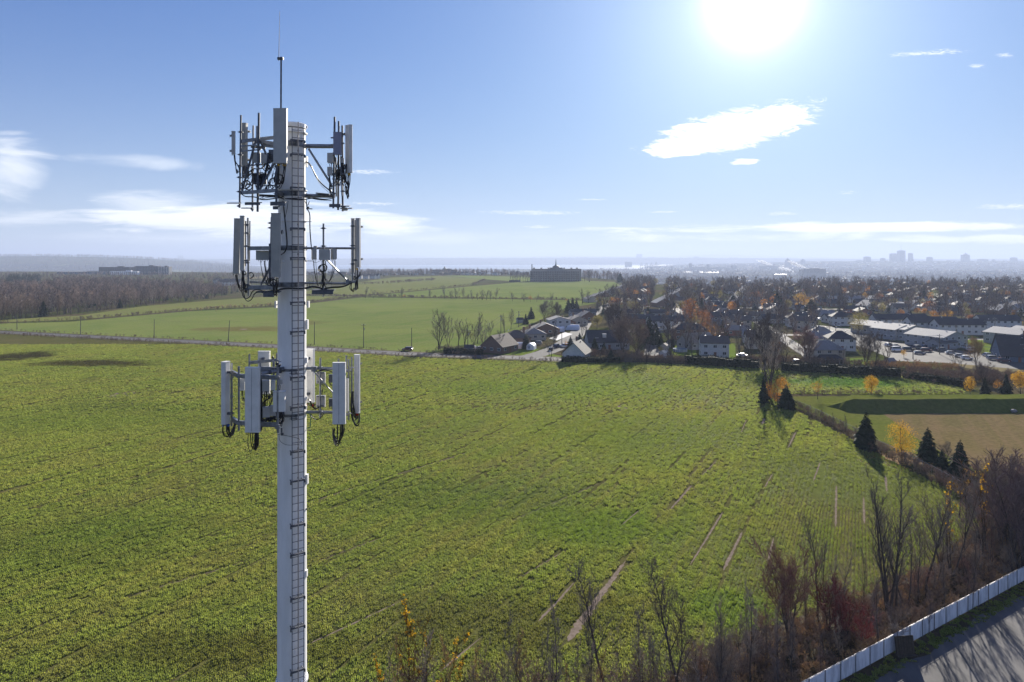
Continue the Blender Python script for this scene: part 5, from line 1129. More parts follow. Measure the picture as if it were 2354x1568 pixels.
# ------------------------------------------------------------------ the diagonal chain-link fence and the trees along it
cl = mat('chain_link', (0.34, 0.35, 0.35), (0.26, 0.27, 0.27), 4, rough=.85, spec=.1)
dpts = [G(*p) for p in [(1778, 910), (1808, 926), (1850, 944), (1900, 968), (1962, 1000), (2015, 1030), (2080, 1062), (2140, 1092), (2190, 1120), (2250, 1155), (2310, 1185)]]
cf = empty('chain_link_fence', tuple(dpts[0])); tag(cf, 'grey chain-link fence running diagonally along the edge of the crop field', 'fence')
O0 = dpts[0]; acc = 0
mesh_ = MB(); railm_ = MB()
postme = MB().tube([(0, 0, 0), (0, 0, 1.9)], .035, 6).build('fence_post', cl, link=False).data
for a, b in zip(dpts[:-1], dpts[1:]):
    L = (b - a).length; n = max(1, round(L / 3.0)); railm_.tube([a + Vector((0, 0, 1.82)), b + Vector((0, 0, 1.82))], .022, 5)
    for k in range(n):
        p = a.lerp(b, k / n); o = bpy.data.objects.new('fence_post', postme); col.objects.link(o); o.parent = cf; o.location = p - O0
    m = int(L / .28); T_ = (b - a) / L
    for k in range(m):
        p = a + T_ * (k * .28); mesh_.rib(p + Vector((0, 0, .05)), p + T_ * 1.2 + Vector((0, 0, 1.8)), .012, w2=.012); mesh_.rib(p + T_ * 1.2 + Vector((0, 0, .05)), p + Vector((0, 0, 1.8)), .012, w2=.012)
railm_.build('top_rail', cl, cf, org=O0); wo = mesh_.build('wire_mesh', cl, cf, org=O0); wo['kind'] = 'stuff'
# scrub under it
sx_, sy_ = [], []
rs = np.random.RandomState(12)
for a, b in zip(dpts[:-1], dpts[1:]):
    for k in range(26): p = a.lerp(b, rs.rand()); sx_.append(p.x + rs.uniform(-2.6, .8)); sy_.append(p.y + rs.uniform(-2.4, .6))
n = len(sx_); scatter('fence_brush', np.stack([sx_, sy_, np.zeros(n)], 1), rs.uniform(0, 6.28, n), rs.uniform(.6, 1.25, n), brush, 'dark brown scrub at the foot of the chain-link fence')
strip = [G(1810, 906), G(2210, 906)]; rs = np.random.RandomState(14); n = 130; tt = rs.rand(n)
scatter('fence_brush', np.stack([strip[0].x + (strip[1].x - strip[0].x) * tt, strip[0].y + rs.uniform(-1, 1.2, n), np.zeros(n)], 1), rs.uniform(0, 6.28, n), rs.uniform(.4, .8, n), brush, 'brown scrub along the far edge of the mown lawn')
DG = 'trees along the diagonal fence'
for k, px, b, t_, lab, c, sx in (
    ('con2', 1755, 926, 858, 'narrow dark spruce at the first corner of the chain-link fence', None, .75), ('con0', 1807, 938, 880, 'wide dark spruce beside the orange tree at the fence corner', None, 1.35),
    ('con0', 1990, 1030, 941, 'large dark spruce midway along the chain-link fence', None, 1.05), ('con1', 2132, 1058, 979, 'dark pointed spruce right of the round orange tree', None, 1.15), ('con1', 2165, 1075, 1030, 'low dark spruce half hidden between its two taller neighbours', None, 1.2),
    ('con1', 2206, 1090, 1008, 'dark spruce nearest the yellow-leaved bush', None, 1.15), ('con2', 2263, 906, 865, 'dark spruce between two yellow trees at the far end of the lawn', None, 1.1), ('con2', 2312, 905, 855, 'dark spruce left of the rightmost yellow tree beyond the lawn', None, 1.1),
    ('leaf1', 1786, 928, 863, 'orange tree squeezed between two dark spruces at the fence corner', ORA, .95), ('leaf1', 2073, 1052, 968, 'large round orange-yellow tree on the chain-link fence', YEL, .98),
    ('leaf3', 1879, 918, 866, 'small tree with sparse orange leaves on the lawn edge', ORA, .9), ('leaf0', 2002, 917, 862, 'round-headed young tree full of orange leaves on the lawn edge', YEL, 1.0), ('leaf2', 2229, 908, 863, 'pale yellow tree at the end of the lush green strip', YEL, 1.1),
    ('leaf3', 2293, 905, 868, 'small thin orange tree between two spruces', ORA, 1.0), ('leaf0', 2345, 906, 852, 'large golden tree cut by the right edge beyond the lawn', YEL, 1.15),
    ('near_c', 1915, 990, 950, 'small bare tree on the chain-link fence, left of a pair', None, 1.2), ('near_c', 1942, 1002, 955, 'small bare tree on the chain-link fence, right of a pair', None, 1.2), ('shrub', 2175, 1060, 1020, 'twiggy brown bush between the two right spruces', None, 1.3)):
    placeP(k, px, b, t_, label=lab, cat='shrub' if k == 'shrub' else 'tree', group=DG, color=c, sx=sx)
lf = []; rs = np.random.RandomState(9); c = G(2065, 1050)
for k in range(160): lf.append((c.x + rs.normal(-1, 3.0), c.y + rs.normal(-2, 3.0), .03))
lfp = MB(); random.seed(3)
for _ in range(30): p = Vector((rnd(-.5, .5), rnd(-.5, .5), rnd(0, .05))); a = rnd(0, 6.28); d = Vector((cos(a), sin(a), rnd(-.2, .2))) * .07; e = Vector((-sin(a), cos(a), 0)) * .05; lfp.face([p - d, p + e, p + d, p - e])
fl = lfp.build('fallen_leaves', leafm); fl.location = (c.x, c.y - 2, .035); fl.color = (0.7, .38, .08, 1); tag(fl, 'orange leaves fallen under the round orange tree', None, None, 'stuff')
scatter('fallen_leaves', lf, rs.uniform(0, 6.28, 160), rs.uniform(.8, 1.5, 160), fl, 'orange leaves fallen under the round orange tree')
# a boulder near the end of the bank
c = G(2330, 949); rk = MB(); random.seed(2); lat = []
for i in range(5):
    for j in range(8): a = 2 * pi * j / 8; t_ = -pi / 2 + pi * i / 4; rr = cos(t_) * rnd(.8, 1.15); rk.v.append((c.x + .8 * rr * cos(a), c.y + .7 * rr * sin(a), .45 + .55 * sin(t_) * rnd(.9, 1.1)))
for i in range(4):
    for j in range(8): k = (j + 1) % 8; rk.f.append((i * 8 + j, i * 8 + k, i * 8 + 8 + k, i * 8 + 8 + j)); rk.m.append(0)
tag(rk.build('boulder', mat('stone', (.22, .22, .21), (.15, .15, .15), 3, bump=.05)), 'grey boulder on the grass below the end of the bank', 'boulder')
# ------------------------------------------------------------------ houses
def flat(name, c, k=.86, **kw): return mat(name, c, tuple(v * k for v in c), 1.2, rough=.8, spec=.15, **kw)
WALLS = {'brick': flat('brick_brown', (.20, .125, .095)), 'white': flat('white_siding', (.58, .58, .56)), 'grey': flat('grey_siding', (.32, .33, .345)), 'blue': flat('blue_siding', (.13, .17, .23)), 'beige': flat('beige_siding', (.48, .43, .35)), 'red': flat('red_brick', (.26, .11, .08))}
ROOFS = {'tan': flat('tan_shingle', (.27, .24, .21)), 'grey': flat('grey_shingle', (.24, .235, .235)), 'dark': flat('dark_shingle', (.060, .060, .066)), 'brown': flat('brown_shingle', (.135, .108, .090)), 'pale': flat('pale_roof', (.40, .385, .355))}
framem = flat('window_frame', (.70, .70, .70)); glassm = mat('window_glass', (.03, .04, .05), (.02, .03, .04), 2, rough=.12, spec=.6); doorm = flat('door_paint', (.22, .10, .07)); chimm = flat('chimney_brick', (.21, .13, .10)); metalv = mat('roof_vent', (.55, .56, .57), (.45, .46, .47), 5, rough=.3, metal=.7)
def house_at(x, y, w=11, d=9, hw=3, hr=2.6, yaw=0, wall='brick', roof='grey', kind='gable', label=None, group=None, chimney=True, win=True, z=0, vents=2, cat='house', name='house', oh=.45, windows=None, extras=None):
    H = empty(name, (x, y, z), R(yaw)); tag(H, label, cat, group)
    f = MB(); f.box((0, 0, hw / 2 - .3), (w, d, hw + .6))
    if kind in ('gable', 'shed'):
        for s in (-1, 1):
            if kind == 'gable': tri = [(s * w / 2, -d / 2, hw), (s * w / 2, d / 2, hw), (s * w / 2, 0, hw + hr)]
            else: tri = [(s * w / 2, -d / 2, hw), (s * w / 2, d / 2, hw), (s * w / 2, d / 2, hw + hr)]
            f.face(tri)
        if kind == 'shed': f.face([(-w / 2, d / 2, hw), (w / 2, d / 2, hw), (w / 2, d / 2, hw + hr), (-w / 2, d / 2, hw + hr)])
    f.build('wall', WALLS[wall], H)
    f = MB(); t_ = .18; W_ = w / 2 + oh; D_ = d / 2 + oh; zz = hw - oh * hr / (d / 2)
    if kind == 'gable':
        for s in (-1, 1):
            q = [(-W_, s * D_, zz), (W_, s * D_, zz), (W_, 0, hw + hr), (-W_, 0, hw + hr)]; u = [(a, b, c + t_) for a, b, c in q]; f.face(u); f.face(q[::-1])
            for i in range(4): j = (i + 1) % 4; f.face([q[i], q[j], u[j], u[i]])
    elif kind == 'shed':
        z2 = hw + hr + oh * hr / d; z1 = hw - oh * hr / d; q = [(-W_, -D_, z1), (W_, -D_, z1), (W_, D_, z2), (-W_, D_, z2)]; u = [(a, b, c + t_) for a, b, c in q]; f.face(u); f.face(q[::-1])
        for i in range(4): j = (i + 1) % 4; f.face([q[i], q[j], u[j], u[i]])
    else:
        rl = max(.5, w / 2 - d / 2 * .9); b = [(-W_, -D_, zz), (W_, -D_, zz), (W_, D_, zz), (-W_, D_, zz)]; u = [(a, c, e + t_) for a, c, e in b]; r1 = (-rl, 0, hw + hr + t_); r2 = (rl, 0, hw + hr + t_)
        f.face(b[::-1])
        for i in range(4): j = (i + 1) % 4; f.face([b[i], b[j], u[j], u[i]])
        f.face([u[0], u[1], r2, r1]); f.face([u[2], u[3], r1, r2]); f.face([u[1], u[2], r2]); f.face([u[3], u[0], r1])
    rf = f.build('roof', ROOFS[roof], H)
    for k in range(vents):
        f = MB(); xx = w * (-.3 + .5 * k); sy = -.8 if k % 2 else .8; zt = hw + hr * (.85 if kind != 'shed' else .6); f.box((xx, sy, zt + .30), (.35, .35, .5)); f.build('roof_vent', metalv, rf)
    if chimney: f = MB(); f.box((w * .33, d * .12, hw + hr * .6 + .5), (.9, .7, hr * 1.0 + 1.2)); f.box((w * .33, d * .12, hw + hr * 1.1 + 1.13), (1.05, .85, .12)); f.build('chimney', chimm, rf)
    if win:
        fl = 2 if hw > 4.5 else 1
        wme = None
        for s, L, ax in ((-1, w, 'x'), (1, w, 'x'), (-1, d, 'y'), (1, d, 'y')):
            n = max(1, int(L / 3.4))
            for k in range(n):
                for fz in range(fl):
                    a = -L / 2 + L * (k + .5) / n; zc = 1.75 + fz * 2.75
                    if ax == 'x' and fz == 0 and s < 0 and k == n // 2 and n > 1:
                        f = MB(); f.box((a, s * (d / 2 + .04), 1.1), (1.05, .08, 2.1)); f.build('door', doorm, H); continue
                    if wme is None:
                        f = MB(); f.box((0, 0, 0), (1.5, .10, 1.25)); wme = f.build('window', framem, link=False).data; f = MB()
                        for q in (-1, 1): f.box((q * .345, -.06, 0), (.60, .03, 1.05))
                        gme = f.build('pane', glassm, link=False).data
                    o = bpy.data.objects.new('window', wme); col.objects.link(o); o.parent = H
                    if ax == 'x': o.location = (a, s * (d / 2 + .03), zc); o.rotation_euler = (0, 0, 0 if s < 0 else pi)
                    else: o.location = (s * (w / 2 + .03), a, zc); o.rotation_euler = (0, 0, pi / 2 if s > 0 else -pi / 2)
                    g_ = bpy.data.objects.new('pane', gme); col.objects.link(g_); g_.parent = o
    return H
def house(px, py, *a, **k): p = G(px, py); return house_at(p.x, p.y, *a, **k)
random.seed(31)
HL = 'houses along the street at the road'
house(1148, 808, 12.5, 11, 3.0, 4.4, 58, 'brick', 'brown', 'gable', 'brown brick house with tall steep roof at the road junction', HL, False)
house(1186, 788, 12, 11, 3.0, 3.0, 10, 'brick', 'brown', 'hip', 'low brick house behind the steep-roofed one, with brown hipped roof', HL)
house(1226, 779, 11, 11, 3.0, 2.6, 98, 'beige', 'tan', 'hip', 'house with tan hipped roof beside the short white tent garage', HL)
house(1252, 767, 11, 14, 3.0, 2.8, 98, 'brick', 'tan', 'gable', 'long tan roofed house before the pale two-storey one', HL)
house(1283, 757, 9, 12, 5.6, 1.8, 100, 'white', 'grey', 'gable', 'pale two-storey house with grey roof rising over its neighbours', HL, False)
house(1300, 750, 12, 9, 3.0, 1.8, 100, 'brick', 'tan', 'gable', 'low house attached right of the pale two-storey house', HL)
house(1325, 746, 12, 11, 3.0, 2.4, 98, 'beige', 'tan', 'gable', 'tan roofed house with black flue beside the row of spruces', HL)
house(1348, 737, 12, 11, 3.0, 3.2, 100, 'brick', 'tan', 'gable', 'tan roofed house with gable over a white garage door', HL)
house(1338, 726, 18, 9, 3.0, 1.9, 8, 'grey', 'dark', 'gable', 'long dark roofed house behind the three spruces', HL)
house(1326, 826, 11, 9, 3.0, 4.2, 70, 'white', 'dark', 'gable', 'dark house with white gable end nearest the field hedge', HL)
house(1394, 800, 18, 12, 3.4, 4.6, 4, 'grey', 'dark', 'gable', 'large dark roofed house with white dormers among spruces', HL, False)
TL = 'houses in the front of the town'
house(1529, 757, 20, 10, 5.2, 2.6, 2, 'white', 'dark', 'gable', 'long white two-storey house under a black roof and power lines', TL, False)
house(1552, 736, 12, 10, 4.4, 3.0, 60, 'grey', 'tan', 'gable', 'grey gabled house with tan roof behind the utility pole', TL)
house(1583, 781, 16, 10, 5.6, 2.8, -4, 'brick', 'dark', 'hip', 'dark brick two-storey house with white windows near the pool', TL, False)
house(1600, 800, 14, 10, 3.2, 3.6, 25, 'grey', 'tan', 'gable', 'grey bungalow with steep gable behind the swimming pool', TL)
house(1640, 818, 11, 10, 5.9, 2.3, -10, 'white', 'brown', 'gable', 'white two-storey house with brown roof and tall brick chimney at the hedge', TL, True)
house(1655, 748, 11, 9, 5.4, 2.6, -2, 'blue', 'dark', 'gable', 'blue two-storey house with white windows among orange trees', TL, False)
house(1690, 770, 12, 9, 3.0, 2.0, 0, 'red', 'tan', 'gable', 'red brick bungalow behind the tall dark spruce', TL)
house(1894, 832, 12, 9, 5.4, 2.8, 0, 'beige', 'grey', 'hip', 'beige house with grey pyramid roof and glazed sunroom at the hedge', TL, False)
for px, py, w_, wl_, rf_, lab in ((1840, 736, 17, 'blue', 'dark', 'blue bungalow with black roof behind the big pine'), (1925, 741, 17, 'white', 'dark', 'white fronted bungalow with black roof near the parked cars'), (1775, 742, 15, 'grey', 'dark', 'dark roofed house half hidden behind bare trees left of the pine'),
                               (1730, 735, 15, 'white', 'brown', 'brown roofed bungalow beyond the red brick one'), (1470, 742, 16, 'brick', 'dark', 'dark roofed house left of the long white one'), (1440, 728, 15, 'white', 'dark', 'house with black roof below the olive willow'), (1505, 728, 14, 'grey', 'dark', 'low black roofed house behind the long white one')):
    house(px, py, w_, 9, 3.0, 2.4, 3, wl_, rf_, 'gable', lab, TL)
# row of large townhouse blocks with pale roofs by the parking lot
RL = 'large blocks with pale sloping roofs by the parking lot'
for px, py, w_, d_, hw_, hr_, yw, lab in ((2003, 765, 15, 14, 4.5, 2.0, 112, 'leftmost block with pale sloping roof behind the round olive tree'), (2052, 777, 14, 15, 5.0, 2.1, 112, 'second block from the left with two pale stepped roof planes'), (2078, 779, 12, 15, 5.4, 1.9, 112, 'third block with pale roof, next to the widest one'),
                                        (2150, 795, 19, 16, 5.0, 2.4, 112, 'widest pale roofed block with gabled front porch facing the cars'), (2325, 790, 16, 16, 5.2, 2.2, 112, 'pale roofed block at the right edge beyond the lawn'), (2372, 786, 14, 16, 5.2, 2.0, 112, 'pale roofed block cut off by the right edge of the picture')):
    house(px, py, w_, d_, hw_, hr_, yw, 'grey', 'pale', 'gable', lab, RL, False, vents=3)
house(2165, 801, 11, 6, 3.0, 1.6, 20, 'grey', 'dark', 'gable', 'gabled porch building in front of the widest pale roofed block', None, False)
for px, py, w_, rf_, lab in ((2065, 754, 30, 'dark', 'long dark roofed terrace behind the pale roofed blocks'), (2140, 762, 26, 'dark', 'middle section of the long dark roofed terrace'), (2200, 768, 24, 'dark', 'right section of the terrace, white upper wall and balcony'), (2290, 757, 22, 'dark', 'dark roofed house with white windows beyond the green lawn')):
    house(px, py, w_, 9, 5.4, 2.8, -2, 'white', rf_, 'gable', lab, 'long terrace behind the pale roofed blocks', False, vents=3)
house(2330, 828, 12, 13, 2.6, 7.2, -20, 'blue', 'dark', 'gable', 'blue house with very steep black roof at the right edge of town', None, True)
# sunroom on the beige house
c = G(1908, 838); sr = empty('sunroom', (c.x, c.y, 0)); tag(sr, 'glazed white sunroom with dark hipped roof facing the hedge', 'sunroom')
f = MB(); f.box((0, 0, 1.2), (8, 3.5, 2.4)); f.build('wall', WALLS['white'], sr)
f = MB(); f.face([(-4.4, -2.2, 2.4), (4.4, -2.2, 2.4), (3.2, 2, 3.6), (-3.2, 2, 3.6)]); f.face([(-4.4, -2.2, 2.4), (-3.2, 2, 3.6), (-4.4, 2, 2.4)]); f.face([(4.4, -2.2, 2.4), (4.4, 2, 2.4), (3.2, 2, 3.6)]); f.build('roof', ROOFS['dark'], sr)
for k in range(6): f = MB(); f.box((-3.3 + 1.32 * k, -1.78, 1.25), (.95, .06, 1.8)); f.build('window', glassm, sr)
# white dormers on the dark roof
c = G(1386, 797)
for px, dz in ((1386, 6.1), (1368, 4.4)):
    p = G(px, 800); q = empty('chimney_stack', (p.x, p.y - 4.0, dz)); tag(q, 'white box chimney on the large dark roof, ' + ('upper one' if dz > 5 else 'lower one'), 'chimney')
    f = MB(); f.box((0, 0, -.2), (1.6, .9, 1.6)); f.build('body', WALLS['white'], q); f = MB(); f.box((0, 0, .66), (1.8, 1.1, .12)); f.build('cap', framem, q)
# terraces of stepped roofs further back
n_ = 0
TROW = [((1514, 704), (1570, 672), 11, 'stepped pale roofed terrace running up to the left of the centre'), ((1356, 694), (1440, 662), 9, 'row of stepped roofs along the field edge'), ((1690, 700), (1712, 668), 9, 'narrow row of stacked roofs between bare trees'), ((2036, 716), (2128, 704), 6, 'row of grey stepped roofs behind the orange trees'), ((2290, 722), (2360, 706), 5, 'row of grey roofs at the right edge'), ((1990, 712), (2010, 694), 4, 'short row of stepped roofs beside the yellow tree')]
for a, b, n, lab in TROW:
    A = G(*a); B = G(*b)
    for k in range(n):
        p = A.lerp(B, k / max(1, n - 1)); house_at(p.x, p.y, 11, 10, 3.2, 2.4, 105, random.choice(['brick', 'grey', 'white', 'beige']), random.choice(['tan', 'pale', 'grey']), 'gable', 'one house of the ' + lab, lab, False, False, vents=2)
# ordinary houses of the town : six kinds, copied
protos = []
for i, (w_, d_, hw_, hr_, wl_, rf_, kd_) in enumerate(((12, 9, 3, 2.4, 'brick', 'dark', 'gable'), (13, 9, 3, 2.6, 'white', 'grey', 'gable'), (11, 9, 5.4, 2.4, 'beige', 'brown', 'gable'), (12, 10, 3, 2.8, 'grey', 'tan', 'hip'), (14, 9, 3, 2.3, 'red', 'dark', 'gable'), (11, 10, 5.4, 2.8, 'white', 'dark', 'hip'))):
    protos.append((w_, d_, hw_, hr_, wl_, rf_, kd_))
TA = R(12.5); D_ = Vector((sin(TA), cos(TA), 0)); N_ = Vector((cos(TA), -sin(TA), 0)); ORG = Vector((-52, 0, 0))
manual = [(o.location.x, o.location.y) for o in bpy.data.objects if o.get('category') in ('house', 'sunroom')]
mx_ = np.array(manual)
def free(x, y, r=15): return np.min(np.hypot(mx_[:, 0] - x, mx_[:, 1] - y)) > r
random.seed(55); built = {}; nh = 0; cnames = {'brick': 'brown brick', 'white': 'white', 'beige': 'beige', 'grey': 'grey', 'red': 'red brick'}
farh = []
streets = []
for si in range(14):
    n0 = 46 + si * 64; streets.append(n0)
    for side in (-1, 1):
        s = 285 + rnd(0, 12)
        while s < 1230:
            p = ORG + D_ * s + N_ * (n0 + side * 17 + rnd(-2, 2)); px = CX + p.x / p.y * FP; py = HY + CAMH / p.y * FP
            s += rnd(19, 24)
            if px > 2440 or py > 812 or not free(p.x, p.y) or random.random() < .12: continue
            if px > 1940 and 725 < py < 860: continue
            if px < 1700 and py > 742: continue
            if p.y > plateau_edge(px) - 10: continue
            if p.y > 640: farh.append((p.x, p.y, random.randrange(6))); continue
            i = random.randrange(6); w_, d_, hw_, hr_, wl_, rf_, kd_ = protos[i]
            if i not in built: built[i] = house_at(0, 0, w_, d_, hw_, hr_, 0, wl_, rf_, kd_, None, None, i % 2 == 0, True); o = built[i]
            else: o = copy_tree(built[i])
            o.location = (p.x, p.y, 0); o.rotation_euler = (0, 0, -TA + random.choice([0, pi / 2, 0, pi]))
            tag(o, '%s house with %s %s roof in the town' % (cnames[wl_], {'grey': 'grey', 'tan': 'tan', 'dark': 'black', 'brown': 'brown'}[rf_], kd_ + ('led' if False else 'ped' if kd_ == 'hip' else 'd')), 'house', '%s houses with %s roofs in the town' % (cnames[wl_], rf_)); nh += 1
# streets
for n0 in streets:
    a = ORG + D_ * 300 + N_ * n0; b = ORG + D_ * 520 + N_ * n0; ribbon('street', [a, b], 6.5, 0.05, asph)
for s0 in (395, 600): a = ORG + D_ * s0 + N_ * 30; b = ORG + D_ * s0 + N_ * 900; ribbon('street', [a, b], 8.0, 0.053, asph)
# distant houses as one mass each kind
hm_ = [MB(), MB(), MB(), MB()]
def lowhouse(F, Rf, x, y, w, d, hw, hr, yaw, z=0.0):
    M = Matrix.Translation((x, y, z)) @ Matrix.Rotation(yaw, 4, 'Z'); T_ = lambda q: M @ Vector(q)
    F.box((x, y, z + hw / 2 - .5), (w, d, hw + 1), yaw=yaw)
    a = [(-w / 2 - .3, -d / 2 - .3, hw), (w / 2 + .3, -d / 2 - .3, hw), (w / 2 + .3, d / 2 + .3, hw), (-w / 2 - .3, d / 2 + .3, hw)]; r1 = (-w / 2, 0, hw + hr); r2 = (w / 2, 0, hw + hr)
    Rf.face([T_(a[0]), T_(a[1]), T_(r2), T_(r1)]); Rf.face([T_(a[2]), T_(a[3]), T_(r1), T_(r2)]); Rf.face([T_(a[1]), T_(a[2]), T_(r2)]); Rf.face([T_(a[3]), T_(a[0]), T_(r1)])
for x, y, i in farh:
    w_, d_, hw_, hr_, wl_, rf_, kd_ = protos[i]; lowhouse(hm_[i % 2], hm_[2 + (i // 2) % 2], x, y, w_, d_, hw_, hr_, -TA + random.choice([0, pi / 2]), terrain(x, y))
# houses by the far field edge and in the lowland
for k in range(110):
    px = rnd(640, 1210); Y = rnd(1700, 1850); x = (px - CX) / FP * Y; lowhouse(hm_[k % 2], hm_[2 + (k // 2) % 2], x, Y, rnd(9, 14), 9, rnd(3, 6), 3, rnd(0, 3), terrain(x, Y))
for k in range(900):
    px = rnd(1380, 2500); Y = rnd(2200, 8200) if k % 3 else rnd(6500, 9000); x = (px - CX) / FP * Y; lowhouse(hm_[k % 2], hm_[2 + (k // 2) % 2], x, Y, rnd(10, 45), rnd(9, 18), rnd(4, 11), rnd(1, 3), rnd(0, 3), terrain(x, Y))
for k in range(260):
    px = rnd(700, 1700); Y = rnd(13400, 15200); x = (px - CX) / FP * Y; lowhouse(hm_[1], hm_[3], x, Y, rnd(15, 60), rnd(12, 25), rnd(6, 12), rnd(1, 3), rnd(0, 3), terrain(x, Y))
for f, nm, m_, lab in zip(hm_, ('distant_house_walls', 'distant_house_walls', 'distant_house_roofs', 'distant_house_roofs'), (WALLS['white'], WALLS['brick'], ROOFS['dark'], ROOFS['tan']), ('pale walls of countless distant houses in the haze', 'brown walls of countless distant houses in the haze', 'dark roofs of countless distant houses in the haze', 'tan roofs of countless distant houses in the haze')):
    tag(f.build(nm, m_), lab, None, None, 'stuff')
# ------------------------------------------------------------------ lawns, hedges, sheds, pools, tents
grassy = field_mat('yard_grass', (0.140, 0.190, 0.032), (0.110, 0.160, 0.028), (0.150, 0.150, 0.045), bump=.05, rows=False)
for pts in ([(1225, 822), (1262, 813), (1330, 826), (1290, 829)], [(1130, 822), (1200, 822), (1240, 803), (1190, 802)], [(1545, 818), (1600, 818), (1600, 795), (1535, 795)], [(1660, 825), (1690, 825), (1690, 790), (1664, 790)], [(1925, 836), (2000, 840), (1990, 822), (1925, 826)],
            [(2195, 768), (2240, 772), (2300, 800), (2353, 822), (2353, 835), (2290, 822), (2200, 795)], [(1900, 780), (1985, 782), (1960, 752), (1925, 752)], [(2140, 822), (2180, 824), (2175, 812), (2140, 810)]): sheet('lawn', pts, 0.035, grassy)
sheet('parking_lot', [(1890, 775), (1990, 800), (2060, 830), (2180, 835), (2353, 850), (2353, 826), (2250, 812), (2130, 796), (2010, 780), (1960, 757), (1860, 745), (1850, 752)], 0.045, asph)
sheet('dirt_track', [(2170, 838), (2353, 868), (2353, 846), (2240, 834)], 0.04, drymat)
def hedge(pts, w, h, label, seed=1, m=None, cat='hedge', dens=85):
    random.seed(seed); f = MB(); pts = [Vector(p) for p in pts]; L = 0
    for a, b in zip(pts[:-1], pts[1:]):
        T_ = (b - a); L = T_.length; T_.normalize(); S = Vector((-T_.y, T_.x, 0)); n = max(2, int(L / 2))
        c = (a + b) / 2; nn = max(1, int(L / 3))
        for i in range(nn): c = a + T_ * (L * (i + .5) / nn); hh = h * (.80 + .10 * sin(c.x * .9 + c.y * .4) + rnd(-.05, .05)); f.box((c.x, c.y, hh / 2), (L / nn * .98, w * rnd(.45, .6), hh), yaw=atan2(T_.y, T_.x) + rnd(-.03, .03))
        for _ in range(int(L * dens)):
            u = rnd(0, L); side = random.choice((-1, -1, 1, 0)); q = a + T_ * u
            if side: q = q + S * side * w * .45; q.z = rnd(.05, h)
            else: q = q + S * rnd(-.45, .45) * w; q.z = h * (.85 + .10 * sin(q.x * .9 + q.y * .4) + rnd(-.05, .22) * (random.random() ** 2 + .3))
            A_ = Vector((rnd(-1, 1), rnd(-1, 1), rnd(-.2, 1))).normalized(); B_ = A_.orthogonal().normalized(); s = rnd(.13, .30); f.face([q - A_ * s, q + B_ * s * .6, q + A_ * s, q - B_ * s * .6])
    return tag(f.build('cedar_hedge', m or cedarm), label, cat)
hedge([G(1575, 835), G(1745, 848)], 2.2, 3.6, 'dark clipped cedar hedge behind the white two-storey house', 1)
hedge([G(1795, 852), G(1880, 857), G(2070, 868)], 2.2, 3.4, 'longest dark cedar hedge running behind the sunroom', 2)
hedge([G(1290, 833), G(1425, 835)], 2.0, 2.4, 'dark uneven hedge below the bare twin trees', 3)
hedge([G(2075, 868), G(2160, 880), G(2230, 892)], 1.6, 2.4, 'dark brown hedge sloping down beside the lush green strip', 4)
hedge([G(1020, 812), G(1110, 815)], 1.5, 2.2, 'short dark hedge beside the road junction', 5)
bf = empty('board_fence', tuple(G(1435, 834))); tag(bf, 'brown board fence between hedges at the field edge', 'fence'); o0 = G(1435, 834); L_ = (G(1575, 835) - o0); nb = 60; woodf = flat('fence_board', (.14, .11, .085)); bme = MB().box((0, 0, .95), (.36, .04, 1.9)).build('board', woodf, link=False).data
for k in range(nb): o = bpy.data.objects.new('board', bme); col.objects.link(o); o.parent = bf; o.location = L_ * (k / nb)
whitem = mat('white_tarp', (.78, .80, .84), (.70, .72, .77), .7, rough=.5, spec=.3)
def tent(px, py, w, L, h, yaw, lab):
    p = G(px, py); e = empty('tent_garage', (p.x, p.y, 0), R(yaw)); tag(e, lab, 'tent garage', 'white tent garages in the driveways'); f = MB(); n = 7
    prof = [(-w / 2, 0)] + [(-w / 2 * cos(pi * k / n), h * .5 + h * .5 * sin(pi * k / n)) for k in range(n + 1)] + [(w / 2, 0)]
    for a, b in zip(prof[:-1], prof[1:]): f.face([(-L / 2, a[0], a[1]), (L / 2, a[0], a[1]), (L / 2, b[0], b[1]), (-L / 2, b[0], b[1])])
    f.build('cover', whitem, e)
    for s in (-1, 1):
        f = MB(); f.face([(s * L / 2, a, b) for a, b in prof]); f.build('end_panel', whitem, e)
        f = MB(); f.box((s * (L / 2 + .03), w * .12, h * .45), (.04, w * .3, h * .5)); f.build('door_flap', mat('tarp_window', (.35, .40, .50), (.3, .35, .45), 2), e)
tent(1200, 801, 3.4, 7.5, 2.8, -8, 'white tent garage hidden half behind the round dark cedar'); tent(1282, 762, 3.4, 7, 2.8, -15, 'short white tent garage beside the white driveway'); tent(1306, 758, 3.6, 13, 3.0, -15, 'longest white tent garage below the two-storey house'); tent(1221, 803, 3.4, 5, 2.8, 75, 'white tent garage open towards the street, by the parked wagon')
sheet('driveway', [(1262, 778), (1298, 764), (1316, 768), (1280, 783)], 0.065, flat('pale_paving', (.50, .50, .50)))
def pool(px, py, r, lab):
    p = G(px, py); e = empty('swimming_pool', (p.x, p.y, 0)); tag(e, lab, 'swimming pool'); f = MB(); lathe(f, [(r, 0), (r, 1.2), (r + .12, 1.22), (r + .12, 1.28), (r - .15, 1.28), (r - .15, .9)], (0, 0), 28); f.build('pool_wall', flat('pool_wall', (.30, .34, .40)), e)
    f = MB(); f.face([((r - .15) * cos(2 * pi * k / 28), (r - .15) * sin(2 * pi * k / 28), 1.1) for k in range(28)]); f.build('water', mat('pool_cover', (.10, .26, .36), (.08, .22, .32), 2, rough=.15, spec=.6), e)
    for k in range(10): a = 2 * pi * k / 10; f = MB(); f.box(((r + .1) * cos(a), (r + .1) * sin(a), .6), (.12, .12, 1.3), yaw=a); f.build('upright', framem, e)
pool(1563, 808, 2.9, 'round above-ground swimming pool with white rim in a backyard')
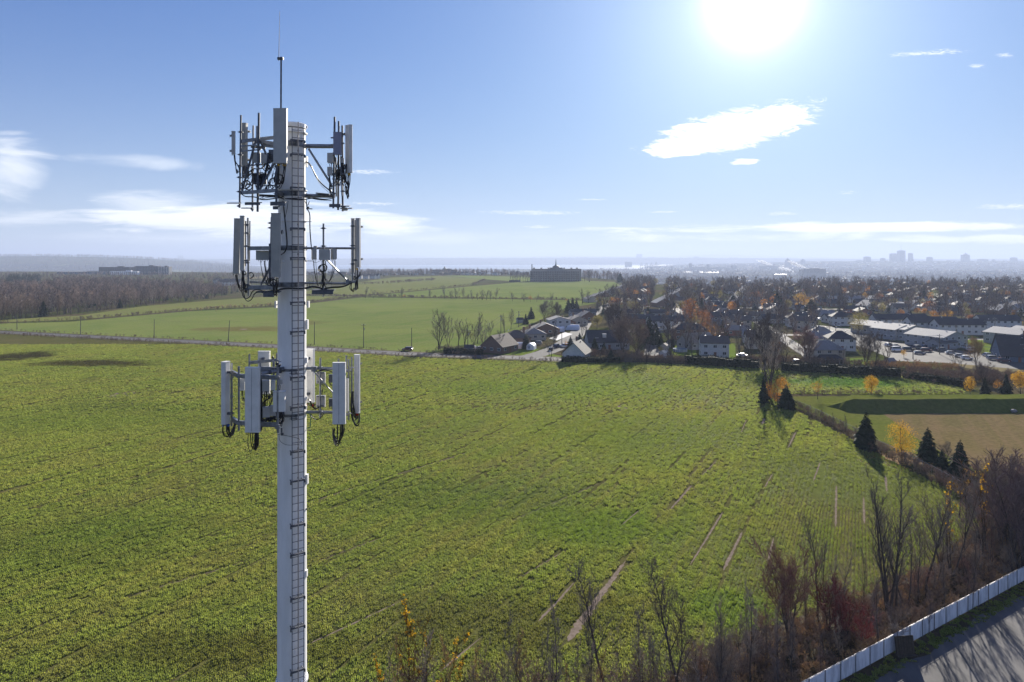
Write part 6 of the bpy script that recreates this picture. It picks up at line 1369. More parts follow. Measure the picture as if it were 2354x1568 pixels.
def shed(px, py, w, d, h, yaw, wall, roof, lab): return house(px, py, w, d, h, h * .5, yaw, wall, roof, 'gable', lab, None, False, False, vents=0, cat='shed', name='garden_shed', oh=.2)
shed(1526, 822, 3.2, 3, 1.9, 40, 'white', 'pale', 'small white garden shed with bright roof at the field hedge'); shed(1527, 806, 3, 3, 2.1, 60, 'beige', 'tan', 'beige garden shed beside a yellow-green bush'); shed(1540, 798, 2.6, 2.6, 2.0, 10, 'grey', 'dark', 'small grey shed left of the pool'); shed(1632, 833, 3.4, 3.4, 1.6, 45, 'white', 'dark', 'dark garden gazebo with white roof ribs behind the hedge')
shed(2045, 842, 3, 2.6, 2.0, 15, 'beige', 'grey', 'beige shed in the bare trees right of the sunroom'); shed(1195, 742, 4, 3, 2.1, 20, 'grey', 'dark', 'grey shed below the two spruces at the field edge'); shed(1078, 810, 4, 3, 2.1, 0, 'white', 'dark', 'small dark shed with white corner beside the road')
# ------------------------------------------------------------------ cars
paint = mat('car_paint', (1, 1, 1), (.96, .96, .96), 1, rough=.28, spec=.6, objcol=True); tyre = flat('tyre', (.02, .02, .02)); rim = mat('rim', (.5, .5, .5), (.4, .4, .4), 4, rough=.3, metal=.8); lampm = flat('headlight', (.7, .7, .7)); tailm = flat('tail_light', (.4, .02, .02))
def car_meshes(kind):
    L, H, hood = {'sedan': (4.6, 1.42, .80), 'suv': (4.7, 1.72, 1.0), 'pickup': (5.5, 1.8, 1.05), 'hatch': (4.1, 1.5, .85), 'van': (5.2, 2.1, 1.1)}[kind]; W_ = 1.82; f = MB()
    top = {'sedan': [(-.30, 1), (.10, 1)], 'suv': [(-.44, 1), (.12, 1)], 'pickup': [(-.08, 1), (.18, 1)], 'hatch': [(-.40, 1), (.10, 1)], 'van': [(-.48, 1), (.22, 1)]}[kind]
    x0, x1 = top[0][0] * L, top[1][0] * L; rear = {'sedan': -.42 * L, 'suv': -.49 * L, 'pickup': -.12 * L, 'hatch': -.48 * L, 'van': -.5 * L}[kind]
    def loft(pr, w0, w1=None):
        ring = []
        for x, z, w in pr: ring.append((x, z, w))
        n = len(ring); b = len(f.v)
        for s in (-1, 1):
            for x, z, w in ring: f.v.append((x, s * w / 2, z))
        f.f.append(tuple(b + i for i in range(n))); f.m.append(0); f.f.append(tuple(b + n + i for i in reversed(range(n)))); f.m.append(0)
        for i in range(n): j = (i + 1) % n; f.f.append((b + i, b + n + i, b + n + j, b + j)); f.m.append(0)
    loft([(-L / 2, .35, W_ * .96), (-L / 2 + .02, hood * .92, W_ * .94), (-L / 2 + .12, hood * 1.02, W_ * .94), (x1 + .55, hood * 1.0, W_), (L / 2 - .35, hood * .90, W_ * .95), (L / 2 - .03, hood * .70, W_ * .88), (L / 2, .38, W_ * .88), (L / 2 - .2, .25, W_), (-L / 2 + .2, .25, W_)], 1)
    loft([(rear, hood * 1.0, W_ * .94), (x0, H - .06, W_ * .80), ((x0 + x1) / 2, H, W_ * .80), (x1, H - .05, W_ * .80), (x1 + .62, hood * .99, W_ * .94)], 1)
    if kind == 'pickup': f.box((-L * .31, 0, hood * 1.02), (L * .36, W_ * .96, .10))
    body = f; g_ = MB(); hz_ = H - .10
    for s in (-1, 1): g_.face([(rear + .28, s * (W_ * .47 + .006), hood + .05), (x1 + .42, s * (W_ * .47 + .006), hood + .05), (x1 - .03, s * (W_ * .405 + .008), hz_), (x0 + .08, s * (W_ * .405 + .008), hz_)])
    g_.face([(x1 + .60, -W_ * .43, hood + .04), (x1 + .60, W_ * .43, hood + .04), (x1 + .06, W_ * .38, hz_), (x1 + .06, -W_ * .38, hz_)]); g_.face([(rear - .02, W_ * .42, hood + .06), (rear - .02, -W_ * .42, hood + .06), (x0 - .03, -W_ * .37, hz_), (x0 - .03, W_ * .37, hz_)])
    wl_ = MB(); wl_.tube([(0, -.11, 0), (0, .11, 0)], .33, 14); rm = MB(); rm.tube([(0, -.125, 0), (0, .125, 0)], .20, 8)
    hl = MB().box((L / 2 - .06, 0, hood * .74), (.12, .34, .14)); tl = MB().box((-L / 2 + .01, 0, hood * .82), (.10, .22, .18))
    return L, W_, [x.build(n, m, link=False).data for x, n, m in ((body, 'body', paint), (g_, 'window', glassm), (wl_, 'wheel', tyre), (rm, 'rim', rim), (hl, 'headlight', lampm), (tl, 'tail_light', tailm))]
CARS = {k: car_meshes(k) for k in ('sedan', 'suv', 'pickup', 'hatch', 'van')}
def car(px, py, kind, colr, yaw, label, group=None, simple=False, z=.06):
    L, W_, (b, g_, wl_, rm, hl, tl) = CARS[kind]; p = G(px, py); e = empty('parked_car' if 'parked' in label or group else 'car', (p.x, p.y, z), R(yaw)); tag(e, label, 'car', group)
    def add(nm, me_, loc, par=None): o = bpy.data.objects.new(nm, me_); col.objects.link(o); o.parent = par or e; o.location = loc; return o
    o = add('body', b, (0, 0, 0)); o.color = (*colr, 1); add('window', g_, (0, 0, 0))
    for sx in (-1, 1):
        for sy in (-1, 1): w_ = add('wheel', wl_, (sx * L * .31, sy * W_ * .44, .33)); add('rim', rm, (0, 0, 0), w_)
    for sy in (-1, 1): add('headlight', hl, (0, sy * W_ * .34, 0)); add('tail_light', tl, (0, sy * W_ * .36, 0))
RED = (.10, .012, .02); BLK = (.015, .016, .02); WHT = (.75, .75, .75); SLV = (.42, .43, .45); NAV = (.02, .04, .10); GRY = (.12, .125, .13)
car(936, 806, 'suv', RED, 168, 'dark red suv driving on the country road'); car(1080, 802, 'pickup', WHT, 195, 'white pickup truck parked on the driveway beside the road', None); car(1100, 804, 'hatch', SLV, 200, 'silver car parked under trees beside the pickup', None)
car(1234, 792, 'suv', GRY, 172, 'dark wagon parked on grass by the tent garage'); car(1242, 779, 'sedan', BLK, 175, 'black car parked in the second driveway'); car(1250, 768, 'sedan', GRY, 175, 'grey car parked in the third driveway by the bare tree')
car(1280, 799, 'suv', NAV, 60, 'dark blue suv parked nose-on at the kerb'); car(1296, 798, 'suv', WHT, 175, 'white suv parked left of the dark gabled house'); car(1266, 806, 'hatch', BLK, 80, 'small black car parked behind the big roadside tree'); car(1345, 784, 'sedan', NAV, 160, 'blue car parked between the spruces')
random.seed(12)
PKL = 'cars parked in the long row beside the lawn'
for k, (x_, y_) in enumerate(((1830, 640), (1860, 655), (1890, 670), (1915, 690), (1940, 705), (1965, 722), (2050, 718), (2085, 740), (2125, 750), (2180, 762), (2240, 772), (2300, 783))):
    kd = random.choice(['sedan', 'suv', 'hatch']); cn, cc = random.choice([('silver', SLV), ('black', BLK), ('white', WHT), ('grey', GRY), ('navy', NAV)])
    car(1608.6 + .14643 * x_, 660.7 + .14643 * (y_ + 14), kd, cc, 205, '%s %s in the slanting row beside the lawn, number %s from the far end' % (cn, kd, ('one two three four five six seven eight nine ten eleven twelve'.split())[k]), PKL)
for x_, y_, kd, cn, cc, yw, wh in ((530, 795, 'sedan', 'white', WHT, 10, 'at the left end of the lot'), (620, 812, 'hatch', 'navy', NAV, 10, 'behind the white van'), (630, 862, 'van', 'white', WHT, 5, 'next to the small yellow tree'), (790, 855, 'suv', 'black', BLK, 350, 'just right of the small yellow tree'), (940, 905, 'sedan', 'navy', NAV, 345, 'lowest in the middle of the lot'),
                                 (920, 830, 'suv', 'grey', GRY, 20, 'against the pale block'), (1022, 820, 'sedan', 'navy', NAV, 10, 'below the power lines'), (1035, 870, 'suv', 'dark red', RED, 350, 'beside the short grass strip'), (1168, 838, 'suv', 'black', BLK, 0, 'left of the utility pole'), (1250, 866, 'suv', 'grey', GRY, 350, 'right of the utility pole'),
                                 (1370, 905, 'sedan', 'silver', SLV, 345, 'shining in the middle of the lot'), (1490, 945, 'sedan', 'silver', SLV, 340, 'shining behind the twiggy tree'), (1580, 975, 'hatch', 'white', WHT, 345, 'below the twiggy tree'), (1510, 815, 'sedan', 'silver', SLV, 20, 'at the corner of the lawn'), (1612, 832, 'suv', 'white', WHT, 10, 'behind the olive twiggy tree'), (1650, 858, 'sedan', 'silver', SLV, 10, 'near the foot of the olive tree'),
                                 (1865, 930, 'sedan', 'silver', SLV, 10, 'at the lawn edge on the right'), (1940, 980, 'suv', 'silver', SLV, 350, 'largest near the steep black roof'), (2080, 1012, 'suv', 'dark red', RED, 350, 'nearest the steep black roof'), (1945, 634, 'suv', 'black', BLK, 0, 'on the street beyond the green lawn'), (2320, 1000, 'hatch', 'silver', SLV, 10, 'at the right edge of the lot')):
    car(1953.3 + .16986 * x_, 660.7 + .16986 * y_, kd, cc, yw, '%s %s parked %s' % (cn, kd, wh), 'cars scattered over the parking lot')
for px, py, kd, cc, lab in ((1706, 820, 'sedan', SLV, 'silver car parked behind the hedge beside the white house'), (1835, 835, 'hatch', GRY, 'grey car parked in the dark yard left of the sunroom'), (1925, 750, 'suv', WHT, 'white suv parked near the two bungalows'), (1884, 736, 'sedan', WHT, 'white car parked between the bungalows')): car(px, py, kd, cc, rnd(0, 30), lab, None)
# ------------------------------------------------------------------ utility poles and wires
polem = flat('pole_wood', (.13, .115, .10)); wirem = mat('power_wire', (.32, .32, .33), (.28, .28, .29), 1, rough=.25, metal=.9)
POLES = []
def pole(px, base, top, lab, group, lean=0.0, arms=1):
    p = G(px, base); h = (base - top) / FP * p.y; e = empty('utility_pole', tuple(p)); tag(e, lab, 'utility pole', group); f = MB(); f.tube([(0, 0, -.3), (lean, 0, h)], [.19, .12], 8); f.build('pole', polem, e)
    for k in range(arms):
        f = MB(); f.box((lean, 0, h - .6 - .9 * k), (2.2, .12, .12)); c_ = f.build('crossarm', polem, e)
        for q in (-1, -.4, .4, 1): f = MB(); f.tube([(lean + q, 0, h - .55 - .9 * k), (lean + q, 0, h - .3 - .9 * k)], .06, 6); f.build('insulator', framem, c_)
    if arms: f = MB(); f.tube([(lean + .3, -.1, h - 2.6), (lean + .3, -.1, h - 1.8)], .22, 8); f.build('transformer', galv, e)
    POLES.append((p, h, lean)); return p + Vector((lean, 0, h))
def wire(a, b, sag, lab='thin power line strung between poles', group='power lines', offs=((0, 0),), r=.02):
    f = MB()
    for ox, oz in offs:
        pts = [a.lerp(b, k / 12) + Vector((ox, 0, oz - sag * 4 * (k / 12) * (1 - k / 12))) for k in range(13)]; f.tube(pts, r, 3, caps=False)
    tag(f.build('power_line', wirem), lab, 'power line', group)
ORD = ['leftmost', 'second', 'third', 'fourth, leaning', 'fifth', 'sixth', 'last']
tops = []
for k, (px, b, t_, ln, ar) in enumerate(((39, 758, 723.6, 0, 0), (185, 769.7, 727, .1, 0), (354, 777.6, 734, .1, 0), (524, 786, 736.6, .8, 0), (722.5, 792.6, 740, 0, 0), (835.5, 799.6, 744.6, 0, 1), (946, 800.5, 753.4, 0, 0))):
    tops.append(pole(px, b, t_, '%s utility pole along the country road, counted from the left' % ORD[k], 'poles along the country road', ln, ar))
for a, b in zip(tops[:-1], tops[1:]): wire(a, b, 1.2, 'faint wire between poles along the country road', 'wires along the country road', r=.012)
t0_ = pole(1075, 803, 757, 'utility pole beside the pickup truck at the road', 'poles at the edge of the town'); wire(tops[-1], t0_, 1, 'wire from the country road to the first town pole', 'wires along the country road', r=.012)
edge = [t0_]
for px, b, t_, lab in ((1151, 775, 725, 'utility pole behind the steep-roofed brick house'), (1192, 752, 715, 'utility pole beside the first spruces of the field edge'), (1262, 722, 694, 'utility pole in the bare trees above the tan roofs'), (1338, 700, 676, 'utility pole behind the three spruces'), (1384, 688, 666, 'utility pole at the end of the tree line')): edge.append(pole(px, b, t_, lab, 'poles at the edge of the town'))
edge.append(G(1440, 655) + Vector((0, 0, 11)))
for a, b in zip(edge[:-1], edge[1:]): wire(a, b, 1.8, 'shining power lines along the field edge of the town', 'shining power lines at the field edge', ((-1, -.6), (1, -.6), (0, -2.4), (.1, -2.9)), .035)
tp = [pole(1503, 797, 752, 'tall utility pole in the backyards left of the pool', 'poles in the town', arms=1), pole(1557, 752, 721, 'utility pole with many bright wires over the long white house', 'poles in the town'), pole(1583, 722, 699, 'utility pole beyond the tall rusty tree', 'poles in the town'), pole(1616, 706, 686, 'distant utility pole in the middle of the town', 'poles in the town')]
for a, b in zip(tp[:-1], tp[1:]): wire(a, b, 2.2, 'bright bundle of power lines crossing the town', 'bright power lines in the town', ((-1, -.6), (1, -.6), (0, -1.8), (0, -2.6), (.2, -3.2)), .045)
rp_ = [pole(1920.5, 771, 743, 'utility pole beside the row of parked cars', 'poles by the parking lot'), pole(2098, 826, 802, 'low pole in front of the pale roofed blocks', 'poles by the parking lot', arms=0), pole(2159, 815, 768, 'utility pole in the middle of the parking lot', 'poles by the parking lot'), pole(2197, 782, 748, 'utility pole at the corner of the green lawn', 'poles by the parking lot'), pole(2237, 748, 722, 'utility pole behind the terrace', 'poles by the parking lot'), pole(2286, 766, 730, 'utility pole beyond the green lawn, by a black suv', 'poles by the parking lot'), pole(2351, 832, 790, 'utility pole at the right edge of the town', 'poles by the parking lot'), pole(1291, 797, 763, 'thin lamp pole beside the street of tent garages', 'poles in the town', arms=0)]
wl3 = ((-1, -.6), (1, -.6), (0, -2.0), (.1, -2.8))
for a, b, lab in ((rp_[0], rp_[2], 'power lines sagging from the parked cars to the lot pole'), (rp_[2], rp_[6], 'power lines sagging from the lot pole to the right edge'), (rp_[4], rp_[5], 'power lines behind the green lawn'), (rp_[5], rp_[6], 'power lines from the lawn to the right edge'), (tp[3], rp_[4] , 'long faint power lines across the town')): wire(a, b, 2.5, lab, 'power lines by the parking lot', wl3, .04)
# road sign and guard posts near the junction
c = G(1264, 822); e = empty('road_sign', tuple(c)); tag(e, 'small road sign on a thin post at the street corner', 'road sign'); f = MB(); f.tube([(0, 0, 0), (0, 0, 2.9)], .035, 6); f.build('post', galv, e); f = MB(); f.box((0, -.05, 2.6), (.6, .03, .6), roll=pi / 4); f.build('sign_plate', framem, e)
# ------------------------------------------------------------------ trees of the town and the fields
BR = None
rows = [  # kind, px, base, top, label, colour, width
    ('elm', 1008, 804, 725, 'tall broad bare tree standing alone at the road beside the field', None, 1.15), ('mid1', 1030, 801, 738, 'bare tree close to the tall broad one at the road', None, 1), ('mid0', 1053, 794, 742, 'bare tree with upright twigs in the roadside clump', None, 1.2), ('mid2', 1068, 793, 740, 'dense bare tree in the middle of the roadside clump', None, 1.2),
    ('mid3', 1097, 790, 729, 'tallest bare tree of the roadside clump', None, .9), ('mid4', 1088, 800, 748, 'brownish bare tree above the pickup truck', None, 1.3), ('mid2', 1110, 808, 750, 'greyish bare tree left of the steep-roofed house', (1.3, 1.3, 1.3), 1), ('near_b', 1150, 811, 762, 'dark forked bare tree in front of the steep-roofed house', (.6, .6, .6), 1.1), ('mid1', 1126, 780, 738, 'bare tree behind the steep-roofed house', None, 1),
    ('mid3', 1174, 757, 717, 'bare tree with curly crown on the field edge behind the brick houses', None, 1.1), ('mid0', 1160, 766, 728, 'thin bare tree on the field edge beside the curly one', None, 1), ('near_b', 1267, 822, 738, 'tall dark roadside tree at the street corner, leafless', (.6, .6, .65), .8), ('near_a', 1262, 818, 770, 'smaller bare tree behind the dark roadside tree', None, .9), ('round', 1251, 738, 698, 'round bare tree behind the tan roofs, left of two', None, 1.1), ('round', 1277, 738, 699, 'round bare tree behind the tan roofs, right of two', None, 1.2),
    ('round', 1430, 812, 738, 'huge bare tree left of a twin pair at the hedge', (1.1, .95, .9), 1.25), ('round', 1463, 818, 744, 'huge bare tree right of a twin pair at the hedge', (1.1, .95, .9), 1.15), ('round', 1408, 768, 704, 'dark bare tree behind the large dark roof', (.7, .65, .7), 1.1), ('mid2', 1440, 770, 712, 'dark bare tree above the huge twin trees', (.7, .65, .7), 1.5), ('mid0', 1339, 697, 669, 'bare tree pair on the field edge beyond the spruces, left', None, 1.3), ('mid4', 1352, 697, 670, 'bare tree pair on the field edge beyond the spruces, right', None, 1.3), ('mid1', 1381, 700, 665, 'bare tree beside the end of the wire line', None, 1.2), ('round', 1404, 698, 659, 'big round bare tree at the corner of the middle field', None, 1.1), ('mid3', 1424, 700, 668, 'bare tree right of the big round one at the field corner', None, 1),
    ('mid0', 1350, 780, 748, 'small bare tree on the street corner by the dark house', None, 1), ('mid2', 1338, 772, 735, 'slim bare tree on the street by the tent garage', None, .9), ('round', 1275, 790, 760, 'bare garden tree beside the parked wagon', None, .8), ('near_c', 1303, 822, 796, 'short bare tree at the dark gabled house', None, 1.2), ('mid4', 1590, 818, 770, 'dark bare tree right of the pool', (.7, .7, .7), .7), ('round', 1541, 832, 806, 'small round bare tree by the white shed', (.6, .6, .6), 1.1), ('mid2', 1486, 836, 778, 'bare tree in the hedge below the spruce pair', (.8, .75, .8), 1),
    ('mid0', 1703, 838, 768, 'bare tree in front of the street behind the hedge', None, .9), ('mid1', 1725, 838, 752, 'tall bare tree behind the hedge, left of the dense ones', (.9, .8, .8), 1), ('round', 1758, 842, 735, 'largest dense bare tree in the middle of the town front', (.8, .75, .8), 1.05), ('mid3', 1786, 845, 752, 'pale bare birch-like tree right of the largest dense one', (1.9, 1.9, 2.0), 1), ('poplar', 1767, 908, 752, 'pale grey bare tree at the inner field corner', (2.1, 2.1, 2.1), 1.3), ('mid4', 1805, 842, 760, 'bare tree behind the hedge beside the birch-like one', None, 1.1), ('round', 1857, 835, 762, 'spreading bare tree left of the sunroom house', (1.2, .9, .9), 1.1),
    ('mid2', 1935, 836, 795, 'small bare tree right of the sunroom', None, 1), ('round', 1990, 843, 770, 'dark spreading bare tree right of the sunroom', (.7, .65, .65), 1.1), ('mid0', 2010, 850, 775, 'dark bare tree beside the spreading one', (.8, .7, .7), 1), ('mid3', 2035, 850, 790, 'thin dark bare tree before the parking lot', (.8, .7, .7), 1), ('round', 2242, 838, 782, 'olive-brown twiggy tree in front of the lawn', (1.6, 1.3, .7), 1.1), ('mid1', 2195, 838, 806, 'brown bare tree before the shining cars', None, 1.3), ('mid2', 1905, 762, 738, 'small bare street tree by the row of parked cars', None, 1), ('mid4', 2159, 722, 680, 'wide dark bare tree in front of the pale green one', (.6, .55, .6), 1.5), ('mid3', 2218, 745, 708, 'bare tree above the terrace roof', (1.1, .8, .8), 1.2), ('round', 2260, 880, 838, 'low brown bare tree at the end of the brown hedge', (.9, .8, .8), 1.4), ('mid0', 2215, 870, 832, 'low bare tree on the dirt slope', None, 1.6)]
for r_ in rows: placeP(r_[0], r_[1], r_[2], r_[3], label=r_[4], color=r_[5], sx=r_[6])
cons = [(1220.7, 733, 703.4, 'taller pointed spruce at the field edge'), (1208, 745, 720, 'shorter spruce left of the tall pointed one'), (1306, 719, 685.6, 'left spruce of three in a row behind the tan roofs'), (1316, 717, 682, 'middle and tallest spruce of three in a row'), (1324.7, 710, 688, 'right and smallest spruce of three in a row'), (1492, 788, 724, 'tall wide spruce beside the long white house'), (1507, 792, 736, 'second tall spruce right of the wide one'),
        (1519, 800, 768, 'small dark spruce by the backyard shed'), (1545, 718, 683, 'slender spruce before the stepped terrace'), (1311, 800, 771, 'thin spruce beside the rusty sapling'), (1366.5, 812, 774, 'dark conical spruce in front of the dark roof'), (1332, 792, 763, 'squat spruce on the street corner'), (1489, 731, 703, 'distant spruce left of the slender one'), (1661, 784, 732, 'tall dark spruce beside the blue house'), (1613, 722, 680, 'large spruce beside the tall rusty tree'), (1786, 712, 664, 'dark spruce left of two before the big yellow tree'), (1796, 712, 676, 'dark spruce right of two before the big yellow tree'),
        (1733, 712, 694, 'small spruce pair in the middle town'), (2123, 692, 661, 'tall narrow spruce left of the pale green tree'), (2172, 692, 668, 'hazy spruce right of the pale green tree'), (2268, 696, 671, 'distant spruce in the right of the town'), (2092.6, 731, 712, 'dark spruce between the orange trees at the terrace'), (1425, 649, 624, 'large lone spruce at the far corner of the fields'), (1388, 812, 784, 'dark spruce at the foot of the large dark roof'), (1404, 830, 800, 'dark spruce against the hedge below the dark roof'), (2338, 700, 670, 'distant spruce near the right edge'), (1563, 740, 715, 'spruce behind the bright wires')]
for px, b, t_, lab in cons: placeP('con%d' % (int(px) % 3), px, b, t_, label=lab, group='spruces of the town', sx=1.15)
placeP('con0', 1685, 700, 674, label='ragged dark pine above the middle of the town', cat='tree', sx=1.6); placeP('con0', 1864, 726, 684, label='broad dark pine right of the big golden tree', sx=1.9)
placeP('cedar', 1209.7, 803, 766, label='round dark cedar on the corner lawn', sx=1.35); placeP('cedar', 1304, 757, 738, label='small dark cedar beside the low attached house', sx=1.0); placeP('cedar', 1546, 802, 770, label='columnar dark cedar behind the pool', sx=.8)
lv = [('leaf1', 1455, 724, 689, OLI, 1.5, 'wide olive yellow willow above the dark roofs'), ('leaf0', 1372, 756, 723, OLI, 1.4, 'olive yellow tree behind the tent garage street'), ('leaf2', 1587, 750, 683, RUS, 1.25, 'tall rusty orange tree beside the bright wires'), ('leaf3', 1300, 802, 778, ORA, 1.0, 'small rusty sapling on the street corner'), ('leaf3', 1497, 684, 668, ORA, 1.3, 'small orange tree beyond the stepped roofs'), ('leaf3', 1521, 684, 667, OLI, 1.6, 'dull yellow tree left of the terrace'),
      ('leaf0', 1642, 720, 700, ORA, 1.3, 'orange tree above the blue house, left'), ('leaf0', 1683, 724, 692, ORA, 1.2, 'orange tree with tall crown above the blue house'), ('leaf1', 1617, 762, 710, RUS, 1.0, 'big rust red tree left of the blue house'), ('leaf1', 1636, 782, 744, ORA, 1.2, 'orange brown tree behind the white two-storey house'), ('leaf2', 1631, 692, 666, OLI, .9, 'slim yellow tree, left of three in the distance'), ('leaf2', 1644, 688, 667, OLI, .8, 'slim yellow tree, middle of three in the distance'), ('leaf2', 1655, 690, 664, OLI, .8, 'slim yellow tree, right of three in the distance'),
      ('leaf1', 1848, 716, 671, (.50, .30, .05), 1.15, 'big golden round tree dominating the middle of the town'), ('leaf0', 1811, 714, 688, OLI, 1.2, 'yellow green tree left of the big golden one'), ('leaf0', 1831, 713, 696, YEL, 1.0, 'small bright yellow tree at the foot of the big golden one'), ('leaf1', 1972, 768, 712, OLI, 1.0, 'round olive tree left of the pale roofed blocks'), ('leaf3', 1835, 795, 752, (.35, .20, .18), 1.2, 'pinkish brown leafed tree right of the birch-like tree'), ('leaf3', 1860, 800, 754, (.32, .20, .18), 1.5, 'pinkish brown leafed tree above the sunroom house'),
      ('leaf0', 1988, 689, 671, YEL, 1.2, 'bright yellow tree in the upper right of the town'), ('leaf0', 2021, 696, 674, RUS, 1.5, 'rusty tree right of the bright yellow one'), ('leaf0', 2011, 711, 697, ORA, 1.2, 'small orange tree below the rusty one'), ('leaf0', 2070, 731, 711, ORA, 1.4, 'orange tree in front of the terrace roofs, left'), ('leaf0', 2086, 707, 682, GRN, 1.2, 'green and yellow tree among grey roofs'), ('leaf1', 2147, 697, 665, PALEG, 1.2, 'pale green willow-like tree in the right of the town'), ('leaf0', 2108, 724, 707, ORA, 1.5, 'orange tree behind the small dark spruce'), ('leaf0', 2124, 724, 708, ORA, 1.5, 'orange tree second right of the small dark spruce'),
      ('leaf1', 2147, 734, 712, ORA, 1.2, 'orange tree behind the long terrace'), ('leaf1', 2176, 736, 711, YEL, 1.2, 'yellow tree behind the long terrace'), ('leaf1', 2307, 688, 667, ORA, 1.4, 'orange tree with flat crown near the right edge'), ('leaf2', 2077, 822, 803, YEL, 1.5, 'small bright yellow tree in the parking lot'), ('leaf0', 1519, 815, 796, OLI, 1.1, 'yellow green bush beside the beige shed'), ('leaf0', 2230, 745, 722, RUS, 1.3, 'rusty red tree behind the terrace end'), ('leaf0', 2340, 752, 732, ORA, 1.2, 'orange tree near the right edge behind the roofs'),
      ('leaf3', 1083, 788, 757, OLI, 1.0, 'tree with a few yellow brown leaves in the roadside clump'), ('leaf2', 690, 0, 0, ORA, 1, ''), ]
for k, px, b, t_, c_, sx, lab in lv:
    if lab: placeP(k, px, b, t_, label=lab, group='autumn coloured trees of the town', color=c_, sx=sx)
lineT = [(120, 340, 415), (185, 355, 417), (305, 378, 416), (405, 348, 416), (627, 352, 418), (745, 330, 420), (793, 360, 422), (836, 340, 418), (885, 345, 420), (925, 387, 424), (960, 365, 428), (1000, 375, 430), (1037, 350, 430), (1070, 365, 432), (1100, 365, 432), (1145, 350, 430), (1275, 375, 440), (1365, 378, 443), (1465, 395, 445), (1575, 385, 453), (635, 255, 285)]
for k, (x_, a, b) in enumerate(lineT):
    placeP('mid%d' % (k % 5), 804.3 + .29286 * x_, 563 + .29286 * (b + 3), 563 + .29286 * a, label='bare vase-shaped tree in the ditch line across the far green fields', group='bare trees in the ditch line between far fields', sx=1.25)
for x_, a, b, lab in ((1415, 390, 446, 'small orange tree in the ditch line between far fields'), (1700, 415, 452, 'orange bush at the end of the ditch line'), (425, 380, 416, 'low orange shrub beside a bare tree in the ditch line')): placeP('leaf3', 804.3 + .29286 * x_, 563 + .29286 * (b + 3), 563 + .29286 * a, label=lab, color=ORA, sx=1.1)
# scattered town trees, nearer ones singly, the rest as one mass per kind
rs = np.random.RandomState(21); random.seed(22)
nT = 3900; ss_ = 262 + (1330 - 262) * rs.random_sample(nT * 2) ** .85; nn_ = rs.uniform(0, 1000, nT * 2)
X = ORG.x + D_.x * ss_ + N_.x * nn_; Y = D_.y * ss_ + N_.y * nn_; PX = CX + X / Y * FP; PY = HY + CAMH / Y * FP
hp = np.array([(o.location.x, o.location.y) for o in bpy.data.objects if o.get('category') == 'house'])
def dmin(x, y, P_): return np.min(np.hypot(x[:, None] - P_[None, :, 0], y[:, None] - P_[None, :, 1]), 1)
k = (PX < 2460) & (Y < np.array([plateau_edge(q) + 25 for q in PX])) & (PY < 818) & ~((PX > 1880) & (PY > 740)) & ~((PX < 1400) & (PY > 735)) & (np.abs(((nn_ - 46 + 32) % 64) - 32) > 5.5)
X, Y, PX, PY = X[k], Y[k], PX[k], PY[k]; dm = dmin(X, Y, hp); k = dm > 6.8; X, Y, PX, PY = X[k], Y[k], PX[k], PY[k]
u = rs.random_sample(X.size); order = np.argsort(Y); single = 0; mass = {}
for i in order:
    x_, y_ = X[i], Y[i]; r_ = u[i]
    if y_ < 470 and single < 66 and i % 3 != 0:
        single += 1
        if r_ < .84:
            cc = random.choice([None, (1.1, .9, .85), (.8, .75, .8), (1.4, 1.3, 1.25)]); pxx = CX + x_ / y_ * FP; wh = 'near the pool and the long white house' if pxx < 1610 else 'around the blue house' if pxx < 1740 else 'near the big golden tree' if pxx < 1900 else 'around the dark terrace'; tn = {None: 'brown', (1.1, .9, .85): 'reddish brown', (.8, .75, .8): 'dark', (1.4, 1.3, 1.25): 'pale grey'}[cc]; place('mid%d' % random.randrange(5), x_, y_, rnd(7.5, 13), label='%s leafless tree between town houses %s' % (tn, wh), group='leafless trees ' + wh, color=cc, sx=1.25)
        elif r_ < .93: place('conf%d' % random.randrange(3), x_, y_, rnd(7, 13), label='dark conical spruce standing between the town houses', group='spruces between the town houses', sx=1.2)
        else: place('leaff%d' % random.randrange(3), x_, y_, rnd(6, 9), label='faded rusty leafed tree standing between the town houses', group='rusty trees between the town houses', color=random.choice([RUS, OLI, ORA]))
    else:
        key = 'far%d' % random.randrange(4) if r_ < .79 else ('conf%d' % random.randrange(3) if r_ < .88 else random.choice(['leafO', 'leafR', 'leafY', 'leafO'])); mass.setdefault(key, []).append((x_, y_, terrain(x_, y_), random.uniform(.55, 1.2)))
def srcobj(key, lab, color=None):
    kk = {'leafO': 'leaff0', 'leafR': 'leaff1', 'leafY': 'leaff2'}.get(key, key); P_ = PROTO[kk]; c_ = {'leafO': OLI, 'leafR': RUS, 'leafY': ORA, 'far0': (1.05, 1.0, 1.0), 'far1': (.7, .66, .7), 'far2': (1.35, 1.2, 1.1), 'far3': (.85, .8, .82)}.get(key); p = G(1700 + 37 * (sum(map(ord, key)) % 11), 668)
    o = place(kk, p.x, p.y, P_['h'], label=lab, group='trees in the thick of the town', color=c_); return o
SRC = {}
names = {'far0': 'leafless tree with fanned crown deep in the town', 'far1': 'leafless tree with narrow crown deep in the town', 'far2': 'leafless tree with uneven crown deep in the town', 'far3': 'leafless tree with broad crown deep in the town', 'conf0': 'dark spruce deep in the town', 'conf1': 'slim dark spruce deep in the town', 'conf2': 'narrow dark spruce deep in the town', 'leafO': 'olive leafed tree deep in the town', 'leafR': 'rusty leafed tree deep in the town', 'leafY': 'orange leafed tree deep in the town'}
for key in names: SRC[key] = srcobj(key, names[key])
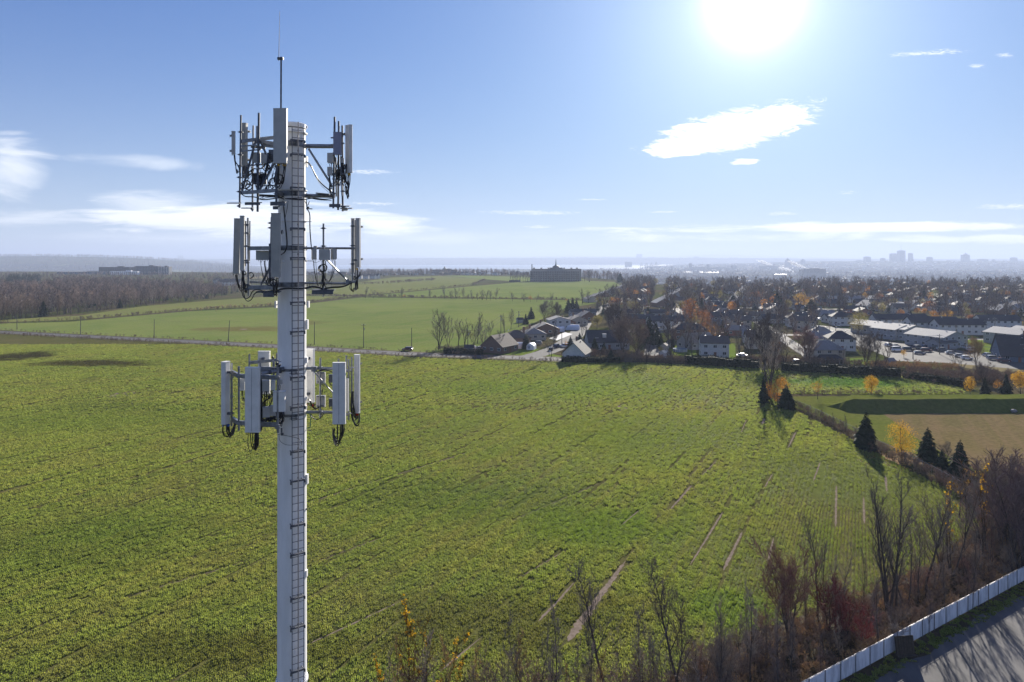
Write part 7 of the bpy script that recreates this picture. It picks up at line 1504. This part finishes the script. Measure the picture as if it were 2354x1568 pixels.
def mass_scatter(nm, d, lab, s=1.0, tint=1.0):
    for key, L_ in d.items():
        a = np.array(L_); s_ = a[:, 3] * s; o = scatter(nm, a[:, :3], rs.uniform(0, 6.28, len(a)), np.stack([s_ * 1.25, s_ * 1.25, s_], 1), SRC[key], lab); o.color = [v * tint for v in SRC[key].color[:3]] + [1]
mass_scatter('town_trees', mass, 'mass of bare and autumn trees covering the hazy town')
# wood on the left : a front row of single trees and the mass behind it
front = [(-60, 748), (0, 738), (100, 729.5), (200, 719.5), (300, 707.5), (400, 696), (490, 689)]
random.seed(61)
for k in range(58):
    px = -55 + 545 * (k + rnd(0, .9)) / 58; py = itp(px, [f[0] for f in front], [f[1] for f in front]) - rnd(0, 4)
    cc = random.choice([(1.5, 1.4, 1.4), (1.8, 1.75, 1.7), (1.3, 1.2, 1.2), (1.4, 1.2, 1.05)]); p = G(px, py)
    if random.random() < .08: place('con%d' % random.randrange(3), p.x, p.y, rnd(8, 12), label='dark spruce in the front row of the leafless wood', group='spruces in the front of the wood')
    else: place('mid%d' % random.randrange(5), p.x, p.y, rnd(12.5, 16.5) * (1 - .28 * k / 58), label='slender leafless tree in the front row of the wood, ' + ('near the left picture edge' if px < 110 else 'behind the second utility pole' if px < 270 else 'behind the third utility pole' if px < 400 else 'at its right end'), group='leafless trees in the front row of the wood', color=cc, sx=.9)
wood_poly = [G(*p) for p in [(-500, 775), (-60, 747), (0, 737), (100, 728), (200, 718), (300, 706), (400, 695), (492, 688), (560, 672), (480, 662), (300, 655), (150, 652), (100, 668), (-500, 690)]]
xs_, ys_, r2 = fill(wood_poly, 2300, 71); d = {}
for x_, y_ in zip(xs_, ys_):
    r_ = r2.rand(); back = y_ > 760
    key = 'conf%d' % r2.randint(3) if r_ < (.40 if back else .05) else 'far%d' % r2.randint(4); d.setdefault(key, []).append((x_, y_, 0, r2.uniform(.95, 1.25) * (.95 if key[0] == 'c' else 1) * (.98 - .3 * min(1, max(0, (CX + x_ / y_ * FP) / 500)))))
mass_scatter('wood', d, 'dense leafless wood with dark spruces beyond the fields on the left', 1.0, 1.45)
def wood_area(nm, pts, n, seed, lab, con=.06, s=1.0):
    xs_, ys_, r2 = fill([G(*p) for p in pts], n, seed); d = {}
    for x_, y_ in zip(xs_, ys_): d.setdefault('conf%d' % r2.randint(3) if r2.rand() < con else 'far%d' % r2.randint(4), []).append((x_, y_, terrain(x_, y_), r2.uniform(.7, 1.2)))
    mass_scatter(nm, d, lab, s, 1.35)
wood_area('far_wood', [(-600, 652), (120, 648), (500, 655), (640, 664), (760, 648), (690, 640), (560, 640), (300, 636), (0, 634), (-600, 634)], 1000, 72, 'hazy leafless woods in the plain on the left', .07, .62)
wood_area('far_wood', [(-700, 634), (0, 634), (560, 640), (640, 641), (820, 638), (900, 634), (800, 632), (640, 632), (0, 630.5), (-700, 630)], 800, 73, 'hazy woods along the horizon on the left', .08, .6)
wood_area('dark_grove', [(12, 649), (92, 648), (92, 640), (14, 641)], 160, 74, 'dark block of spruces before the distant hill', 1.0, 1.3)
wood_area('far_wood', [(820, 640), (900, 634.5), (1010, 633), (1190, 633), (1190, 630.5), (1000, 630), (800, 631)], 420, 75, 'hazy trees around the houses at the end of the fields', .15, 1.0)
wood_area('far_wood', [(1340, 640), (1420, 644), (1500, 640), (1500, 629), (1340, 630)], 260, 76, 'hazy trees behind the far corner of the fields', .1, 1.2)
# lowland trees behind the town and on the slopes
d = {}; r2 = np.random.RandomState(80)
for k in range(4200):
    px = r2.uniform(1380, 2520); y_ = 2300 * (3.4 ** r2.rand()); x_ = (px - CX) / FP * y_; d.setdefault('far%d' % r2.randint(4), []).append((x_, y_, terrain(x_, y_), r2.uniform(.9, 1.5)))
for k in range(2200):
    px = r2.uniform(-250, 560); y_ = r2.uniform(5200, 8200); x_ = (px - CX) / FP * y_; d.setdefault('far%d' % r2.randint(4), []).append((x_, y_, terrain(x_, y_), r2.uniform(1.2, 2.0)))
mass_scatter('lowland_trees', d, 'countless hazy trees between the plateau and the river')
# ditches and verges with scrub
def brushline(pts, n, w, s0, s1, lab, seed, src=None):
    r2 = np.random.RandomState(seed); P_ = [G(*p) for p in pts]; L_ = [0]
    for a, b in zip(P_[:-1], P_[1:]): L_.append(L_[-1] + (b - a).length)
    out = []
    for _ in range(n):
        t_ = r2.uniform(0, L_[-1]); i = max(j for j in range(len(L_)) if L_[j] <= t_); i = min(i, len(P_) - 2); a, b = P_[i], P_[i + 1]; q = a.lerp(b, (t_ - L_[i]) / max(1e-6, L_[i + 1] - L_[i])); dd = (b - a).normalized(); o_ = r2.normal(0, w); out.append((q.x - dd.y * o_, q.y + dd.x * o_, 0))
    scatter('ditch_scrub', out, r2.uniform(0, 6.28, n), r2.uniform(s0, s1, n), src or brush, lab)
brushline([(-300, 760), (0, 745.5), (160, 737.5), (430, 714.5), (640, 703.5), (820, 682.5)], 420, 1.8, .7, 1.5, 'brown scrub in the ditch between the left fields', 1)
brushline([(640, 679), (820, 682), (1080, 686.5), (1250, 689), (1400, 692)], 420, 2.0, .9, 1.9, 'brown scrub under the line of bare trees between far fields', 2)
brushline([(830, 682), (900, 673), (1010, 663), (1085, 655.5), (1113, 643)], 220, 2.2, .9, 1.8, 'brown scrub in the curving ditch of the far fields', 3)
brushline([(820, 655), (900, 651), (1000, 644)], 140, 3, 1.5, 3.0, 'dark bushes along the far field boundary', 4)
brushline([(-900, 749), (-200, 761), (0, 769), (330, 786), (640, 802), (980, 821.5), (1240, 829.5)], 620, 1.1, .45, 1.0, 'brown weeds along the near verge of the country road', 5)
brushline([(-900, 739), (-200, 751), (0, 759.5), (330, 775.5), (640, 791.5), (980, 811), (1060, 815)], 460, .9, .4, .8, 'brown weeds along the far verge of the country road', 6)
brushline([(1240, 831), (1430, 833)], 60, .8, .5, 1.0, 'weeds along the field edge at the junction', 7)
brushline([(1010, 806), (1120, 812)], 90, 3.5, .8, 1.6, 'brown bushes in the roadside clump', 8)
brushline([(430, 716), (500, 708), (600, 702), (640, 700)], 60, 6, .8, 1.4, 'brown weeds in the marshy field corner', 9, brush2)
brushline([(1425, 831), (1580, 836)], 120, 1.6, 1.0, 2.0, 'dark bushes behind the board fence', 10)
brushline([(2080, 862), (2160, 868), (2240, 880), (2353, 870)], 260, 5.0, 1.0, 1.9, 'brown scrub on the slope below the parking lot', 11)
brushline([(2000, 848), (2100, 846), (2200, 850)], 150, 2.5, .8, 1.6, 'tawny grass and scrub below the parking lot', 12, brush2)
brushline([(1300, 820), (1480, 825)], 110, 3.5, 1.2, 2.2, 'dark shrubs in the yards behind the hedge', 13)
brushline([(1700, 835), (1900, 842), (2040, 850)], 170, 2.5, 1.0, 2.2, 'dark shrubs in the yards behind the long hedge', 14)
# ------------------------------------------------------------------ large and distant buildings
random.seed(91)
stoneg = mat('seminary_stone', (.17, .165, .17), (.13, .13, .135), .4, rough=.85); stoned = mat('dark_facade', (.060, .065, .080), (.045, .05, .06), .3, rough=.7); concr = mat('tower_concrete', (.20, .20, .20), (.16, .16, .165), .1, rough=.8); copperr = mat('copper_roof', (.10, .14, .13), (.08, .11, .11), .3, rough=.6)
def big(px0, px1, base, top, dep, name, label, cat='building', m=None, Y=None, fl=4, nw=16, group=None, roofm=None, rh=0, z0=None, winm=None, frame=True):
    Y = Y or CAMH * FP / (base - HY); x0 = (px0 - CX) / FP * Y; x1 = (px1 - CX) / FP * Y; zt = CAMH - (top - HY) / FP * Y; zb = (CAMH - (base - HY) / FP * Y) if z0 is None else z0; cx = (x0 + x1) / 2; w_ = x1 - x0
    e = empty(name, (cx, Y, zb)); tag(e, label, cat, group); h = zt - zb; f = MB(); f.box((0, dep / 2, h / 2 - 1), (w_, dep, h + 2)); f.build('wall', m or concr, e)
    f = MB(); f.box((0, dep / 2, h + .3), (w_ * 1.01, dep * 1.01, .6)); f.box((w_ * .15, dep / 2, h + 1.6), (w_ * .2, dep * .4, 2.2)); f.build('roof', roofm or m or concr, e)
    if fl:
        fh = h / fl
        wme = MB().box((0, 0, 0), (w_ / nw * .5, .3, fh * .5)).build('window', winm or glassm, link=False).data
        for i in range(fl):
            for j in range(nw):
                o = bpy.data.objects.new('window', wme); col.objects.link(o); o.parent = e; o.location = (-w_ / 2 + w_ * (j + .5) / nw, -.1, fh * (i + .5))
    return e, w_, h
# seminary with spire
e, w_, h = big(1218.5, 1331.4, 647, 623.4, 16, 'seminary', 'wide grey institutional building with central spire across the fields', 'building', stoneg, fl=5, nw=28)
Yb = CAMH * FP / (647 - HY); def_z = lambda py: CAMH - (py - HY) / FP * Yb
def sx_(px): return (px - 1274.95) / FP * Yb
f = MB(); f.box((sx_(1280), 26, def_z(618.5) / 2), (116 / FP * Yb, 18, def_z(618.5))); f.build('rear_wing', stoneg, e)
f = MB(); f.box((sx_(1280), 24, def_z(615.5) / 2), (28 / FP * Yb, 24, def_z(615.5))); f.build('central_block', stoneg, e)
f = MB(); f.box((sx_(1279), 24, (def_z(612.5) + def_z(615.5)) / 2), (14 / FP * Yb, 12, def_z(612.5) - def_z(615.5))); f.build('drum', stoneg, e)
f = MB(); c0 = Vector((sx_(1279.3), 24, def_z(613))); lathe(f, [(8 / FP * Yb, c0.z), (7 / FP * Yb, c0.z + .6), (1.2, def_z(609.5))], (c0.x, 24), 12); rf = f.build('dome', copperr, e)
f = MB(); f.tube([(c0.x, 24, def_z(610)), (c0.x, 24, def_z(595))], [1.3, .12], 8); f.build('spire', copperr, rf)
f = MB(); f.tube([(sx_(1223.5), 30, 0), (sx_(1223.5), 30, def_z(607.6))], [1.1, .9], 10); f.build('chimney', stoneg, e)
for px in (1228, 1245, 1262, 1298, 1315, 1328): f = MB(); f.box((sx_(px), 20, def_z(618) + .8), (3.5, 4, 1.8)); f.build('roof_unit', stoneg, e)
random.seed(5)
for k in range(30):
    px = 1172 + k * 5.9 + rnd(-1.5, 1.5); c_ = G(px, 648 + rnd(-.3, .5)); place('mid%d' % (k % 5), c_.x, c_.y, rnd(13, 17.5), label='dark leafless tree in the avenue before the spired building', group='avenue of leafless trees before the spired building', color=(.6, .6, .65), sx=.75)
placeP('mid2', 1354, 649, 622.5, label='lone dark full-crowned tree right of the spired building', color=(.55, .55, .6), sx=.95)
hedge([G(1170, 648.5), G(1196, 648.5)], 3, 4, 'low dark hedge left of the spired building', 9)
# second institution further left
e, w_, h = big(991, 1051, 633, 620.5, 14, 'manor', 'long hazy building with small central dome before the river', 'building', stoneg, Y=1790, fl=3, nw=18)
f = MB(); lathe(f, [(6, h), (5.5, h + 2.5), (2, h + 5.5), (.3, h + 9)], (0, 7), 10); f.build('dome', copperr, e)
# dark complex on the left
big(227, 300, 631.5, 614.5, 16, 'apartment_block', 'long dark grey apartment block at the left of the hazy complex', 'building', stoned, Y=1830, fl=5, nw=18, group='dark apartment blocks on the plain')
big(312, 362, 631.5, 612.3, 18, 'apartment_block', 'tallest dark apartment block in the middle of the complex', 'building', stoned, Y=1790, fl=6, nw=14, group='dark apartment blocks on the plain', winm=WALLS['blue'])
big(362, 388, 631.5, 613.5, 16, 'apartment_block', 'apartment block with white balconies at the right end of the complex', 'building', stoned, Y=1770, fl=6, nw=7, group='dark apartment blocks on the plain', winm=framem)
big(296, 314, 631.5, 614.5, 16, 'apartment_block', 'grey link building between two dark apartment blocks', 'building', concr, Y=1810, fl=6, nw=5, group='dark apartment blocks on the plain')
big(252, 316, 631.8, 624.5, 12, 'apartment_block', 'low bright white building in front of the dark complex', 'building', mat('bright_white_wall', (.85, .85, .85), (.8, .8, .8), .1, rough=.7), Y=1745, fl=3, nw=14, group='low buildings before the dark complex')
big(131, 252, 629.5, 625.3, 12, 'warehouse', 'very long low pale blue roofed building left of the white one', 'building', WALLS['blue'], Y=1800, fl=1, nw=24, roofm=ROOFS['pale'])
p = G(41, 664); house_at(p.x, p.y, 14, 9, 3, 3, 10, 'white', 'brown', 'gable', 'white farmhouse at the edge of the wood beside the brown field', None, False)
for k, (px, py) in enumerate(((505, 655), (513, 657), (521, 654), (529, 656), (538, 654), (826, 641), (834, 640), (842, 641), (850, 640), (857, 641), (866, 640), (500, 652), (547, 655))):
    p = G(px, py); house_at(p.x, p.y, 11, 9, 5.5, 3.5, rnd(-30, 60), 'white', 'brown' if k % 2 else 'dark', 'gable', 'distant white house at the edge of the %s' % ('plain behind the mast' if px < 600 else 'far green fields'), 'white houses on the far plain' if px < 600 else 'white houses at the end of the fields', False, True, vents=0)
# skyline
SK = [(1463, 1475, 584.7, 604, 15600, 'lone high-rise block on the ridge left of the port'), (1595, 1605, 590.5, 604, 15600, 'hazy tower pair on the ridge above the port'), (1685, 1695, 592.5, 604, 15600, 'low hazy block on the ridge right of the port'), (1969.6, 1982.7, 599, 606, 8600, 'low broad block left of the city skyline'), (1986.4, 1998.7, 590.6, 606, 8600, 'square high-rise left of the city centre towers'), (2024, 2033, 594, 606, 8600, 'small tower between the square high-rise and the centre'),
      (2046.6, 2060, 583.3, 607, 8500, 'second tallest city tower with slanted top'), (2064, 2077.6, 576.5, 607, 8450, 'tallest city tower, carrying a mast'), (2088, 2096, 582.7, 607, 8500, 'slim city tower with curved foot right of the tallest'), (2131, 2141, 591.4, 606, 8600, 'small hotel tower right of the city centre'), (2211, 2225, 586, 607, 8500, 'broad rounded city tower standing apart on the right'), (2250, 2266.5, 596, 606, 8600, 'low wide block right of the rounded tower'), (2324, 2335, 592.5, 606, 8600, 'last high-rise before the right edge'),
      (2145, 2160, 600.5, 606, 8650, 'low flat block behind the small hotel tower'), (2180, 2192, 599.5, 606, 8650, 'low block left of the rounded tower'), (2280, 2286, 597, 606, 8650, 'narrow block between the wide one and the last high-rise')]
for px0, px1, tp_, bs_2, Y, lab in SK:
    zt = CAMH - (tp_ - HY) / FP * Y; x0 = (px0 - CX) / FP * Y; x1 = (px1 - CX) / FP * Y; w_ = x1 - x0; zb = terrain((x0 + x1) / 2, Y) - 5; e = empty('high_rise', ((x0 + x1) / 2, Y, zb)); tag(e, lab, 'high-rise', 'skyline towers of the distant city'); h = zt - zb
    f = MB(); f.box((0, 0, h / 2), (w_, w_ * .8, h)); f.build('wall', concr, e); f = MB(); f.box((0, 0, h + 2), (w_ * .6, w_ * .5, 4)); rf = f.build('roof', concr, e)
    wme = MB().box((0, 0, 0), (w_ * .86, .6, h / 40)).build('window_band', glassm, link=False).data
    for k in range(max(3, int(h / 12))): o = bpy.data.objects.new('window_band', wme); col.objects.link(o); o.parent = e; o.location = (0, -w_ * .4 - .3, h * (k + .5) / max(3, int(h / 12)))
    if 'tallest city tower, c' in lab: f = MB(); f.tube([(0, 0, h), (0, 0, h + 14 / FP * Y)], [2.2, .8], 6); f.build('mast', concr, rf)
    if 'rounded' in lab and 'broad' in lab: f = MB(); f.tube([(0, 0, h), (0, 0, h + 12), (0, 0, h + 20)], [w_ * .42, w_ * .25, 1], 10); f.tube([(0, 0, h + 18), (0, 0, h + 40)], [1.5, .5], 5); f.build('cupola', concr, rf)
    if 'curved' in lab: f = MB(); f.prism([(w_ / 2, -w_ * .3), (w_ * .5 + 6, -w_ * .3), (w_ * .5 + 6, w_ * .3), (w_ / 2, w_ * .3)], 0, h * .55); f.prism([(w_ / 2 + 6, -w_ * .3), (w_ * .5 + 13, -w_ * .3), (w_ * .5 + 13, w_ * .3), (w_ / 2 + 6, w_ * .3)], 0, h * .3); f.build('stepped_foot', concr, e)
for px, tp_, Y, lab, w_ in ((1810, 593, 7600, 'hazy church tower with pointed roof above the smoke', 42), (1844.7, 595, 8000, 'hazy church cupola right of the smoke', 44), (1998 + 245, 0, 0, '', 0), (2243, 0, 0, '', 0)):
    if not w_: continue
    x_ = (px - CX) / FP * Y; zb = terrain(x_, Y) - 5; zt = CAMH - (tp_ - HY) / FP * Y; h = zt - zb; e = empty('church', (x_, Y, zb)); tag(e, lab, 'church'); f = MB(); f.box((0, 0, h * .35), (w_, w_, h * .7)); f.build('tower', concr, e); f = MB(); f.tube([(0, 0, h * .7), (0, 0, h * .8), (0, 0, h)], [w_ * .55, w_ * .4, 1], 8); f.build('spire', copperr, e)
# port silos, sheds, factory with steam
port = [(1584, 1589, 606, 621, 6300, 'tall narrow grain silo tower at the left of the port'), (1589, 1627, 614, 621, 6300, 'long row of grain silos in the port'), (1624, 1629, 608.5, 621, 6300, 'grain tower at the right end of the silo row'), (1631, 1680, 614.5, 621, 6300, 'long low shed of the port'), (1681, 1691, 610, 622, 6300, 'square port tower right of the long shed'), (1495, 1500, 613.5, 621, 6400, 'small port tower on the water left of the silos'), (1542, 1546, 612.5, 621, 6400, 'second small port tower on the water'),
        (1745, 1790, 611, 618, 6500, 'hazy low factory under the left steam plume'), (1850, 1894, 617.5, 636, 3600, 'hazy office block with many windows below the skyline'), (1840, 1852, 620, 636, 3650, 'lower wing left of the hazy office block')]
for px0, px1, tp_, bs_2, Y, lab in port:
    x0 = (px0 - CX) / FP * Y; x1 = (px1 - CX) / FP * Y; zt = CAMH - (tp_ - HY) / FP * Y; zb = min(terrain((x0 + x1) / 2, Y), -60) - 8; w_ = x1 - x0; e = empty('port_building' if Y > 5000 else 'office_block', ((x0 + x1) / 2, Y, zb)); tag(e, lab, 'industrial building' if Y > 5000 else 'building'); f = MB(); f.box((0, 0, (zt - zb) / 2), (w_, 40, zt - zb)); f.build('wall', concr, e); f = MB(); f.box((0, 0, zt - zb + 1), (w_ * .5, 20, 3)); f.build('roof', concr, e)
    if Y < 5000:
        wme = MB().box((0, 0, 0), (w_ / 26, .5, 2)).build('window', glassm, link=False).data
        for i in range(4):
            for j in range(14): o = bpy.data.objects.new('window', wme); col.objects.link(o); o.parent = e; o.location = (-w_ / 2 + w_ * (j + .5) / 14, -20.2, zt - zb - 4 - 6 * i)
brt = mat('bright_metal_roof', (.80, .80, .80), (.7, .7, .7), .01, rough=.25, metal=.6)
for k, (px0, px1, py, Y) in enumerate(((1572, 1590, 625.5, 5200), (1600, 1618, 626, 5200), (1620, 1652, 626.5, 5200), (1655, 1690, 627.2, 5200), (1693, 1706, 627.5, 5200), (1436, 1452, 602, 9000), (1782, 1806, 631, 4300), (2255, 2285, 622, 5200))):
    x0 = (px0 - CX) / FP * Y; x1 = (px1 - CX) / FP * Y; z_ = CAMH - (py - HY) / FP * Y; e = empty('warehouse', ((x0 + x1) / 2, Y, -62)); tag(e, 'low warehouse with shining roof in the haze, %s' % ['first of the row', 'second of the row', 'third of the row', 'fourth of the row', 'fifth of the row', 'alone on the ridge', 'near the steam', 'below the last towers'][k], 'warehouse', 'shining warehouses in the haze'); f = MB(); f.box((0, 0, (z_ + 62) / 2), (x1 - x0, 30, z_ + 62)); f.build('wall', concr, e); f = MB(); f.box((0, 0, z_ + 62.6), (x1 - x0, 60, 1.2)); f.build('roof', brt, e)
for k, (px, tp_) in enumerate(((1474, 604), (1486, 605), (1497, 604), (1508, 602))):
    Y = 6900; x_ = (px - 106 - CX) / FP * Y if False else (px - CX) / FP * Y; zt = CAMH - (tp_ - HY) / FP * Y; e = empty('port_crane', (x_ - 0, Y, -66)); tag(e, 'faint lattice port crane by the water, %s from the left' % ['first', 'second', 'third', 'fourth'][k], 'crane', 'port cranes'); H_ = zt + 66; f = MB()
    for a in (-1, 1): f.tube([(a * 16, 0, 0), (a * 8, 0, H_ * .6), (a * 4, 0, H_)], 1.6, 4); f.tube([(a * 16, 20, 0), (a * 8, 14, H_ * .6), (a * 4, 8, H_)], 1.6, 4)
    f.build('leg', concr, e); f = MB(); f.box((0, 0, H_ * .6), (60, 4, 3)); f.build('boom', concr, e)
for k, px in enumerate((222, 226.5, 231, 410, 414.5, 419)):
    Y = 9000; x_ = (px - CX) / FP * Y; zb = terrain(x_, Y); zt = CAMH - ((588.4 if px < 300 else 588.2) - HY) / FP * Y; e = empty('pylon', (x_, Y, zb)); tag(e, 'faint electricity pylon on the hill, %s of the %s trio' % (['left', 'middle', 'right'][k % 3], 'left' if px < 300 else 'right'), 'pylon', 'electricity pylons on the hill'); H_ = zt - zb; f = MB()
    for a in (-1, 1): f.tube([(a * 8, 0, 0), (a * 2.5, 0, H_ * .6), (a * 2.5, 0, H_)], 1.5, 4)
    f.build('tower_frame', concr, e)
    for q in (.7, .85, 1.0): f = MB(); f.box((0, 0, H_ * q), (24, 2, 1.6)); f.build('crossarm', concr, e)
# steam plumes
stm = bpy.data.materials.new('steam'); stm.use_nodes = True; tt = NT(stm.node_tree); b_ = [n for n in tt.n if n.type == 'BSDF_PRINCIPLED'][0]; b_.inputs['Base Color'].default_value = (.92, .92, .92, 1); b_.inputs['Roughness'].default_value = 1.0
b_.inputs['Specular IOR Level'].default_value = 0
tr = tt.new('ShaderNodeBsdfTranslucent'); tr.inputs['Color'].default_value = (.95, .95, .95, 1); ms = tt.new('ShaderNodeMixShader'); ms.inputs[0].default_value = .8; oo = [n for n in tt.n if n.type == 'OUTPUT_MATERIAL'][0]; tt.l.new(b_.outputs[0], ms.inputs[1]); tt.l.new(tr.outputs[0], ms.inputs[2]); tt.l.new(ms.outputs[0], oo.inputs['Surface'])
def plume(pts, Y, label, seed):
    random.seed(seed); f = MB()
    for (px, py, r) in pts:
        for _ in range(150):
            R_ = r / FP * Y; v = Vector((random.gauss(0, 1), random.gauss(0, 1), random.gauss(0, 1))).normalized() * (random.random() ** .5) * R_ * 1.25
            c_ = PT(px, py, Y) + Vector((v.x * 1.3, v.y, v.z)); a_ = Vector((rnd(-1, 1), rnd(-1, 1), rnd(-1, 1))).normalized(); e_ = a_.orthogonal().normalized(); q = R_ * rnd(.22, .5)
            f.face([c_ - a_ * q, c_ + e_ * q, c_ + a_ * q, c_ - e_ * q])
    tag(f.build('steam_plume', stm), label, 'steam', None, 'stuff')
plume([(1774, 609, 1.6), (1768, 607.5, 2), (1762, 606, 2.2), (1756, 603.5, 2.6), (1750, 601.5, 2.4), (1744, 600, 1.4), (1739, 598.5, .8)], 6500, 'white steam drifting left from the left chimney', 1)
plume([(1849, 615, 1.4), (1843, 613.5, 2.2), (1836, 611, 2.8), (1829, 608, 3), (1822, 605, 3), (1817, 602.5, 2.2), (1812, 601, 1.2)], 5200, 'large white steam plume drifting left below the church tower', 2)
plume([(1822, 624, 1.4), (1815, 621.5, 2.2), (1807, 619, 2.8), (1799, 617.5, 2.6), (1792, 615.5, 1.8), (1800, 611, 1.5), (1822, 616, 1.2)], 4800, 'second large white steam plume under the first', 3)
plume([(1890, 640, 1.2), (1895, 642, 1.4), (1899, 644, .9)], 3000, 'small white steam puff right of the office block', 4)
plume([(1765, 616.5, .8), (1770, 618, 1.1)], 6400, 'small steam puff between the two plumes', 5)
